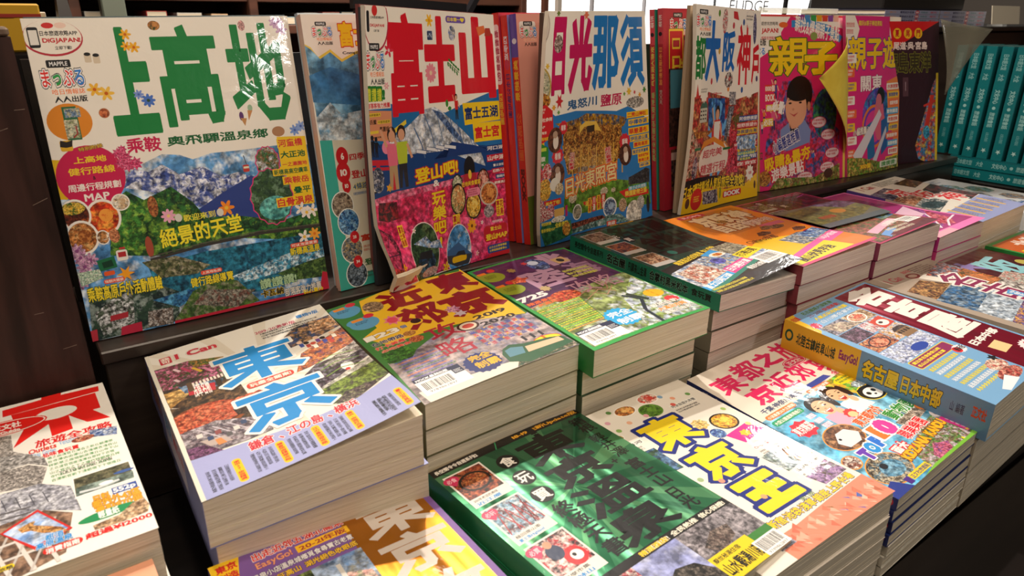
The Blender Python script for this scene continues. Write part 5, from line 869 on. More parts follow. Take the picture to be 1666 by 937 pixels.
    for k, (u, st) in enumerate(((25, '東京22:旅遊精選'), (54, '鎌倉旅遊精華攻略'), (79, '江の島旅遊攻略'), (104, '橫浜:旅遊好去處'), (141, '富士山及其他'))):
        a.rrect(u, 181, u + 6, 207, 'f0c018', 2.5); a.text(st, u + 1, 183, u + 5, 205, 'd02820', .05, vert=True)
        if u > 14: a.lines(CJK, max(u - 17, 6), 183, u - 1, 206, 4, '24242c', .03, vert=True, per=12, seed=k)
    a.lines(CJK, 124, 184, 134, 205, 3, '24242c', .03, vert=True, per=12, seed=9)
ART['B1'] = art_B1
SPINES['B1'] = lambda a, i: (a.rect(0, 0, 210, 40, 'c8c4dc'), a.rect(0, 0, 70, 40, '7a80c0'), a.rect(150, 0, 210, 40, '8088c4'), a.text('東京', 76, 6, 104, 26, '2f8ad0', .04), a.text('鎌倉江の島', 108, 8, 146, 22, 'c8283c', .04), a.rect(20, 6, 60, 26, ('c85a80', '5a7a40', 'e0a0b0'), 1))

def art_B2(a):
    a.rect(0, 0, 150, 210, '3c7a34')
    a.poly([(32.6, 4.6), (56.5, -6.3), (108.2, -6.7), (146.8, 5.6), (150, 0), (150, 96), (147.5, 131.1), (101.0, 114.1), (53.4, 106.4), (17.7, 104.8), (5.3, 79.1), (23.4, 68.5), (24.8, 32.8)], 'e8b828')
    a.poly([(11.3, 140.4), (57.2, 117.1), (101.0, 114.1), (146.9, 131.9), (150, 130), (150, 210), (0, 210), (4.3, 134.2)], ('a89a9c', 'b8a8a4', '8a8aa0'), .2)
    a.poly([(5.1, 116.5), (27.0, 116.6), (35.1, 127.2), (24.9, 139.0), (4.7, 136.3)], ('2a6a1c', '4a8a2c', '1c4a18'), .8)
    a.poly([(88.1, 191.6), (146.6, 183.6), (151.2, 208.9), (87.0, 211.8)], ('2a4a34', '6a6a4a', 'b0a090'), .6)
    a.quad([(4.1, 191.9) , (93.8, 199.4), (85.1, 215.0), (5.5, 212.4)], 'e0d8c8')
    M = '8a1420'
    a.text('東', 104, 2, 149, 48, M, .09); a.text('京', 90, 50, 149, 103, M, .09); a.text('近', 46, 5, 94, 48, M, .09); a.text('郊', 46, 50, 90, 98, M, .07)
    _ = (a.text('攻', 52, 100, 84, 130, 'a82438', .015), a.text('略', 48, 132, 79, 162, 'a82438', .015))
    a.text('2019', 102, 107, 137, 115, '1c1416', .05); a.text('2020', 101, 122, 138, 130, '1c1416', .05)
    for (x, y), r_ in (((13.5, 18.0), 11), ((18.3, 51.9), 11)): a.ell(x, y, r_ + 3, r_ + 2, '5a9ac0'); a.ell(x - 7, y - 6, 8, 7, '5a9ac0'); a.rect(x - 9, y - 12, x + 2, y - 7, 'e88a20'); a.ell(x + 9, y - 12, 5, 4.5, 'd0283a'); a.lines('交通資訊', x - 8, y - 5, x + 6, y + 1, 2, '24384a', per=5)
    a.ell(38.3, 25.6, 10, 12, ('a08060', '6a5038', 'c8a880'), .8); a.star(41.0, 64.1, 9, 11, 'e07a90', 8, .6); a.ell(41.0, 64.1, 5, 6, 'd84a60'); a.ell(56.5, 81.6, 7, 6, 'e8b828'); a.ell(57.2, 80.2, 5, 5, '1c1416'); a.star(96.2, 81.5, 9, 9, ('c87aa0', 'e0b0c0', '8a4a80'), 7, .6); a.star(98.0, 93.4, 8, 7, 'c0b0b8', 6, .5)
    a.ell(90.2, 120.6, 11, 9, '3a1c14'); a.ell(90.2, 120.6, 8.5, 7, 'd8c8b0'); a.ell(90.2, 120.6, 6, 4, 'b83a28'); a.ell(41.9, 98.4, 6, 5, ('c88a3a', '8a4a20', 'e0b060'), 2); a.ell(42.2, 111.7, 7, 6, ('c86a3a', '8a3a20', 'e09060'), 2)
    a.text('1123', 5, 79, 38, 89, 'ece6d8', .06, [(.03, '6a4a28')]) ; a.text('個', 40, 80, 46, 86, '3a6ab0', .05)
    a.text('在地帶路', 6, 94, 36, 101, '1c2a5a', .05, [(.03, 'e8e0d0')]); a.text('打卡美景', 6, 103, 34, 109, 'd8382c', .05, [(.03, 'e8e0d0')]); a.text('必吃美食', 8, 111, 36, 116, 'd8382c', .05, [(.03, 'e8e0d0')])
    # purple and red word cloud
    cl = ('4a4aa0', 'c83a3a', '3a4a9a', 'b83048'); r = random.Random(8)
    for k in range(9):
        for j in range(5):
            u = 84 + k * 6.4; v = 131 + j * 6.6 + (k % 2) * 2; a.text(r.choice(CJK) + r.choice(CJK), u, v, u + 5, v + 6, cl[(k * 3 + j) % 4], .05, vert=True)
    for k in range(14): a.star(84 + r.random() * 54, 132 + r.random() * 32, 1.4, 1.4, 'f0c020', 5, .5)
    for j in range(13):
        u = 8 + (j % 3) * 2; a.text(''.join(r.choice(CJK) for _ in range(13)), u, 138 + j * 2.7, 46 + (j % 4) * 1.5, 140.2 + j * 2.7, ('5a5aa8', 'd87a60', '6a6ab8', '4a7a50')[j % 4], .04)
    a.star(66.9, 184.4, 17, 17, '1c2a6a', 18, .9); a.text('完全', 59, 170, 80, 180, 'e0b020', .05); a.text('制霸', 59, 182, 81, 193, 'e0b020', .06)
    a.rect(7, 173, 49, 201, 'f0ede4'); a.rect(7, 173, 49, 178.5, '1c2444'); a.text('MOOK墨刻出版', 9, 174, 38, 178, 'f0f0f0', .06); a.barcode(9, 180, 39, 199); a.rect(40, 178, 49, 186, '1c2444'); a.lines('旅遊', 41, 179.5, 48, 185, 3, 'e8e8e8', per=5)
    a.ell(133.0, 185.6, 15, 8, 'd83020'); a.ell(133.0, 185.6, 14, 7.2, 'f0d030'); a.lines('編輯精選', 131.5, 176.0, 134.4, 196.3, 2, 'c02a20', .04, per=6)
    # train
    a.poly([(91.2, 177.2), (100.0, 173.6), (112.2, 179.5), (136.4, 183.4), (147.0, 187.6), (149.5, 202.3), (99.8, 209.0), (84.8, 198.9), (86.1, 185.0)], '2c5a3c'); a.poly([(91.3, 180.7), (98.3, 178.6), (108.0, 183.3), (103.9, 194.0), (89.1, 192.4)], '5a8a9a'); a.poly([(109.6, 184.6), (143.9, 187.1), (144.7, 195.1), (106.8, 194.5)], 'd8b898')
    for k in range(3): a.quad([(116 + k * 9, 168), (119 + k * 9, 167), (119 + k * 9, 176), (116 + k * 9, 177)], '2a2c34')
ART['B2'] = art_B2
SPINES['B2'] = lambda a, i: a.text('東京近郊', 60, 5, 100, 18, 'e8b828', .05)

def art_B3(a):
    a.rect(0, 0, 150, 210, '2f9a44')
    a.poly([(4, 4), (146, 3), (147, 4), (147, 130), (4, 118)], ('4a2450', '5a2a58', '3c1c44'), .2)
    a.poly([(4, 112), (150, 96), (146, 205), (70, 205), (4, 205)], ('6a7a3a', 'a0b070', 'c8ccd0'), .2); a.poly([(70, 205), (95, 150), (146, 110), (147, 206)], ('b8c4d4', '8aa050', 'e0e4e8'), .35)
    _ = (a.text('北', 84, 5, 128, 42, 'b088a0', .10), a.text('陸', 40, 40, 92, 86, 'b088a0', .07), a.text('海', 100, 44, 140, 80, '9a7090', .06))
    a.text('攻略', 66, 88, 132, 118, 'b88898', .0)
    a.ell(82, 28, 13, 17, ('3a4a8a', '8a9ac8', '24305a'), .4); a.ell(80, 22, 7, 6, 'c8d0e0'); a.star(70, 18, 5, 5, 'c83a3a', 6, .5); a.quad([(104, 24), (124, 22), (126, 38), (106, 40)], 'c8a070'); a.ell(115, 31, 5, 5, '24202c')
    for (x, y) in ((16.1, 29.1), (15.3, 66.9)): a.ell(x, y, 15, 12, '8a9a28'); a.ell(x - 8, y - 8, 9, 8, '8a9a28'); a.rect(x - 12, y - 16, x - 1, y - 11, 'e87a20'); a.ell(x + 8, y - 16, 5, 4.5, 'd02a38'); a.lines('交通資訊', x - 9, y - 6, x + 8, y + 3, 3, '343a14', per=6)
    a.star(34.9, 52.3, 14, 9, ('d8582c', 'b83a20', 'e88a50'), 5, .6); a.star(44.6, 26.0, 6, 6, 'a0844a', 7, .7)
    a.text('725', 3, 88, 40, 99, 'ece6e0', .07); a.star(45.6, 84.8, 7, 7, 'b8a070', 8, .7); a.text('精選景點', 5, 103, 40, 109, 'e8682c', .05); a.text('一次滿足', 4, 110, 38, 116, 'e8682c', .05)
    a.ell(51.4, 110.8, 19, 12, ('c83a24', 'e07a4a', '8a2414'), .7)
    r = random.Random(5)
    for j in range(14):
        v = 120 + j * 3.7; st = ''.join(r.choice(CJK) for _ in range(16)); a.rect(4, v, 62 - j * .9, v + 3, ('2f7a2c', '6a3a50')[j % 5 == 3]); a.text(st, 4.5, v + .3, 61 - j * .9, v + 2.7, ('d8e03a', 'e8c83a', 'b8e04a')[j % 3], .04)
    for j in range(3): a.text(''.join(r.choice(CJK) for _ in range(9)), 92, 58 + j * 8, 130, 64 + j * 8, 'c8c84a', .04)
    a.line([(60, 120), (80, 112), (100, 122), (110, 108)], 1.4, 'a87a68'); a.line([(64, 130), (90, 118), (104, 130)], 1.2, 'c09a80'); a.line([(70, 110), (90, 132), (110, 118)], 1.2, 'b08a70')
    a.line([(98.9, 142.6), (110.0, 158.6), (94.7, 178.8), (90.1, 205.5)], 4, '24303c'); a.line([(105.6, 142.3), (116.4, 162.7)], 6, '2c3a30')
    a.ell(132.3, 154.3, 12, 9, 'e8b020'); a.lines('合掌村', 131.2, 144.2, 132.7, 164.7, 3, 'b85a1c', per=6); a.star(137.2, 173.4, 9, 7, 'd83a40', 9, .85)
    a.text('歐旅自助', 104, 174, 140, 181, 'ece6dc', .05, [(.04, '3a3a2c')]); a.text('大滿足攻略', 104, 183, 142, 190, 'ec8a2c', .05, [(.04, 'f0ece0')]); a.text('最新行程表', 104, 192, 140, 198, 'ece6dc', .05, [(.04, '3a3a2c')])
    a.star(65.3, 176.9, 19, 18, '22a0d8', 18, .9); a.text('完全', 54, 165, 82, 176, 'f0f0ea', .03); a.text('制霸', 54, 179, 83, 190, 'f0f0ea', .05)
    a.rect(6, 176, 50, 204, 'f0ede4'); a.rect(6, 176, 50, 182, '1c2444'); a.text('MOOK墨刻出版', 8, 177, 36, 181, 'f0f0f0', .06); a.barcode(8, 183.5, 38, 203, seed=9); a.rect(39, 182, 50, 190, '1c2444'); a.lines('旅遊', 40, 183, 49, 189, 3, 'e8e8e8', per=5)
ART['B3'] = art_B3
SPINES['B3'] = lambda a, i: a.text('北陸', 60, 5, 90, 18, '124a20', .05)

def art_B4(a):
    def T(u0, v0, u1, v1, c='15100f'): a.rect(u0, v0, u1, v1, c)
    a.rect(0, 0, 150, 210, '2a5a50', foil=True)
    a.text('名古屋', 44, 6, 140, 46, '18100f', .07); a.text('合掌村', 52, 50, 140, 92, '18100f', .06); a.text('黑部立山', 96, 92, 144, 108, '18100f', .05)
    for k, ch in enumerate('食玩買'): a.ell(32 + k * 9, 20 + k * 14, 8, 8, '1c1210', n=20); a.text(ch, 27 + k * 9, 15 + k * 14, 37 + k * 9, 25 + k * 14, 'd8c8c0', .03)
    a.rect(0, 0, 150, 4, '18100f'); a.text('全新Update版', 66, .6, 110, 3.4, 'd8a030', .04)
    for k, (c0, v) in enumerate(((('5a4038', '9a8070', '3a2420'), 10), (('6a3020', 'a0582c', '381810'), 50), (('8a5a40', 'c09a78', '4a3024'), 92))): a.rect(6, v, 40, v + 34, 'b8b0a8'); a.rect(7, v + 1, 39, v + 26, c0, .8)
    a.rect(44, 96, 92, 112, '18100f'); a.ell(60, 104, 6, 6, '1b5c50')
    a.poly([(40, 128), (150, 112), (150, 210), (0, 210), (0, 150)], ('c8ccd4', '8aa0c0', 'e8e4dc'), .4)
    a.poly([(0, 136), (150, 108), (150, 118), (0, 148)], '16100f'); a.text('精選酒店!全民熱推 信心保證!', 30, 120, 120, 130, 'e8c83a', .05, rot=-.17)
    a.poly([(8, 152), (50, 142), (60, 176), (10, 186)], ('d8b8a0', 'a84a34', 'f0e8e0'), .7); a.poly([(56, 140), (100, 130), (110, 165), (64, 174)], ('7aa0c8', 'c8b8a0', '4a5a8a'), .6); a.ell(78, 152, 10, 8, ('4a48a0', '6a68c0', '3a3880'), .5)
    a.poly([(76, 130), (104, 122), (112, 134), (86, 142)], '3a9ad8'); a.ell(96, 138, 13, 6, 'ece6dc'); a.ell(96, 138, 8, 4, ('e0802c', 'f0c060', 'b84a1c'), 1)
    a.poly([(104, 120), (150, 114), (150, 160), (112, 165)], ('a09880', '6a6454', 'c8c0a8'), .7)
    a.poly([(0, 188), (60, 176), (62, 190), (0, 200)], '2a9ad8'); a.text('富士山河口湖', 4, 182, 56, 192, 'ece8e4', .05, rot=-.15); a.poly([(60, 170), (108, 162), (110, 176), (62, 186)], 'd83a8a'); a.text('日光輕井澤', 64, 168, 106, 178, 'f0e8e8', .05, rot=-.12)
    a.poly([(106, 150), (150, 142), (150, 160), (108, 168)], 'e8d020'); a.text('打捲3選', 110, 148, 144, 160, '3a3010', .05, rot=-.1)
    a.poly([(0, 198), (150, 166), (150, 172), (0, 203)], '1f7a6a'); a.poly([(0, 203), (150, 172), (150, 210), (0, 210)], '1c1414'); a.lines(CJK, 4, 196, 70, 207, 2, 'd8c83a', .04, per=20)
    a.text('暢遊完全景點', 84, 182, 114, 190, 'ece8e4', .04); a.rect(112, 168, 150, 192, 'f0eee8'); a.barcode(114, 169, 149, 191, seed=11)
ART['B4'] = art_B4
SPINES['B4'] = lambda a, i: (a.rect(0, 0, 210, 30, '1f8266'), a.text('長空間令令自遊系列', 8, 4, 54, 12, '0c1412', .05), a.text('名古屋', 60, 3, 88, 14, '0c1412', .06, [(.03, '8ac8b0')]), a.text('飛驒高山金澤', 92, 3, 118, 14, '0c1412', .04), a.text('合掌村黑米松本', 122, 3, 172, 14, '0c1412', .05, [(.03, '8ac8b0')]), a.text('食玩買', 176, 4, 200, 12, '0c1412', .05))

def art_B5(a):
    a.rect(0, 0, 150, 210, 'd87a1c')
    a.poly([(30, 12), (138, 6), (142, 20), (120, 88), (30, 92), (18, 60)], 'b86a20')
    a.text('京阪神', 34, 16, 134, 56, 'd8b890', .09, [(.04, '6a1c20')]); a.text('自由行', 34, 54, 110, 84, 'd8b890', .07, [(.04, '6a1c20')]); a.text('大阪京都神戶奈良', 84, 62, 140, 80, 'd8b8a0', .05, [(.03, '7a2430')])
    a.rrect(30, 4, 80, 15, 'b82a3c', 5); a.text('ROMI', 38, 6, 72, 13, 'e0a8a0', .05); a.rrect(96, 84, 140, 94, 'c85a6a', 2)
    a.ell(70, 48, 9, 7, ('8a5a30', 'c8904a', '4a3018'), 1)
    for x, y, c in ((70, 110, ('5a3a20', '8a5a2c', '3a2414')), (112, 100, ('6a4020', '9a6a34', '3a2414')), (128, 120, ('5a3424', '8a5a3c', '3a2018')), (95, 96, ('7a5024', 'a87a40', '4a3018'))): a.poly([(x - 14, y + 4), (x - 6, y - 5), (x + 6, y - 6), (x + 15, y), (x + 8, y + 6), (x - 6, y + 7)], c, .9)
    a.ell(132, 134, 12, 5, 'a02024'); a.poly([(0, 140), (40, 124), (90, 132), (100, 160), (40, 200), (0, 205)], 'e8b81c')
    a.text('Chihiro京都', 20, 118, 76, 130, '3a2a10', .02); a.poly([(60, 138), (110, 130), (146, 140), (120, 165), (70, 166)], ('a8a8a0', '3a5a80', 'd0c8b8'), .5); a.poly([(96, 138), (146, 128), (150, 150), (104, 158)], ('2a4a8a', '6a90c0', 'c8d4e0'), .4)
    a.poly([(0, 188), (150, 150), (150, 168), (0, 205)], 'e05aa0'); a.poly([(0, 196), (100, 172), (110, 204), (0, 210)], 'e8d020'); a.text('嵐山伏見宇治', 14, 186, 88, 200, '241c14', .06, rot=-.12); a.text('USJ大阪城', 104, 158, 146, 168, 'f0d8e0', .05, rot=-.15)
    a.rect(0, 205, 150, 210, 'c83a70')
ART['B5'] = art_B5

def art_B6(a):
    a.rect(0, 0, 150, 210, 'b02a58'); a.rect(4, 3, 147, 207, '5a1424')
    a.text('關西', 46, 10, 140, 56, '2a0c14', .08); a.text('攻略', 60, 58, 120, 84, '2a0c14', .06)
    for k, ch in enumerate('食玩買'): a.ell(40 + k * 10, 12 + k * 14, 8, 7, '2a1014'); a.text(ch, 35 + k * 10, 7 + k * 14, 45 + k * 10, 17 + k * 14, 'b8a898', .03)
    a.rect(8, 16, 40, 44, 'a09088'); a.rect(9, 17, 39, 38, ('5a4a38', '8a7a5a', '34281c'), .7); a.rect(8, 50, 42, 82, 'b0a098'); a.rect(9, 51, 41, 76, ('5a5a5c', '8a8480', '34302c'), .6); a.line([(110, 6), (140, 10)], 1, 'f04a90'); a.line([(120, 20), (146, 14)], 1, 'c83ab8')
    a.poly([(6, 146), (100, 120), (147, 132), (147, 180), (40, 205), (6, 205)], ('7a5a34', 'b05a50', '4a6a30'), .5); a.poly([(100, 118), (146, 112), (147, 150), (110, 156)], ('4a80b8', '6a8a4a', 'a8c0d8'), .4)
    a.poly([(118, 130), (147, 126), (147, 142), (122, 146)], 'e0c828'); a.lines(CJK, 122, 130, 145, 142, 3, '8a3a1c', per=8)
    a.poly([(30, 176), (118, 156), (120, 166), (34, 188)], 'f0a8c0'); a.poly([(34, 192), (70, 182), (72, 194), (36, 204)], '6a9ad8'); a.text('心齋橋難波', 74, 164, 116, 176, 'f0e4e0', .05, rot=-.15)
    a.poly([(40, 200), (146, 172), (147, 190), (60, 207)], '6a1c24'); a.lines(CJK, 56, 184, 110, 200, 2, 'd8d0b8', .04, per=14); a.rect(112, 166, 146, 186, 'f0eee8'); a.barcode(113, 167, 145, 185, seed=13)
ART['B6'] = art_B6

def art_B7(a):
    a.rect(0, 0, 150, 210, 'f07ab8'); a.rect(4, 3, 144, 196, 'a83a78')
    a.poly([(20, 130), (90, 110), (144, 120), (130, 160), (60, 190), (10, 190)], ('8a4a90', 'b86ab0', '6a3470'), .4); a.poly([(60, 120), (140, 100), (120, 140), (80, 150)], 'e8c0d8'); a.poly([(70, 180), (110, 150), (142, 130), (120, 175), (90, 195)], ('c8485a', 'e88090', '8a2a3c'), .5)
    a.line([(50, 192), (90, 165), (120, 140)], 3, 'f0e0ec'); a.line([(70, 194), (100, 180), (140, 172)], 3, 'f0e0ec'); a.rect(0, 198, 60, 210, 'e8a8b8'); a.text('名古屋', 20, 30, 120, 80, '7a2458', .06)
ART['B7'] = art_B7
SPINES['B7'] = lambda a, i: a.rect(0, 0, 210, 30, 'c03a90')

def art_B8(a):
    a.rect(0, 0, 150, 210, 'e4dccf'); a.lines(CJK, 60, 6, 130, 26, 4, '4a4040', .03, per=20, seed=2); a.text('I Can', 14, 6, 50, 22, 'a8303c', .05)
    a.quad([(0, 40), (60, 30), (70, 62), (0, 78)], ('3a3a5a', '8a8a9c', '24202c'), .6); a.quad([(96, 26), (150, 20), (150, 50), (104, 60)], ('5a4630', '2a2018', '8a6a40'), .6)
    a.quad([(0, 78), (70, 62), (80, 92), (0, 112)], ('b87850', '6a3a2c', 'd8b090'), .7); a.quad([(0, 112), (66, 96), (70, 130), (0, 150)], ('4a5a60', 'c8c0b8', '2c3438'), .6); a.ell(30, 126, 26, 14, ('2a3438', '4a5a60', '1c2020'), .6)
    a.poly([(96, 74), (150, 62), (150, 140), (110, 146), (90, 110)], ('3a1c1c', '7a3434', '1c1014'), .3); a.ell(124, 106, 28, 26, ('5a2424', '8a4444', '2a1414'), .5)
    a.text('京', 30, 42, 72, 76, 'd82a30', .04, [(.06, 'ece4da')]); a.text('阪', 56, 70, 100, 106, 'd82a30', .04, [(.06, 'ece4da')]); a.text('神', 78, 100, 124, 140, 'd82a30', .04, [(.06, 'ece4da')])
    a.poly([(0, 158), (150, 142), (150, 210), (0, 210)], '9aa0cc')
    for k in range(5): a.rrect(16 + k * 26, 152 - k, 21 + k * 26, 196 - k, 'e8b83a', 2); a.lines(CJK, 22 + k * 26, 156 - k, 38 + k * 26, 196 - k, 3, ('5a5aa0', 'b08a50', '3a3a6a'), .03, vert=True, per=10, seed=k)
ART['B8'] = art_B8
SPINES['B8'] = lambda a, i: (a.rect(0, 0, 210, 40, '5a4a9a'), a.rect(66, 0, 160, 40, 'd8c4bc'), a.text('京阪神', 72, 4, 120, 18, 'b82440', .05), a.text('和歌山', 124, 5, 154, 17, 'b82440', .04), a.text('旅遊達人', 168, 4, 204, 14, 'c8b8d8', .03))

def art_B9(a):
    a.rect(0, 0, 150, 210, 'eef0f4')
    def hexa(x, y, r_, c): a.poly([(x + r_ * math.cos(1.047 * k), y + r_ * math.sin(1.047 * k)) for k in range(6)], 'f8f8f8'); a.poly([(x + r_ * .93 * math.cos(1.047 * k), y + r_ * .93 * math.sin(1.047 * k)) for k in range(6)], c, .5)
    for x, y, r_, c in ((40, 60, 26, ('8ab0c8', 'c8a0a8', 'b8d0dc')), (86, 50, 26, ('7aa8d0', 'd0dce8', '5a8a4a')), (70, 100, 26, ('c8d0d8', '8a9aa8', 'e8c8c0')), (118, 84, 26, ('5a8a5a', '9ac0d8', 'b8a080')), (112, 140, 24, ('a07a60', 'd8c0a8', '6a8ab0')), (60, 150, 24, ('b8c8d8', '6a90b8', 'd0b8b0'))): hexa(x, y, r_, c)
    a.text('北海道', 16, 160, 90, 190, '3a6aa8', .05); a.lines(CJK, 30, 8, 120, 22, 3, '6a8ab0', .03, per=22)
ART['B9'] = art_B9

def art_C0(a):
    a.rect(0, 0, 150, 210, 'e8a482'); a.rect(30, 8, 134, 60, '124a58', foil=True)
    a.ell(112, 20, 8, 5, '2aa87a'); a.ell(96, 26, 6, 4, '2aa87a'); a.ell(124, 30, 5, 5, '1c8a9a'); a.text('日本', 70, 26, 120, 56, 'e0c030', .05); a.rect(10, 60, 140, 200, ('c8b8a0', '8a7a60', 'e8dcc8'), .4)
ART['C0'] = art_C0

def art_C1(a):
    a.rect(0, 0, 150, 210, '7a569c')
    a.poly([(0, 0), (19, 0), (14, 20), (0, 30)], 'f0c41c'); a.text('東京', 3, 3, 16, 10, 'd02020', .06); a.text('創造', 3, 11.5, 15, 18, 'd02020', .06)
    a.rect(84, 6, 145, 205, 'b8741c', foil=True)
    for k in range(16): th = k * .39
    a.text('東', 94, 5, 144, 41, 'd0c4b8', .05); a.text('京', 93, 44, 143, 82, 'd0c4b8', .05); a.text('攻略', 94, 88, 143, 180, 'd0c4b8', .04, vert=True)
    a.text('出走近郊五湖北關東', 25, 5, 86, 12.5, 'd82424', .045, [(.06, 'f0e8e4')])
    a.text('EasyGo!', 25, 14.5, 48, 22, 'e8a070', .03, [(.03, '8a1c3c')]); a.rect(51, 14.5, 87, 21.5, 'f0b81c'); a.text('20-21年版', 53, 15.5, 85, 20.6, '9a2030', .03)
    a.text('温泉小店溫泉城鄉覓食尋寶古老意', 20, 24, 86, 29.5, 'ece8e8', .04, [(.06, '241c2c')]); a.text('遠征高山 湖光絕色收眼底', 28, 31.5, 86, 37, 'f0c030', .04, [(.06, '241c2c')])
    a.rect(8, 40, 52, 100, ('4a6a2c', '8a9a50', '2a3a1c'), .5); a.rect(52, 40, 86, 100, ('6a90c0', 'a8bcd8', '8a8a80'), .3); a.poly([(58, 70), (70, 56), (84, 62), (84, 100), (52, 100)], ('c88a80', 'd8b0a0', '7a8a60'), .7); a.rect(66, 46, 69, 60, 'd8d4cc')
ART['C1'] = art_C1
SPINES['C1'] = lambda a, i: a.rect(0, 0, 210, 30, '6a4a90')

def art_C2(a):
    a.rect(0, 0, 150, 210, '3f7a56', foil=True)
    x0, y0 = 74, 80
    for k in range(20):
        th = k * .314 + .1; a.add([[(x0, y0), (x0 + 150 * math.cos(th), y0 + 150 * math.sin(th)), (x0 + 150 * math.cos(th + .13), y0 + 150 * math.sin(th + .13))]], '5f9a6c' if k % 2 else '2c6244', foil=True, step=(k == 0))
    a.rect(0, 0, 150, 9, '18120e'); a.text('長空間令令自遊系列12', 3, 2.4, 42, 7, 'ece4d8', .04); a.text('18-19全新Update版', 78, 1.8, 148, 7.4, 'e0a020', .04); a.line([(58, 9), (63, 0)], 1, '2a8a54')
    a.text('東', 93.2, -7.1, 100.1, 67.3, '0f0c0a', .06); _ = (a.text('東', 68, 14, 120, 49, '0f0c0a', .055), a.text('京', 66, 51, 117, 83, '0f0c0a', .06), a.text('溫', 60, 86, 118, 120, '0f0c0a', .05), a.text('泉', 58, 122, 112, 153, '0f0c0a', .07))
    a.text('箱根', 130, 12, 145, 36, '0f0c0a', .05, vert=True); a.text('輕井澤', 127, 40, 141, 76, '0f0c0a', .03, vert=True); a.text('+', 118, 74, 124, 80, '0f0c0a', .03); a.text('富士山', 124, 82, 139, 121, '0f0c0a', .035, vert=True); a.text('日光', 120, 125, 134, 150, '0f0c0a', .035, vert=True)
    for k, ch in enumerate('食玩買'): a.ell(55 - 2.4 * k, 27 + k * 23, 9, 9, '14100e', n=24); a.text(ch, 49 - 2.4 * k, 21 + k * 23, 61 - 2.4 * k, 33 + k * 23, 'ece6dc', .04)
    a.text('終極天書', 44, 86, 60, 150, '0f0c0a', .045, vert=True)
    for k, (c, t1, t2) in enumerate(((('7a2c1c', 'b8603a', '24140f'), '300年老店的美味', '近江屋'), (('8ab0c8', 'c8ccd0', '6a2c30'), '極回瘋山車', '富士急Highland'), (('b82430', 'e8d0c8', '241c1c'), '達摩市集', '少林山'))):
        v = 13 + k * 47; a.rect(4, v, 38, v + 43, 'e4ddd2'); a.rect(5.5, v + 1.5, 36.5, v + 33, c, .6); a.text(t1, 7, v + 34.5, 28, v + 37.5, '3a342c', .02); a.text(t2, 7, v + 38.5, 28, v + 42, '2a88c8', .04)
        for dx in (-2.4, 2.4): a.ell(8 + dx, v + 6, 3.8, 3.8, 'c82858')
        a.poly([(2.4, v + 7.5), (13.6, v + 7.5), (8, v + 14)], 'c82858'); a.text('必' + '食玩買'[k], 4, v + 4, 12, v + 9, 'ecb8c0', .04)
    a.ell(22, 30, 13, 11, '1c1210'); a.ell(22, 30, 11, 9, ('8a3a1c', 'c87a48', '4a1c10'), 1)
    for k in range(4): a.line([(7 + k * 8, 92), (12 + k * 7, 68), (18 + k * 6, 92)], .9, 'a83a3c')
    a.line([(26, 64), (32, 90)], .8, '5a2c30'); a.line([(35, 63), (28, 92)], .8, '5a2c30'); a.ell(27, 132, 8, 8.5, 'd81c24'); a.ell(28, 132, 4.6, 4.6, 'f0e4dc'); a.ell(26.6, 131, 1.4, 1.6, '1a1414'); a.ell(18, 122, 6, 7, '2a3450'); a.ell(18, 114, 3, 3.4, 'c89070')
    a.rect(0, 155, 150, 162, '14100e'); a.text('精選酒店! 全民熱推 信心保證!', 58, 156.2, 146, 160.8, 'ece4d0', .045); a.text('精選酒店!', 58, 156.2, 84, 160.8, 'e8c020', .05)
    a.rect(0, 162, 46, 210, ('c83a50', 'e8d0c8', '8a2a34'), .6)
    a.rect(46, 162, 88, 210, ('8a90c0', '9aa0cc', 'b8bcd8'), .2); a.poly([(46, 200), (54, 186), (66, 180), (80, 184), (88, 196), (88, 210), (46, 210)], ('2c2824', '6a6058', '14110f'), .9)
    a.rect(88, 162, 150, 196, ('7a7478', 'a8a0a4', '4a4448'), .5); a.poly([(96, 180), (112, 172), (128, 174), (124, 184), (104, 190)], ('5a4a44', '8a7a70', '34302e'), 1)
    a.rect(88, 188, 128, 210, 'e8c81c'); a.text('山水觀湯川莊', 90, 196, 127, 207, '1c1810', .05); a.text('厭世秘湯住宿', 90, 190, 116, 194, '1c1810', .03); a.rect(128, 190, 150, 210, '3a7a34'); a.barcode(124, 196, 150, 210, seed=17)
ART['C2'] = art_C2
SPINES['C2'] = lambda a, i: a.rect(0, 0, 210, 30, '2f9a68', foil=True)

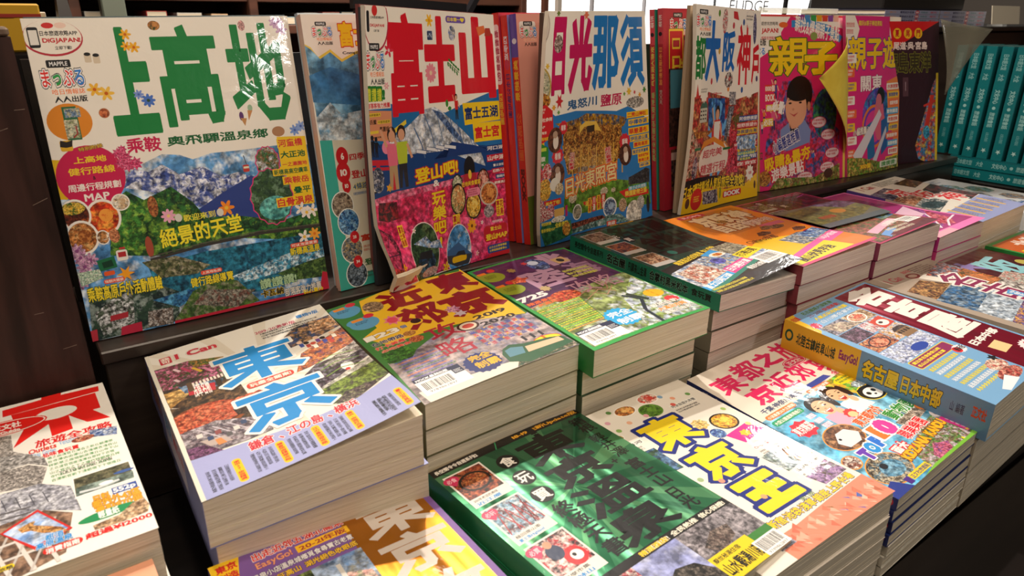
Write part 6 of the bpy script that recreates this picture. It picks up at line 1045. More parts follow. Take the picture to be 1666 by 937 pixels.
def art_C3(a):
    a.rect(0, 0, 150, 210, 'e9e1d4')
    # salmon mosaic edge
    a.rect(30, 190, 150, 210, 'e88a70'); r = random.Random(7)
    a.poly([(30, 192), (100, 187), (150, 184), (150, 210), (30, 210)], 'e88a70')
    for k in range(70):
        u = 32 + r.random() * 112; v = 190 + r.random() * 15; s_ = 5; a.poly([(u, v), (u + s_, v + r.choice((-3, 3))), (u + s_, v + s_)], r.choice(('f0a890', 'd87058', 'e0785c', 'b86a50', 'f4b8a0', '5a6aa8', '8a6a40') if k % 6 == 0 else ('f0a890', 'd87058', 'e0785c', 'f4b8a0')))
    # title on navy
    N_ = '1c2878'
    for ch, bx, bd in (('東', (50, 38, 98, 80), .07), ('京', (52, 88, 99, 129), .07), ('王', (52, 136, 98, 172), .12)):
        a.text(ch, *bx, 'f0d020', bd, [(.10, N_)])
    for k, (t_, u, v) in enumerate((('完全自遊大本營', 104, 30, ), ('清澄白河', 14, 52), ('Outlet新攻略', 112, 112), ('貓咪特別街', 112, 150), ('澀谷地標', 8, 108))): a.rrect(u, v, u + 32, v + 6, 'f0ece2', 1); a.text(t_, u + 1, v + 1, u + 31, v + 5, ('2a2a30', 'c8303a')[k == 2], .03); a.lines(CJK, u, v + 8, u + 28, v + 14, 2, '3a3438', .03, per=12, seed=k)
    a.text('第5.1版', 84, 174, 100, 179, '5a7a3a', .02)
    a.dish(66, 14, 12, 8, ('d8803a', 'f0c070', '8a4a24')); a.dish(98, 10, 12, 8, ('e8b0a0', 'd83a30', 'f4e8d8')); a.dish(86, 26, 12, 10, ('4a7a20', '6a9a30', '2a4a14'), '5a8a28'); a.dish(28, 42, 10, 6, ('c8a060', '4a6a28', 'e0c890'))
    a.dish(126, 74, 14, 12, ('e0a02c', 'f0d050', 'b8582c'), '2a1c18'); a.ell(106, 84, 7, 7, ('3a5aa8', '8ab0d8', '24387a'), 1.2); a.quad([(108, 90), (138, 86), (146, 100), (114, 106)], 'e8288a'); a.star(126, 96, 6, 5, 'f0c030', 6, .7); a.star(104, 66, 9, 8, ('e8c070', 'f0dca0', 'c89a40'), 8, .8)
    a.quad([(16, 66), (46, 68), (46, 100), (14, 98)], ('2a4a6a', '5a7aa0', '3a5a3a'), .5); a.rect(126, 128, 146, 146, ('b06a38', 'd89a60', '7a4424'), .4); a.rect(130, 132, 141, 142, '5a5a8a'); a.quad([(106, 126), (126, 124), (128, 148), (108, 150)], ('8a9aa0', 'c8d0d0', '6a7a6a'), .5); a.poly([(112, 162), (146, 156), (147, 174), (116, 176)], ('8a6a9a', 'b898c0', '6a5a4a'), .8)
    for u, v, c in ((40, 20, 'd8a0b0'), (52, 8, '5a8a40'), (56, 30, 'e8b090'), (40, 34, '8ab060'), (110, 30, 'd85a50'), (140, 88, 'c8d080'), (76, 30, 'e0a0a8'), (56, 128, 'e8907a'), (44, 118, '9ab080'), (66, 158, 'e8a070'), (110, 14, '7aa0c0'), (136, 24, '6a9a50'), (118, 22, 'e8a080'), (142, 60, 'a8c070')): a.ell(u, v, 2.6, 2.6, c, n=12)
    # tower
    a.poly([(22, 120), (26, 120), (32, 148), (40, 174), (44, 200), (28, 200), (26, 160)], ('9a9aa8', '6a6a78', 'b8b8c4'), 1); a.ell(27, 140, 5, 3, 'b0b0bc'); a.ell(33, 164, 7, 4, 'a8a8b6'); a.ell(12, 128, 8, 6, ('3a3a3c', 'c8c8c8', '1c1c1e'), 1.2)
    a.text('原宿·新宿·池袋·淺草·銀座·上野·台場', 24, 178, 143, 186, 'f0c820', .05, [(.06, N_)], arch=-3)
ART['C3'] = art_C3

def art_C4(a):
    a.rect(0, 0, 150, 210, 'e4d8c8')
    P = 'd8205c'
    _ = (a.text('東', 8, 16, 40, 44, P, .06), a.text('都', 42, 9, 76, 40, P, .05), a.text('之', 78, 8, 108, 34, P, .08), a.text('旅', 110, 4, 143, 40, P, .05), a.text('京', 20, 48, 52, 74, P, .06), a.text('近', 54, 44, 84, 70, P, .05), a.text('郊', 86, 42, 112, 72, P, .05), a.text('攻', 116, 44, 144, 74, P, .05))
    a.ell(112, 41, 17, 7, P); a.ell(112, 41, 16, 6.2, 'ecc8c8'); a.ell(112, 41, 15, 5.4, P); a.text('正文社', 101, 37.5, 123, 44.5, 'f0e0dc', .04); a.ell(42, 32, 7, 4, 'e4a0b0'); a.text('全攻略', 120, 75, 147, 82, P, .04, [(.05, 'f0d8d0')]); a.poly([(78, 76), (112, 74), (116, 80), (76, 84)], '3a4a9a')
    a.text('千葉·神奈川·埼玉', 11, 76, 66, 83, '1c2a5a', .04, [(.03, 'd8d0c8')])
    a.poly([(0, 88), (60, 86), (100, 84), (150, 82), (150, 210), (0, 210)], ('5ab0d8', '8ac8e4', '7ac0e0'), .15)
    a.poly([(90, 84), (120, 82), (150, 80), (150, 120), (112, 124)], ('f0a030', 'f0c850', '6ab848'), .3)
    a.ell(122, 91, 17, 6, 'f0d020'); a.lines('關東近郊', 110, 87, 134, 95, 2, '3a7a3a', .05, per=7)
    a.rrect(70, 82, 104, 88, 'd86a2c', 4); a.text('大開放好玩樂園', 72, 83, 102, 87, 'f0e8d8', .04); a.rrect(6, 85, 46, 91.5, 'e87828', 3); a.text('小孩最愛20大主題館', 8, 86.3, 44, 90.3, 'f0e8d8', .04); a.rrect(4, 93.5, 44, 101, '1f9a68', 3); a.text('大型公園遊樂場推介', 6, 95, 42, 99.6, 'f0e8d8', .04)
    # children
    for x, y, r_, hair, girl in ((60, 106, 13, '1c1412', 0), (88, 102, 12, '2c1c18', 1)):
        a.poly([(x - 12, y + 12), (x + 12, y + 10), (x + 17, y + 30), (x - 12, y + 32)], ('e8a8c0', 'f0f0f0')[girl]); a.ell(x, y - 3, r_, r_ * .95, hair, n=28); a.ell(x + 1, y + 2, r_ * .82, r_ * .85, 'ecb890', n=28)
        if girl: a.ell(x - 13, y + 3, 4, 11, hair); a.ell(x + 13, y + 1, 4, 10, hair); a.star(x, y - 14, 7, 4, 'f0e8f0', 6, .6)
        for dx in (-4.6, 5.6): a.ell(x + dx, y, 1.7, 1, '1c1210', n=10); a.line([(x + dx - 2.4, y - 3), (x + dx + 2.4, y - 3.4)], .6, '2a1a14')
        a.ell(x + .8, y + 4, 1.4, 1, 'd8906c', n=10); a.poly([(x - 4, y + 6), (x + 6, y + 5.4), (x + 4, y + 10.4), (x, y + 11)], 'b8383c'); a.poly([(x - 3, y + 6.2), (x + 5, y + 5.8), (x + 4, y + 7.2), (x - 2, y + 7.4)], 'f4f0ea')
        a.ell(x + 8, y + 14, 3.6, 5, 'ecb890')
    # panda, whale, statues
    a.ell(120, 120, 17, 12, 'f0d030', n=30); a.ell(120, 120, 16, 11, '1c1a1c', n=30); a.ell(120, 121, 11, 8, 'f0eeea'); a.ell(115, 120, 2.6, 2.4, '1c1a1c'); a.ell(124, 119, 2.6, 2.4, '1c1a1c'); a.ell(120, 124, 1.6, 1.2, '1c1a1c'); a.ell(111, 113, 3, 2.6, '1c1a1c'); a.ell(129, 112, 3, 2.6, '1c1a1c')
    a.ell(124, 104, 10, 5, ('d8e8f0', '6a7a80', 'a8b8c0'), 1); a.poly([(134, 130), (149, 126), (149, 140), (138, 142)], ('e0a830', '8a6a2c', 'f0c850'), 1)
    a.star(72, 128, 8, 7, 'd83030', 9, .8); a.ell(72, 130, 5, 4, 'f0c890')
    a.star(20, 116, 14, 12, 'd8283c', 9, .8); a.text('東京精選', 9, 110, 31, 121, 'f4e8e4', .05); a.lines('豐富交通資訊', 36, 106, 46, 130, 3, 'f4f0f4', .05, per=7, out=[(.05, 'e07ab0')])
    a.ell(36, 144, 21, 16, 'e8983a', n=30); a.ell(36, 144, 20, 15, ('8a5a3c', '5a3a28', 'b88a60'), .7, n=30); a.poly([(24, 146), (33, 137), (45, 137), (52, 147), (44, 155), (28, 155)], 'dcdce0'); a.ell(30, 144, 1.4, 1.4, '1c1c20')
    a.ell(11, 166, 9, 8, 'e8983a'); a.ell(11, 166, 8, 7, ('6a2c24', 'e8dcd0', '8a4a34'), .9)
    a.ell(28, 188, 22, 17, 'e8983a', n=30); a.ell(28, 188, 21, 16, ('3a2c24', 'c8b89a', '6a8a9a'), 1, n=30); a.ell(30, 189, 12, 9, ('5a90b0', '8ab8d0', '4a7a9a'), .5); a.ell(26, 184, 3.6, 3.2, '1c1c24')
    a.poly([(60, 190), (96, 176), (150, 170), (150, 210), (52, 210)], ('5a8a3c', '8a6a5a', 'c8b8c0'), .8); a.poly([(70, 202), (84, 194), (98, 200), (90, 209), (70, 209)], ('b8506a', 'd87a98', '7a4a8a'), 1.2); a.poly([(88, 160), (130, 156), (134, 166), (92, 172)], ('8a7a6a', 'c8b8a8', '5a5048'), .9)
    a.text('東京都內外', 60, 133, 100, 145, 'e85a20', .06, [(.05, 'f8f0e0')], rot=-.08); a.text('動物園', 92, 143, 136, 158, '2f8a34', .05, [(.05, 'f4f4ea')], rot=-.06)
    for ch, u, v, s_, c in (('T', 24, 161, 14, '6a3ab0'), ('O', 35, 159, 14, '2a90d8'), ('P', 47, 157, 14, '2a70d0'), ('1', 58, 149, 18, 'e8782c'), ('0', 67, 147, 21, 'e03a98')): a.text(ch, u, v, u + s_ * .82, v + s_, c, .12, [(.08, 'f8f4f0'), (.04, '2a3a8a')])
    a.text('兩大', 50, 175, 68, 187, 'f8e8e0', .06, [(.12, 'd82030')], rot=-.08); a.text('職業樂園', 74, 166, 112, 179, 'd82030', .05, [(.06, 'f8f0ea')], rot=-.08); a.text('KIDZANIA KANDU', 48, 182, 124, 191, 'f0b020', .08, [(.06, '8a3a10')], rot=-.10)
    a.ell(138, 160, 12, 7, 'f08a28'); a.lines('新登場', 131, 155, 146, 165, 2, 'f8f0e0', .05, per=5); a.ell(134, 174, 9, 6, 'f8ecec'); a.ell(134, 174, 5, 4, ('d82a3a', '2a1c1c', 'f0d0c0'), 2)
    a.poly([(124, 180), (150, 178), (150, 202), (126, 204)], 'e83a98'); a.lines('沉浸式體驗', 128, 183, 149, 201, 4, 'f8e0ec', .03, per=5)
    a.poly([(0, 200), (14, 196), (24, 210), (0, 210)], '2a3a8a'); a.rect(30, 201, 56, 207, 'f0d020'); a.text('正文社旅遊組', 31, 202, 55, 206.2, '1c2878', .04); a.rect(23, 201, 29, 208, '4a2a80'); a.poly([(40, 210), (60, 207.5), (120, 207), (150, 203), (150, 210)], '7ab83c')
    for u, v in ((112, 206), (128, 202), (140, 194)): a.star(u, v, 2, 2, 'f0e030', 5, .5)
ART['C4'] = art_C4

def art_C5(a):
    a.rect(0, 0, 150, 210, '78a8d0')
    a.poly([(0, 0), (14, 0), (8, 12), (6, 40), (0, 44)], 'e8b828'); a.text('名古屋', 2, 4, 12, 12, 'd02a30', .06)
    a.text('名古屋城大須常滑', 22, 2, 74, 8, '1f6a34', .04, [(.03, 'a8c0a0')]); a.text('20-21年', 22, 10, 46, 16, '8a5a70', .02); a.text('快速移動', 48, 10, 76, 16, 'd02a30', .05); a.text('人氣必玩攻略地圖', 22, 18, 78, 24, 'e8d03a', .04, [(.03, '5a4a60')]); a.text('白川鄉合掌村', 22, 26, 78, 32, 'c8d8e8', .04, [(.03, '3a4a70')]); a.star(11, 30, 7, 7, 'c82a50', 12, .7)
    a.rect(84, 3, 147, 210, 'a81c3c', foil=True)
    a.text('名', 88, 5, 140, 45, 'f0e8e0', .10); a.text('古', 97, 48, 143, 86, 'f0e8e0', .13); a.text('屋', 94, 90, 144, 138, 'f0e8e0', .08)
    a.text('日本中部', 92, 145, 142, 155, 'f0e8e0', .07)
    a.quad([(98, 162), (118, 160), (120, 176), (100, 178)], 'e8c890'); a.star(134, 186, 14, 10, 'f0e0e0', 16, .8); a.text('全', 128, 180, 140, 192, 'c01c34', .05)
    for x0, y0, x1, y1, c in ((8, 36, 44, 56, ('6a6474', 'b8b0b8', '3a3440')), (45, 36, 82, 56, ('a07a50', 'd8c0a0', '6a4a30')), (8, 57, 40, 78, ('4a2c3c', '8a6a80', '2a1c28')), (41, 57, 82, 76, ('d8d0d8', 'c86a6a', 'e8e4e0')), (8, 79, 46, 101, ('b85a3c', 'e0a070', '4a2030')), (47, 77, 82, 100, ('d8d4d8', 'e0a03a', 'b8b4c0')), (6, 102, 82, 126, ('c8d0e8', 'a8b0d0', 'e8ecf4'))): a.rect(x0, y0, x1, y1, c, .8)
    a.dish(60, 46, 13, 9, ('e0b080', 'c84a3a', 'f0e0c8')); a.quad([(58, 60), (80, 58), (82, 76), (60, 78)], 'c8402c'); a.ell(70, 69, 8, 6, 'f0e8e0'); a.ell(68, 68, 3, 2, '3a2020'); a.dish(28, 90, 14, 9, ('c8603c', 'e8a080', '7a2c1c'), '2a1c30'); a.house(58, 82, 82, 102, '8a6a4a', '3a2c30', 1, 4)
    a.poly([(8, 127), (28, 112), (46, 103), (64, 108), (82, 126)], ('e4e8f4', '8a94c0', 'c8d0e8'), .6); a.ell(50, 119, 13, 6, '2a44a0'); a.poly([(10, 36), (36, 40), (54, 56), (20, 56)], ('a89080', 'd0c0a8', '6a5a50'), .5)
    a.rrect(9, 128, 76, 143, 'e0c840', 2); a.rrect(10, 129, 75, 142, '8a2a5a', 2); a.lines('名古屋岐阜富山金澤', 12, 130.5, 73, 141.5, 2, 'f0d83a', .05, per=9)
    for j in range(7): a.text(''.join(random.Random(j).choice(CJK) for _ in range(11)), 12, 146 + j * 7, 62, 151 + j * 7, ('e8d83a', 'e8ecf0')[j % 2], .04, [(.03, '4a6a90')])
    a.star(74, 146, 9, 7, 'e8e8ec', 14, .85); a.ell(70, 146, 5, 5, 'd8282c'); a.text('最新版', 68, 142, 82, 149, '1c1c20', .05)
    a.ell(70, 182, 13, 9, ('e8c8b0', 'c8504a', 'f0e0d0'), .8); a.ell(64, 196, 18, 8, ('b8504a', 'e0a08a', '8a3a34'), .8); a.star(80, 174, 6, 6, '1c1c20', 5, .5); a.poly([(30, 203), (56, 194), (62, 205), (34, 209)], 'e8ecf0')
ART['C5'] = art_C5
SPINES['C5'] = lambda a, i: (a.rect(0, 0, 210, 40, '6f9cc6'), a.rect(0, 0, 88, 40, 'e8b828'), a.ell(8, 15, 5, 6.5, '14503a'), a.ell(8, 15, 3, 4, 'e8b828'), a.text('北陸古鎮岐阜山城', 17, 9, 62, 22, '14402a', .05), a.text('EasyGo!', 66, 8, 86, 21, '8a2a6a', .06), a.text('名古屋', 92, 7, 128, 26, 'f0cc20', .06, [(.05, '1c2030')]), a.text('日本中部', 131, 7, 168, 26, 'f0cc20', .05, [(.05, '1c2030')]), a.text('山 編著', 176, 12, 188, 22, '2a3a6a', .03), a.text('正文社', 194, 8, 206, 20, 'd84a20', .06))

def art_C6(a):
    a.rect(0, 0, 150, 210, 'a89888'); a.text('I Can', 20, 10, 50, 22, 'a8404c', .04); a.ell(68, 22, 12, 7, '7a1c20'); a.ell(68, 22, 8, 4, 'b89a88'); a.lines(CJK, 84, 6, 130, 26, 5, '5a3430', .03, per=16); a.text('激新版', 66, 6, 84, 13, 'b04048', .04)
    a.poly([(66, 30), (88, 26), (104, 60), (84, 66)], 'e4dccf')
    a.quad([(84, 30), (150, 14), (150, 50), (100, 60)], ('4a4658', 'a8a4b0', 'c8603c'), .6); a.quad([(10, 44), (60, 34), (80, 60), (14, 76)], ('7a4a28', 'b88a50', '4a2c20'), .6); a.quad([(110, 52), (150, 44), (150, 96), (118, 92)], ('7a5a30', 'e07a3c', '5a4a28'), .7)
    for k in range(7): a.line([(116 + k * 4, 60), (124 + k * 3, 88)], 1.4, 'e8905c')
    a.poly([(10, 76), (80, 62), (100, 96), (14, 116)], ('3a6a9a', '8a9aa8', '24405c'), .4); a.poly([(14, 116), (100, 96), (110, 130), (14, 150)], ('c0ccd8', '8a98a8', 'dce4ea'), .4)
    a.poly([(14, 150), (110, 128), (118, 160), (14, 178)], ('5a5aa0', 'd8a050', '8a5a6a'), .8); a.quad([(60, 160), (150, 140), (150, 190), (70, 200)], ('8a5a38', 'd8a070', '4a2c1c'), .6); a.quad([(118, 92), (150, 88), (150, 140), (122, 140)], ('c8c0b8', '5a4a44', 'e0d8d0'), .5)
    for k, ch in enumerate('名古屋'): a.text(ch, 78 + k * 5, 40 + k * 44, 122 + k * 6, 82 + k * 44, '8a2450', .03, [(.07, 'ece4dc')])
    a.quad([(100, 112), (114, 108), (118, 132), (104, 136)], '5a9ad0'); a.text('中部北陸', 104, 112, 114, 132, 'f0f0f0', .04, vert=True)
ART['C6'] = art_C6

def art_C7(a):
    a.rect(0, 0, 150, 210, '7a1c2c', foil=True); a.text('大', 20, 10, 70, 50, '8a7ab0', .08); a.text('阪', 60, 20, 120, 80, '8ac0c8', .06); a.text('京', 80, 84, 140, 140, '9ab8d8', .07); a.text('京阪神奈', 60, 90, 84, 150, 'e8d8dc', .04, vert=True)
    a.rect(4, 4, 30, 12, 'c83a3c'); a.ell(130, 60, 10, 10, 'b8a850'); a.poly([(10, 70), (70, 60), (90, 110), (20, 120)], ('c87a70', 'a8b0a0', 'd8d0c8'), .8)
ART['C7'] = art_C7

def art_C8(a):
    a.rect(0, 0, 150, 210, '2f8a3a'); a.rect(6, 6, 150, 210, 'c05a20'); a.text('北海道', 40, 12, 140, 46, 'e4cfc0', .07)
    for k in range(6): a.rrect(14 + k * 20, 60, 28 + k * 20, 118, ('8ab850', 'e87a28', 'c8d890', 'e8d02c', 'a8c860', 'e8a040')[k], 3); a.text('札幌小樽函館'[k] + '旅行', 17 + k * 20, 64, 25 + k * 20, 112, 'f0e8d0', .05, vert=True)
    a.poly([(6, 130), (150, 120), (150, 210), (6, 210)], ('b89a60', '6a4a28', 'e0d0a0'), .5); a.rect(14, 40, 30, 56, 'f0c020')
ART['C8'] = art_C8

SPINES['C4'] = lambda a, i: (a.rect(0, 0, 210, 30, '232f74'), a.ell(202, 5.2, 5, 4.4, 'd02438'), a.text('正文社', 198.6, 2.8, 205.4, 7.8, 'f0d8d8', .05), a.text('東京近郊攻略', 20, 2.5, 90, 8.5, 'e8e0e0', .04))

# ---------------------------------------------------------------- structure: table, ledge, boards, shop behind
TABLE_Z = -0.150
LAB_COVER = {}
def plainmat(c, rough=0.35):
    k = 'paper_' + c
    return bpy.data.materials.get(k) or mat(k, c, rough)

fl = MB(); fl.box(-3, -3, -0.93, 5, 6, -0.90); o = fl.build('floor', noise_mat('floor_boards', '3a2a20', '2a1d16', 5, (1, 12, 1), 0.5)); tag(o, kind='structure')
w_ = MB(); w_.box(-3, 5.9, -0.9, 5, 6.0, 3.0); o = w_.build('wall_back', mat('wall_paint', '6a5040', 0.8)); tag(o, kind='structure')
ce = MB(); ce.box(-3, -3, 3.0, 5, 6, 3.05); o = ce.build('ceiling', mat('ceiling_paint', '4a4038', 0.9)); tag(o, kind='structure')

t = empty('display_table', (0.6, -0.2, -0.9), 'low black display table carrying all the guidebook stacks', 'table')
b = MB(); b.bevbox(-0.75, -0.447, TABLE_Z - 0.03, 2.2, 0.16, TABLE_Z - 0.0005, 0.0015); b.build('table_top', BLACKWOOD, t)
b = MB(); b.bevbox(-0.75, -1.0, TABLE_Z - 0.03, 2.2, -0.451, TABLE_Z - 0.0005, 0.0015); b.build('table_top', BLACKWOOD, t)
for x in (-0.7, 2.1):
    for y in (-0.95, 0.09):
        b = MB(); b.bevbox(x, y, -0.899, x + 0.06, y + 0.06, TABLE_Z - 0.031); b.build('leg', BLACKWOOD, t)

LEDGE = noise_mat('worn_dark_ledge_wood', '3c322c', '241c18', 8, (0.5, 8, 8), 0.33, 0.35, 0.7, 0.1, 0.4)
lg = empty('book_ledge', (0.75, 0.1, TABLE_Z), 'dark wooden raised ledge under the upright magazines', 'ledge')
b = MB(); b.bevbox(0.0, -0.025, -0.012, 1.495, 0.155, -0.0005, 0.0012); b.build('ledge_top', LEDGE, lg)
b = MB(); b.bevbox(0.002, -0.022, TABLE_Z, 1.493, -0.010, -0.0125, 0.001); b.build('front_panel', LEDGE, lg)
b = MB(); b.bevbox(0.002, -0.0095, TABLE_Z, 0.012, 0.15, -0.0125, 0.001); b.build('side_panel', BLACKWOOD, lg)
# leaning back rest behind the upright magazines
rs = empty('back_rest_board', (0.75, 0.12, 0.0), 'dark board behind the upright magazines that they lean on', 'board')
br = MB()
br.prism([(0.0, 0.152, 0.215), (1.49, 0.152, 0.215), (1.49, 0.142, 0.215), (0.0, 0.142, 0.215)], [(0.0, 0.118, 0.0002), (1.49, 0.118, 0.0002), (1.49, 0.106, 0.0002), (0.0, 0.106, 0.0002)])
br.build('board_panel', BLACKWOOD, rs)

# worn dark board at the left, leaning like the magazines
bd = empty('leaning_board', (-0.15, -0.02, TABLE_Z), 'scratched dark brown wooden board left of the green-titled magazine', 'board')
def lean(z): return -0.028 + (z + 0.02) * 0.10
P0 = [(-0.62, lean(-0.149), -0.149), (-0.006, lean(-0.149), -0.149), (-0.006, lean(-0.149) + 0.022, -0.149), (-0.62, lean(-0.149) + 0.022, -0.149)]
P1 = [(-0.62, lean(0.238), 0.238), (-0.009, lean(0.238), 0.238), (-0.009, lean(0.238) + 0.022, 0.238), (-0.62, lean(0.238) + 0.022, 0.238)]
b = MB(); b.prism(P1, P0); b.build('board_panel', WOOD, bd)
b = MB(); b.bevbox(-0.62, lean(0.238), 0.2385, -0.0092, lean(0.238) + 0.026, 0.2445, 0.0015); b.build('edge_cap', noise_mat('worn_edge', 'a08a74', '5a4638', 25, (6, 1, 1), 0.6), bd)
rnd = random.Random(4)
sv = MB()
for _ in range(16):
    x = -0.12 + rnd.random() * 0.11; z = -0.01 + rnd.random() * 0.23; a = rnd.uniform(-0.5, 0.5); L = rnd.uniform(0.004, 0.012); y = lean(z) - 0.0002
    dx, dz = math.cos(a) * L, math.sin(a) * L
    sv.v += [(x, y, z), (x + dx, lean(z + dz) - 0.0002, z + dz), (x + dx, lean(z + dz + 0.0004) - 0.0002, z + dz + 0.0004), (x, lean(z + 0.0003) - 0.0002, z + 0.0003)]
    n = len(sv.v); sv.f.append((n - 4, n - 3, n - 2, n - 1))
tag(sv.build('scratch_marks', mat('scratch', '8a7668', 0.7), bd), kind='stuff')

# ---------------------------------------------------------------- book builders
def quad_at(q0, q1, f): return [tuple(np.array(a) * (1 - f) + np.array(b) * f) for a, b in zip(q0, q1)]
def inset(q, e):
    q = [np.array(p, float) for p in q]; u = (q[1] - q[0]); u /= np.linalg.norm(u); v = (q[2] - q[0]); v /= np.linalg.norm(v)
    return [q[0] + u * e[0] + v * e[1], q[1] - u * e[2] + v * e[1], q[2] + u * e[0] - v * e[3], q[3] - u * e[2] - v * e[3]]
def page_block(par, top, bot, m, seed, layers=9, jit=0.0002):
    """leaves as a pile of slightly uneven signatures, from the top quad down to the bottom quad"""
    r = random.Random(seed); b = MB()
    if abs(top[0][2] - top[1][2] - top[2][2] + top[3][2]) > 0.001:      # a twisted top: follow it with a fine grid
        G = Surf(top); H = Surf(quad_at(top, bot, 1 / layers)); n = 6
        for p in range(n):
            for q_ in range(n):
                f4 = [(p / n, q_ / n), ((p + 1) / n, q_ / n), ((p + 1) / n, (q_ + 1) / n), (p / n, (q_ + 1) / n)]
                b.prism([tuple(G(x * .998 + .001, y * .998 + .001)) for x, y in f4], [tuple(H(x * .998 + .001, y * .998 + .001)) for x, y in f4])
        lo = 1
    else: lo = 0
    for i in range(lo, layers):
        e = (0.0002, 0.0003 + r.random() * jit, 0.0004 + r.random() * jit, 0.0003 + r.random() * jit * (1.6 if r.random() < .2 else 1))
        a = inset(quad_at(top, bot, i / layers), e); c = inset(quad_at(top, bot, (i + 1) / layers - 0.005), e)
        o4 = [0, 1, 3, 2]; b.prism([a[k] for k in o4], [c[k] for k in o4])
    return b.build('page_block', m, par)
def wrap(par, top, bot, m, front=True, th=0.0003, name='cover'):
    b = MB(); dz = np.array([0, 0, th]); o4 = [0, 1, 3, 2]
    T = [np.array(p, float) for p in top]; B = [np.array(p, float) for p in bot]
    if front: b.prism([T[k] for k in o4], [T[k] - dz for k in o4])
    b.prism([B[k] + dz for k in o4], [B[k] for k in o4])
    # spine card on the left edge
    l = (T[1] - T[0]); l = l / np.linalg.norm(l) * th
    z = 0 if front else th
    b.prism([T[0] - dz * (z / th), T[0] + l - dz * (z / th), T[2] + l - dz * (z / th), T[2] - dz * (z / th)], [B[0], B[0] + l, B[2] + l, B[2]])
    return b.build(name, m, par)

ORD = ['', 'second', 'third', 'fourth', 'fifth', 'sixth', 'seventh', 'eighth', 'ninth', 'tenth', 'eleventh', 'twelfth']
def stack(k, n, color, what, label, name='guidebook', pages=None, spine=None, jig=None, colors=None, aw=150, ah=210, cuts=(0, 0), group=None, zb=None, base='f2ece0', layers=9, thin=None, gap=0.0005, spines=1):
    """n books under the cover quad k, all resting down to the table; the top one carries the printed cover"""
    q = [np.array(p) for p in QUAD[k]]; floor = [np.array([p[0], p[1], (zb if zb is not None else TABLE_Z)]) for p in q]
    group = group or ('copies in the stack topped by the ' + what)
    pages = pages or PAGE; rj = random.Random(sum(map(ord, k)))
    fr = [0.0]
    for i in range(n): fr.append(fr[-1] + (thin[i] if thin else 1.0))
    fr = [f / fr[-1] for f in fr]
    for i in range(n):
        top = quad_at(q, floor, fr[i]); bot = quad_at(q, floor, fr[i + 1])
        top = [np.array(p) for p in top]; bot = [np.array(p) + np.array([0, 0, gap]) for p in bot]
        if i:
            j = np.array([*(jig(i) if jig else (rj.uniform(-.0012, .0012), rj.uniform(-.0015, .0015))), 0])
            top = [p + j for p in top]; bot = [p + j for p in bot]
        c = sum(bot) / 4
        if i == 0: lab = label
        else: lab = '%s%s copy from the top of the stack under the %s' % (ORD[i] if i < len(ORD) else 'lower', '' , what)
        e = empty(name, tuple(c), lab, 'book', group)
        col = (colors[i] if colors else color)
        th = 0.0004; d = np.array([0, 0, th])
        wrap(e, top, bot, plainmat(col), front=(i > 0), name='cover' if i else 'back_cover')
        page_block(e, [p - d * 1.2 for p in top], [p + d * 1.2 for p in bot], pages, rj.random() * 1e6, layers)
        if i == 0:
            a = Art(aw, ah, base)
            if k in ART: ART[k](a)
            S = surf(k); a.build('front_cover', e, S, S.N, (cuts[0] or 1, cuts[1] or 1))
        if spine and i < spines:
            hh = 1000 * np.linalg.norm(top[0] - bot[0]); a = Art(ah, hh, col)
            spine(a, i)
            # read from the back corner towards the viewer, top edge at the cover
            S = Surf([top[0], top[2], bot[0], bot[2]]); S.N = np.array([-1.0, 0, 0]); off = np.array([-0.00005, 0, 0])
            a.build('spine', e, lambda s, t_, l, S=S, off=off: S(s, t_, l) + off, S.N)
    return e

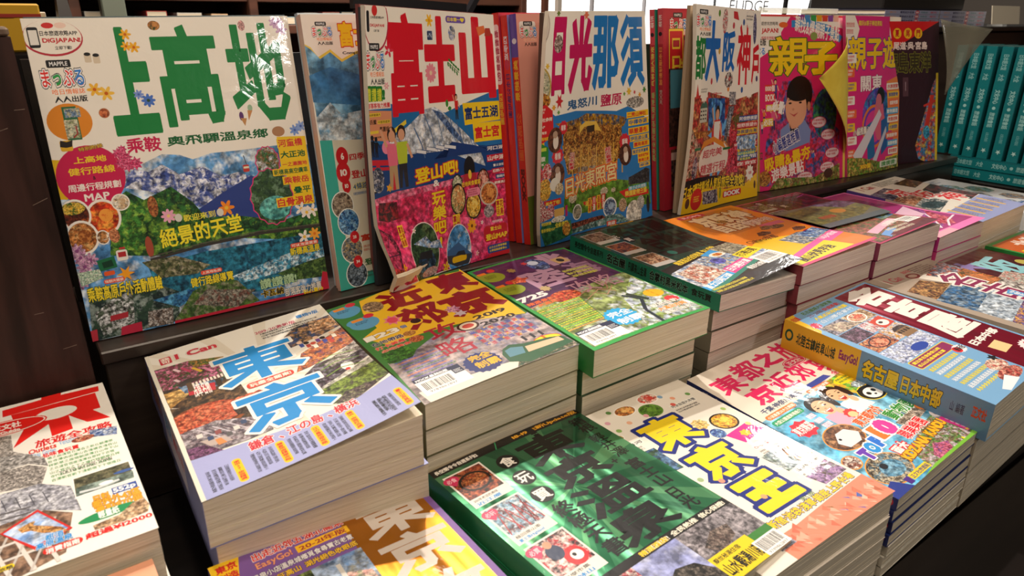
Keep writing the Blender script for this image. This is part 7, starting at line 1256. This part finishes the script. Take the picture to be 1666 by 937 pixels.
def magazine(k, color, label, name='magazine', th=0.006, aw=210, ah=257, cuts=(6, 8), copies=0, step=(0.0015, 0.0075), spine=None, ccols=None, group=None, base='f2ece0', what='', nv=8):
    """an upright magazine leaning on the back rest, its copies behind it"""
    group = group or ('copies of the ' + what)
    for i in range(copies, -1, -1):
        off = np.array([step[0] * i, step[1] * i, 0.0])
        S0 = surf(k, True); disp = S0.disp
        Q = [p + off for p in S0.q]
        if i: disp = None; Q = [p + np.array([0, 0, random.Random(i).uniform(-.002, .001) if j < 2 else 0]) for j, p in enumerate(Q)]
        S = Surf(Q, disp, S0.tan if i == 0 else None)
        c = (Q[2] + Q[3]) / 2 + np.array([0, 0.003, 0])
        lab = label if i == 0 else ('%s copy behind the %s' % (ORD[i], what))
        e = empty(name, tuple(c), lab, 'magazine', group)
        ns, nt = (16, 16) if nv > 8 else (8, 8); ss, tt = np.meshgrid(np.linspace(0, 1, ns + 1), np.linspace(0, 1, nt + 1))
        def shell(nm, l0, l1, m, ins=0.0):
            l0 = l0 - 0.0004 if i == 0 else l0
            s2 = ins + ss * (1 - 2 * ins); A = S(s2, tt, l0).reshape(-1, 3); B = S(s2, tt, l1).reshape(-1, 3)
            A[:, 2] = np.maximum(A[:, 2], 0.0003); B[:, 2] = np.maximum(B[:, 2], 0.0003)
            v = np.concatenate([A, B]); N1 = len(A); f = []
            ix = lambda r, c_: r * (ns + 1) + c_
            for r in range(nt):
                for c_ in range(ns):
                    a, b, d, g = ix(r, c_), ix(r, c_ + 1), ix(r + 1, c_ + 1), ix(r + 1, c_); f += [(g, d, b, a), (N1 + a, N1 + b, N1 + d, N1 + g)]
            per = [ix(0, c_) for c_ in range(ns + 1)] + [ix(r, ns) for r in range(1, nt + 1)] + [ix(nt, c_) for c_ in range(ns - 1, -1, -1)] + [ix(r, 0) for r in range(nt - 1, 0, -1)]
            for a, b in zip(per, per[1:] + per[:1]): f.append((a, b, N1 + b, N1 + a))
            return mesh_obj(nm, v.tolist(), f, m, e)
        cm = plainmat((ccols[i] if ccols else color))
        shell('page_block', -0.0004, -th + 0.0004, PAGE, 0.002)
        shell('back_cover', -th + 0.0003, -th, cm)
        sp = mesh_obj('spine', [tuple(p) for r in range(nt + 1) for p in (S(0, r / nt, 0.0), S(0, r / nt, -th), )], [(2 * r, 2 * r + 1, 2 * r + 3, 2 * r + 2) for r in range(nt)], cm, e)
        if i == 0:
            a = Art(aw, ah, base)
            if k in ART: ART[k](a)
            a.build('front_cover', e, S, S.N, (cuts[0] or 4, cuts[1] or 4))
        else:
            shell('front_cover', 0.0, -0.0003, cm)
        if spine and i < len(spine):
            a = Art(ah, th * 1000, color)
            spine[i](a)
            # u runs down the spine, v from the back (0) to the front (1): characters stand on the front edge
            def fn(s, t_, l, S=S):
                P = S(np.zeros_like(s), s, 0.0); Bk = S(np.zeros_like(s), s, -th); t3 = np.asarray(t_)[..., None]
                return Bk * (1 - t3) + P * t3 + np.array([-1.0, 0, 0]) * (np.asarray(l)[..., None] + 0.0001)
            a.build('spine_print', e, fn, (-1, 0, 0), (6, 1))
    return e
# ---------------------------------------------------------------- upright magazines on the ledge
magazine('U1', 'e8e0d2', 'large white upright magazine with big green title and mountain lake picture', what='green-titled mountain lake magazine', copies=3, ccols=['e8e0d2', 'cfae8c', '4a5a62', 'e4d8c4'])
magazine('U2', 'f0c8b8', 'upright magazine with cloudy blue sky photo and teal contents column, half hidden', what='cloudy sky magazine with teal edge', copies=2, ccols=['f0c8b8', 'e8b8a8', 'b8c8d8'])
magazine('U3', 'e8e0d2', 'upright magazine with big red title above snowy cone mountain, corner curling forward', what='red-titled snowy mountain magazine', th=0.005, copies=2, step=(0.002, 0.010), ccols=['e8e0d2', '3a3a42', '8a4a4a'], cuts=(14, 12), nv=14)
magazine('U4', 'd8281e', 'thick red-spined road map magazine tucked behind the curled shrine magazine', what='red-spined road map magazine', th=0.010, copies=2, step=(-0.004, 0.011), ccols=['d8281e', '7a80c8', 'b02a40'], spine=SPINES.get('U4'), cuts=(0, 0))
magazine('U5', 'e8e0d2', 'upright magazine with pink and blue title over golden shrine gate, bowed left edge', what='pink and blue titled shrine magazine', th=0.005, copies=1, step=(0.0015, 0.011), ccols=['e8e0d2', '57423a'], cuts=(16, 12), nv=14)
magazine('U6b', 'b02838', 'red upright magazine with yellow-framed title behind the castle city magazine', what='red theme park magazine with green spine behind', th=0.008, copies=1, step=(-0.005, 0.009), ccols=['2a3268', '1f7a62'], spine=SPINES.get('U6b'), cuts=(0, 0))
magazine('U6', 'e8e0d2', 'upright magazine with blue and red city title and yellow bottom band', what='blue and red titled city magazine', th=0.005, copies=1, step=(0.0015, 0.010), cuts=(12, 10), ccols=['e8e0d2', 'b09a80'], nv=12)
magazine('U7', 'f0d850', 'pink upright magazine with smiling boy and yellow page curled over its corner', what='smiling boy magazine', th=0.005, copies=1)
magazine('U8', 'd84080', 'pink upright magazine with yellow and white title, right of the smiling boy one', what='pink magazine with white second title', th=0.005, copies=0)
magazine('U9', 'a02020', 'red-topped dark upright magazine with drooping page at the right end of row', what='red-topped dark magazine', th=0.005, copies=0)
# ---------------------------------------------------------------- flat stacks, left and back row
stack('A0', 4, 'e8e2d6', 'white book with red title', 'thick white guidebook with huge red title character at lower left', thin=[1.3, 1, 1, 1], zb=TABLE_Z)
stack('B1', 4, '8a90c8', 'blue-titled city guidebook', 'lavender and white guidebook with sky blue title and basket of buns', spine=SPINES.get('B1'), jig=lambda i: (0.0035 * i, 0.001 * (i % 2)), cuts=(10, 12), aw=150, layers=10, thin=[1.15, 1.1, 1, .8])
stack('B2', 6, '6e6a48', 'yellow maroon-titled guidebook', 'yellow and green guidebook with maroon title and train below it', spine=SPINES.get('B2'), cuts=(8, 6))
stack('B3', 6, '2f8a44', 'purple and green guidebook', 'purple guidebook with green border and blue splash badge', spine=SPINES.get('B3'), cuts=(8, 0), thin=[1.1, 1, 1, 1, 1, 1], colors=['2f8a44', '3f7048', '6a7860', '3f7048', '6a7860', '6a7860'], jig=lambda i: (0.001, 0.013 + 0.001 * (i % 2)))
stack('B4', 7, '1f6a55', 'dark teal foil guidebook', 'dark teal foil guidebook with black title and lifted front corner', spine=SPINES.get('B4'), cuts=(10, 12), pages=PAGE_PINK, base='1d5a4c', thin=[.8, 1, 1, 1, 1, 1, 1], colors=['1f6a55'] + ['6f6a5c'] * 6, jig=lambda i: (0.001, 0.006 + 0.001 * (i % 2)))
stack('B5', 7, '8a3844', 'orange guidebook', 'orange guidebook with white title boxes and yellow lower edge', cuts=(8, 8), pages=PAGE_PINK, base='e08a20')
stack('B6', 7, '8a3c5c', 'magenta guidebook with paper band', 'magenta framed guidebook crossed by a loose ochre and grey leaflet', cuts=(8, 8), pages=PAGE_PINK, base='7a2030')
stack('B7', 7, 'd84890', 'pink guidebook', 'glossy pink guidebook lying lower between magenta and purple ones', spine=SPINES.get('B7'), cuts=(6, 8), pages=PAGE_PINK, base='e070a8', thin=[1, .8, 1, 1, 1, 1, 1])
stack('B8', 5, 'e8e2d6', 'red-titled lavender guidebook', 'lavender and white guidebook with red title and dark food photo', spine=SPINES.get('B8'), thin=[1.3, 1, 1, 1, 1])
stack('B9', 5, 'e8ecf2', 'white hexagon guidebook', 'white guidebook with hexagon photos at the far right of back row', thin=[1.2, 1, 1, 1, 1])
# ---------------------------------------------------------------- front row
stack('C0', 4, 'e8a080', 'peach framed book', 'peach framed guidebook corner with teal panel at bottom left', base='e8a080')
stack('C1', 4, '7a5aa0', 'purple and gold guidebook', 'purple guidebook with gold panel and silver title characters', spine=SPINES.get('C1'), base='7d5aa0', cuts=(6, 0))
stack('C2', 4, '1f7a50', 'green foil guidebook', 'green holographic guidebook with big black title and food photos', spine=SPINES.get('C2'), base='2b8a58', cuts=(6, 0))
stack('C3', 4, 'f0e8dc', 'white guidebook with yellow title', 'white guidebook with yellow and navy title and salmon mosaic edge', cuts=(8, 8))
stack('C4', 7, '1f2f6a', 'pink and light blue family guidebook', 'family guidebook with pink title, laughing children and panda pictures', spine=SPINES.get('C4'), spines=4, colors=['1f2f6a'] * 4 + ['e0dccf'] * 3, thin=[1.1] * 4 + [1] * 3, cuts=(8, 0), layers=6)
stack('C5', 3, '7aa8d0', 'light blue red-banded guidebook', 'light blue guidebook with red band, white vertical title and yellow spine', spine=SPINES.get('C5'), colors=['7aa8d0', 'b4ac9c', 'b4ac9c'], jig=lambda i: (0.001, 0.006), layers=16, cuts=(0, 0))
stack('C6', 4, 'c8c0b8', 'beige maroon-titled guidebook', 'beige guidebook with maroon title and seafood pictures, right of red-banded one')
stack('C7', 4, '8a2030', 'dark red foil guidebook', 'dark red guidebook with pale iridescent blocky title at right edge', base='8a2434')
stack('C8', 4, '2f8a44', 'green and orange guidebook', 'green framed orange guidebook at the far right of front row', base='c86a28')
# ---------------------------------------------------------------- teal books at the right end
def teal_spine(a):
    a.rect(0, 0, a.w, a.h, '12767c'); a.rect(0, 0, a.w, 1.2, '0c5a62')
    a.text('日本語文型', 14, a.h * .25, 42, a.h * .75, '8fc4c4', .03); a.text('大全', 50, a.h * .25, 62, a.h * .75, '8fc4c4', .03)
    a.text('文化中心', 78, a.h * .25, 104, a.h * .75, '9accca', .04); a.ell(112, a.h / 2, 3, 3, '9accca'); a.text('旅遊會話', 120, a.h * .25, 148, a.h * .75, '9accca', .04)
    a.text('出版', 158, a.h * .35, 176, a.h * .65, '6aa8aa', .02); a.star(192, a.h / 2, 5, 5, 'b8dcd8', 5, .4)
TEAL = mat('teal_cloth_cover', '10686e', 0.35)
shelf = empty('low_book_riser', (1.62, -0.08, TABLE_Z), 'low black riser under the teal paperbacks at the right', 'riser')
b = MB(); b.bevbox(1.51, -0.30, TABLE_Z, 1.80, 0.10, -0.0455, 0.002); b.build('riser_box', BLACKWOOD, shelf)
for i in range(2):
    z1 = -0.0035 - i * 0.021; z0 = z1 - 0.0195
    e = empty('paperback', (1.62, -0.10, z0), 'teal paperback lying flat, %s of the two under the upright teal ones' % ('upper' if i == 0 else 'lower'), 'book', 'teal paperbacks at the right end')
    b = MB(); b.box(1.527, -0.21, z0 + .001, 1.668, 0.0, z1 - .001); b.build('page_block', PAGE, e)
    b = MB(); b.box(1.525, -0.212, z1 - .001, 1.670, 0.002, z1); b.box(1.525, -0.212, z0, 1.670, 0.002, z0 + .001); b.box(1.525, -0.212, z0 + .001, 1.526, 0.002, z1 - .001); b.build('cover', TEAL, e)
    a = Art(214, 19.5, '12767c'); teal_spine(a); S = Surf([(1.5249, .002, z1), (1.5249, -.212, z1), (1.5249, .002, z0), (1.5249, -.212, z0)]); S.N = np.array([-1., 0, 0]); a.build('spine', e, S, S.N)
for i in range(7):
    y1 = 0.036 - i * 0.0262; y0 = y1 - 0.0195; x0 = 1.53 + (0, .002, -.001, .001, .0, .002, .001)[i]; zb = -0.003 + 0.0; h = 0.208
    e = empty('paperback', (x0 + .07, (y0 + y1) / 2, zb), 'upright teal paperback with pale spine lettering, %s from the left in its row' % ['first', 'second', 'third', 'fourth', 'fifth', 'sixth', 'seventh'][i], 'book', 'teal paperbacks at the right end')
    b = MB(); b.box(x0 + .001, y0 + .001, zb + .0005, x0 + .138, y1 - .001, zb + h - .002); b.build('page_block', PAGE, e)
    b = MB(); b.box(x0, y1 - .001, zb, x0 + .14, y1, zb + h); b.box(x0, y0, zb, x0 + .14, y0 + .001, zb + h); b.box(x0, y0 + .001, zb, x0 + .001, y1 - .001, zb + h); b.build('cover', TEAL, e)
    a = Art(h * 1000, 19.5, '12767c'); teal_spine(a)
    S = Surf([(x0 - .0001, y0, zb + h), (x0 - .0001, y0, zb), (x0 - .0001, y1, zb + h), (x0 - .0001, y1, zb)]); S.N = np.array([-1., 0, 0]); a.build('spine', e, S, S.N)

# loose leaflet on the magenta guidebook
e = empty('leaflet', (0.86, -0.14, 0.012), 'loose grey and ochre leaflet lying across the magenta guidebook', 'leaflet')
def leaf_fn(s, t, l=0.0):
    s = np.asarray(s); t = np.asarray(t)
    x = 0.790 + 0.143 * s; y = -0.095 - 0.004 * s - (0.082) * t; z = 0.0078 + 0.0025 * np.sin(3.1 * t) * (0.4 + .6 * s) + 0.001 * t + np.asarray(l)
    return np.stack([x, y, z], -1)
a = Art(150, 92, '6a685c')
a.poly([(0, 14), (120, 0), (150, 10), (150, 60), (60, 92), (0, 80)], ('6e6a40', '7f7848', '5c5e44'), .3); a.poly([(80, 0), (150, 0), (150, 34), (110, 40)], ('5a4c5c', '70607a', '44384a'), .4)
a.ell(86, 46, 14, 10, 'b07a3c'); a.text('特別附錄', 28, 52, 60, 64, 'a83a34', .04); a.lines(CJK, 30, 30, 76, 44, 3, '5a5440', .02, per=14); a.rect(0, 78, 150, 92, '586064')
ss, tt = np.meshgrid(np.linspace(0, 1, 7), np.linspace(0, 1, 9)); A_ = leaf_fn(ss, tt, 0.0).reshape(-1, 3); B_ = leaf_fn(ss, tt, -0.0003).reshape(-1, 3)
f = []
for r in range(8):
    for c in range(6): q = [r * 7 + c, r * 7 + c + 1, (r + 1) * 7 + c + 1, (r + 1) * 7 + c]; f += [tuple(reversed(q)), tuple(63 + k for k in q)]
mesh_obj('paper_sheet', np.concatenate([A_, B_]).tolist(), f, plainmat('7c8084'), e, True)
a.build('printed_face', e, lambda s, t, l: leaf_fn(s, t, np.asarray(l) + .0002), (0, 0, 1), (6, 8))

# drooping clear sleeve over the last magazine
SLEEVE = mat('clear_plastic_sleeve', '8a8878', 0.15); bb = SLEEVE.node_tree.nodes['Principled BSDF']; bb.inputs['Alpha'].default_value = 0.55; bb.inputs['Transmission Weight'].default_value = 0.0
e = empty('plastic_sleeve', (1.40, -0.05, 0.0005), 'curled clear plastic sleeve drooping off the red-topped dark magazine', 'sleeve')
v = []; f = []
n = 14
for k in range(n + 1):
    t = k / n
    z = 0.252 - 0.125 * t; w0 = 1.338 + 0.012 * t; w1 = w0 + 0.004 + 0.125 * (1 - t) ** 1.7
    y = -0.004 - 0.028 * math.sin(1.6 * t)
    for j in range(5):
        s = j / 4; v.append((w0 + (w1 - w0) * s, y - 0.035 * s * s * (1 - t) - .004, z - 0.016 * s * (1 - t)))
for k in range(n):
    for j in range(4): q = k * 5 + j; f.append((q, q + 1, q + 6, q + 5))
o = mesh_obj('clear_film', v, f, SLEEVE, e, True); md = o.modifiers.new('thickness', 'SOLIDIFY'); md.thickness = 0.0003

# clear strip above the boy magazine
AC = mat('clear_acrylic', 'e8ecec', 0.1); AC.node_tree.nodes['Principled BSDF'].inputs['Alpha'].default_value = 0.55
e = empty('acrylic_strip', (1.0, 0.06, 0.257), 'clear acrylic title strip standing above the smiling boy magazine', 'strip')
b = MB(); b.bevbox(0.905, 0.050, 0.2585, 1.112, 0.053, 0.2665, 0.0008); b.build('strip_panel', AC, e)
b = MB(); b.box(0.910, 0.0535, 0.0, 0.914, 0.0555, 0.262); b.box(1.103, 0.0535, 0.0, 1.107, 0.0555, 0.262); b.build('support_wire', mat('steel_wire', 'b0b0b0', 0.3, 0.9), e)

# ---------------------------------------------------------------- the shop behind
BROWN = noise_mat('reddish_shelf_wood', '5e3a2c', '452a20', 6, (0.6, 6, 6), 0.5)
sh = empty('back_bookcase', (0.75, 1.45, -0.9), 'reddish brown wooden bookcase behind the magazines, out of focus', 'bookcase')
b = MB(); b.box(-0.2, 1.55, -0.899, 1.40, 1.57, 1.2); b.build('back_panel', BROWN, sh)
for z in (-0.55, -0.16, 0.20, 0.275, 0.62, 1.0):
    b = MB(); b.bevbox(-0.2, 1.27, z, 1.40, 1.549, z + 0.022); b.build('shelf_board', BROWN, sh)
for x in (-0.22, 0.16, 0.545, 1.38):
    b = MB(); b.bevbox(x, 1.26, -0.899, x + 0.022, 1.5495, 1.2); b.build('upright', BROWN, sh)
rb = random.Random(12)
BACKC = ['d8d8d4', 'a8b8c8', 'c84848', 'e0e0dc', 'd8b088', '88a8b8', 'e8e4dc', 'b05050', '485868', 'd0c8a8', 'e8e8e8', '7890a8']
NAMED = ['white', 'pale blue', 'red', 'cream white', 'tan', 'grey blue', 'ivory', 'brick red', 'slate', 'straw', 'bright white', 'steel blue']
x = 0.19
k = 0
while x < 1.33:
    if abs(x - 0.545) < 0.07: x = 0.60
    w = rb.uniform(0.035, 0.07); c = k % 12; hh = rb.uniform(0.018, 0.034)
    o = empty('book', (x + w / 2, 1.36, 0.2225), '%s book lying on the brown bookcase, %s from the left in the row' % (NAMED[c], (['first'] + ORD[1:] + ['thirteenth', 'fourteenth', 'fifteenth', 'sixteenth', 'seventeenth', 'eighteenth', 'nineteenth', 'twentieth', 'twenty-first', 'twenty-second', 'twenty-third', 'twenty-fourth'])[k]), 'book', 'blurred books on the bookcase behind')
    b = MB(); b.bevbox(x, 1.285, 0.2225, x + w, 1.45, 0.2225 + hh, .001); b.build('cover', plainmat(BACKC[c], .5), o)
    b = MB(); b.box(x + .002, 1.2845, 0.2245, x + w - .002, 1.2849, 0.2225 + hh - .002); b.build('page_block', PAGE, o)
    x += w + rb.uniform(0.003, 0.03); k += 1
post = MB(); post.bevbox(0.215, 1.20, -0.899, 0.262, 1.24, 1.3, .003); tag(post.build('display_post', mat('grey_green_metal', '6c7468', 0.45)), 'grey green metal post in front of the bookcase, top left', 'post')

ys = empty('yellow_box', (0.0, 0.52, -0.9), 'yellow boxed book set with red trim at the upper left corner', 'box')
b = MB(); b.bevbox(-0.10, 0.50, 0.205, 0.049, 0.56, 0.262, .002); b.build('carton', mat('yellow_card', 'd8a81c', 0.5), ys)
b = MB(); b.box(-0.10, 0.4990, 0.246, 0.049, 0.4998, 0.250); b.box(-0.06, 0.4990, 0.2455, 0.02, 0.4998, 0.2452); b.build('red_trim', mat('red_ink', 'a83020', 0.5), ys)
b = MB(); b.bevbox(-0.12, 0.49, -0.899, 0.20, 0.60, 0.2045, .003); b.build('plinth', BLACKWOOD, ys)
st = MB(); st.prism([(0.072, 0.52, 0.275), (0.083, 0.52, 0.275), (0.083, 0.54, 0.275), (0.072, 0.54, 0.275)], [(0.066, 0.50, 0.205), (0.088, 0.50, 0.205), (0.088, 0.55, 0.205), (0.066, 0.55, 0.205)]); tag(st.build('book_stand', mat('dark_plastic', '241f20', 0.4)), 'dark tapering stand beside the yellow box', 'stand')
st = MB(); st.bevbox(0.0515, 0.56, 0.205, 0.0595, 0.598, 0.252, .001); tag(st.build('thin_book', plainmat('d8d0c4')), 'thin cream book between yellow box and dark stand', 'book')
bars = empty('magazine_rack_frame', (0.8, 0.9, -0.9), 'dark metal rack frame crossing behind the snowy mountain magazine', 'rack')
b = MB(); b.prism([(0.66, 0.905, 0.29), (0.95, 0.905, 0.275), (0.95, 0.925, 0.275), (0.66, 0.925, 0.29)], [(0.66, 0.905, 0.262), (0.95, 0.905, 0.252), (0.95, 0.925, 0.252), (0.66, 0.925, 0.262)]); b.build('top_bar', mat('dark_metal', '1a1a1e', 0.35), bars)
b = MB(); b.bevbox(0.665, 0.906, -0.899, 0.685, 0.924, 0.262, .002); b.bevbox(0.925, 0.906, -0.899, 0.945, 0.924, 0.252, .002); b.build('leg', bpy.data.materials['dark_metal'], bars)
b = MB(); b.prism([(1.02, 0.95, 0.31), (1.035, 0.95, 0.31), (1.035, 0.97, 0.31), (1.02, 0.97, 0.31)], [(0.955, 0.95, 0.22), (0.972, 0.95, 0.22), (0.972, 0.97, 0.22), (0.955, 0.97, 0.22)]); b.build('brace', bpy.data.materials['dark_metal'], bars)

LIT = bpy.data.materials.new('white_panel_added_glow'); LIT.use_nodes = True
p_ = LIT.node_tree.nodes['Principled BSDF']; p_.inputs['Base Color'].default_value = (.9, .9, .9, 1); p_.inputs['Emission Color'].default_value = (1, .97, .93, 1); p_.inputs['Emission Strength'].default_value = 1.6  # emission stands in for strong light falling on white posters
lb = empty('white_panel_wall', (2.2, 1.5, -0.9), 'bright backlit white poster panels behind the upright magazines', 'light panel')
for i, x in enumerate((1.46, 1.80, 2.14, 2.48, 2.82, 3.16, 3.50, 3.84)):
    b = MB(); b.box(x, 1.45, -0.2, x + 0.335, 1.47, 1.1); b.build('panel', LIT, lb)
b = MB(); b.box(1.44, 1.471, -0.899, 4.20, 1.49, 1.12); b.build('frame', mat('pale_grey_frame', 'a8a8ac', 0.4), lb)
a = Art(330, 60, 'f0eeea', foil=True); a.text('FUDGE', 40, 14, 300, 56, '55555c', .0)
mg = empty('fashion_poster', (2.62, 1.30, 0.0), 'white lit poster with thin grey capitals above the blue and red titled city magazine', 'poster')
b = MB(); b.box(2.36, 1.3002, 0.02, 2.75, 1.304, 0.33); b.build('poster_board', LIT, mg)  # glow added to the board, which otherwise renders in shadow
S = Surf([(2.40, 1.2998, 0.325), (2.72, 1.2998, 0.325), (2.40, 1.2998, 0.262), (2.72, 1.2998, 0.262)]); a.build('poster_print', mg, S, S.N, (1, 1), [PRINT, LIT])
b = MB(); b.bevbox(2.36, 1.306, -0.899, 2.38, 1.32, 0.33, .002); b.bevbox(2.73, 1.306, -0.899, 2.75, 1.32, 0.33, .002); b.build('leg', bpy.data.materials['dark_metal'], mg)
for i, (x, w, c, nm) in enumerate(((1.42, .02, '5a3428', 'brown'), (1.475, .018, 'b8b0a8', 'pale grey'), (1.62, .008, '9a9aa0', 'thin grey'), (1.86, .006, '9a9aa0', 'very thin grey'))):
    b = MB(); b.bevbox(x, 1.20, -0.899, x + w, 1.215, 0.9, .001); tag(b.build('rack_post', mat('post_' + c, c, 0.4)), '%s upright rack post before the bright panels' % nm, 'post')

cab = empty('side_cabinet', (2.0, 0.3, -0.9), 'dark cabinet behind the teal paperbacks carrying a pile of lavender magazines', 'cabinet')
b = MB(); b.bevbox(1.515, 0.18, -0.899, 2.75, 0.55, 0.222, .003); b.build('carcass', noise_mat('dark_grey_brown_wood', '3a2d26', '251c18', 6, (.6, 6, 6), .5), cab)
b = MB(); b.bevbox(1.50, 0.165, 0.2225, 2.76, 0.56, 0.234, .002); b.build('cabinet_top', BLACKWOOD, cab)
for i in range(4):
    for j, x in enumerate((1.515, 1.755)):
        z = 0.2345 + i * 0.0085; e = empty('lavender_magazine', (x + .11, 0.29, z), 'lavender magazine lying spine out on the dark cabinet, %s pile, %s from the bottom' % (('left', 'right')[j], ('first', 'second', 'third', 'fourth')[i]), 'magazine', 'lavender magazines piled on the cabinet')
        b = MB(); b.box(x + .002, 0.186, z + .0006, x + .233, 0.38, z + .0074); b.build('page_block', PAGE, e)
        b = MB(); b.box(x, 0.185, z, x + .235, 0.382, z + .0005); b.box(x, 0.185, z + .0075, x + .235, 0.382, z + .008); b.box(x, 0.1845, z, x + .235, 0.1852, z + .008); b.build('cover', plainmat('9496b4'), e)
        a = Art(235, 8, '9c9ebc'); a.text('餐飲設計設施', 60, 1.6, 120, 6.6, '2c2c50', .05); a.ell(134, 4, 9, 3.8, 'c83040'); a.text('食育', 128, 2, 140, 6, 'f0e8e8', .05); a.text('特集號', 150, 2, 180, 6, '4a7a80', .03); a.text('旅行', 16, 2.6, 44, 5.6, 'c88a4a', .03); a.text('增刊', 192, 2, 220, 6, 'b85060', .04)
        S = Surf([(x, .1842, z + .008), (x + .235, .1842, z + .008), (x, .1842, z), (x + .235, .1842, z)]); a.build('spine', e, S, S.N)
b = MB(); b.bevbox(1.53, 0.20, 0.2690, 1.90, 0.37, 0.300, .003); tag(b.build('black_case', mat('black_leatherette', '17120f', 0.5)), 'black case lying on top of the lavender magazines', 'case')
pc = empty('price_card', (2.1, 0.16, 0.2345), 'white price card standing at the right end of lavender magazines', 'card')
b = MB(); b.prism([(1.93, .150, .281), (2.085, .150, .281), (2.085, .152, .281), (1.93, .152, .281)], [(1.93, .142, .240), (2.085, .142, .240), (2.085, .144, .240), (1.93, .144, .240)]); b.build('card_sheet', plainmat('f2ead4'), pc)
b = MB(); b.box(1.995, .1445, .2345, 2.02, .178, .2395); b.build('clip', AC, pc)
ob = empty('wooden_block', (2.2, 0.15, 0.2), 'orange brown wooden block at the right edge beyond the price card', 'block')
b = MB(); b.bevbox(2.215, 0.05, -0.899, 2.42, 0.15, 0.225, .003); b.build('block_body', noise_mat('orange_wood', '8a4a24', '6a3418', 6, (1, 1, 6), .5), ob)
cl = empty('hanging_jacket', (2.28, 0.75, 0.25), 'black jacket hanging blurred behind the pink magazines', 'jacket')
v = []; f = []
for k in range(13):
    t = k / 12
    for j in range(9):
        s = j / 8; w = .10 + .06 * t; v.append((2.28 + (s - .5) * 2 * w, 0.76 - .03 * math.cos(3.14 * (s - .5)) + .012 * math.sin(9 * s + 3 * t), 0.40 - 0.36 * t))
for k in range(12):
    for j in range(8): q = k * 9 + j; f.append((q, q + 9, q + 10, q + 1))
o = mesh_obj('jacket_cloth', v, f, mat('black_cloth', '121216', 0.85), cl, True); md = o.modifiers.new('thickness', 'SOLIDIFY'); md.thickness = 0.01
b = MB(); b.bevbox(2.26, .765, .39, 2.28, .775, .47); b.bevbox(2.02, .765, .462, 2.56, .775, .474); b.bevbox(2.02, .765, -0.899, 2.035, .775, .461); b.bevbox(2.545, .765, -0.899, 2.56, .775, .461); b.build('rail', bpy.data.materials['dark_metal'], cl)

# the cover corner of the boy magazine curled over to the left, yellow inside
S7 = surf('U7'); par = [o for o in bpy.data.objects if o.name.startswith('magazine') and o.get('label', '').startswith('pink upright magazine with smiling boy')][0]
A0_ = S7(0.985, 0.10); B0_ = S7(0.985, 0.84); tip = S7(0.47, 0.36) + S7.N * 0.026; off = np.array(par.location)
v = []; f = []; n = 10
for i in range(n + 1):
    t = i / n; e0 = A0_ * (1 - t) + B0_ * t + S7.N * 0.001
    for j in range(9):
        s = j / 8; p = e0 * (1 - s) + tip * s; p = p + S7.N * (0.016 * math.sin(3.1416 * s ** .8)) + (S7.q[1] - S7.q[0]) * (0.05 * math.sin(3.14 * s) * (0.5 - abs(t - .5)))
        v.append(tuple(p))
for i in range(n):
    for j in range(8): q = i * 9 + j; f.append((q, q + 9, q + 10, q + 1))
o = mesh_obj('curled_cover_corner', v, f, noise_mat('yellow_inside_cover', 'e2d052', 'd6bf42', 30, (1, 1, 1), .4), par, True); md = o.modifiers.new('thickness', 'SOLIDIFY'); md.thickness = 0.0004; o['label'] = 'yellow curled cover corner'
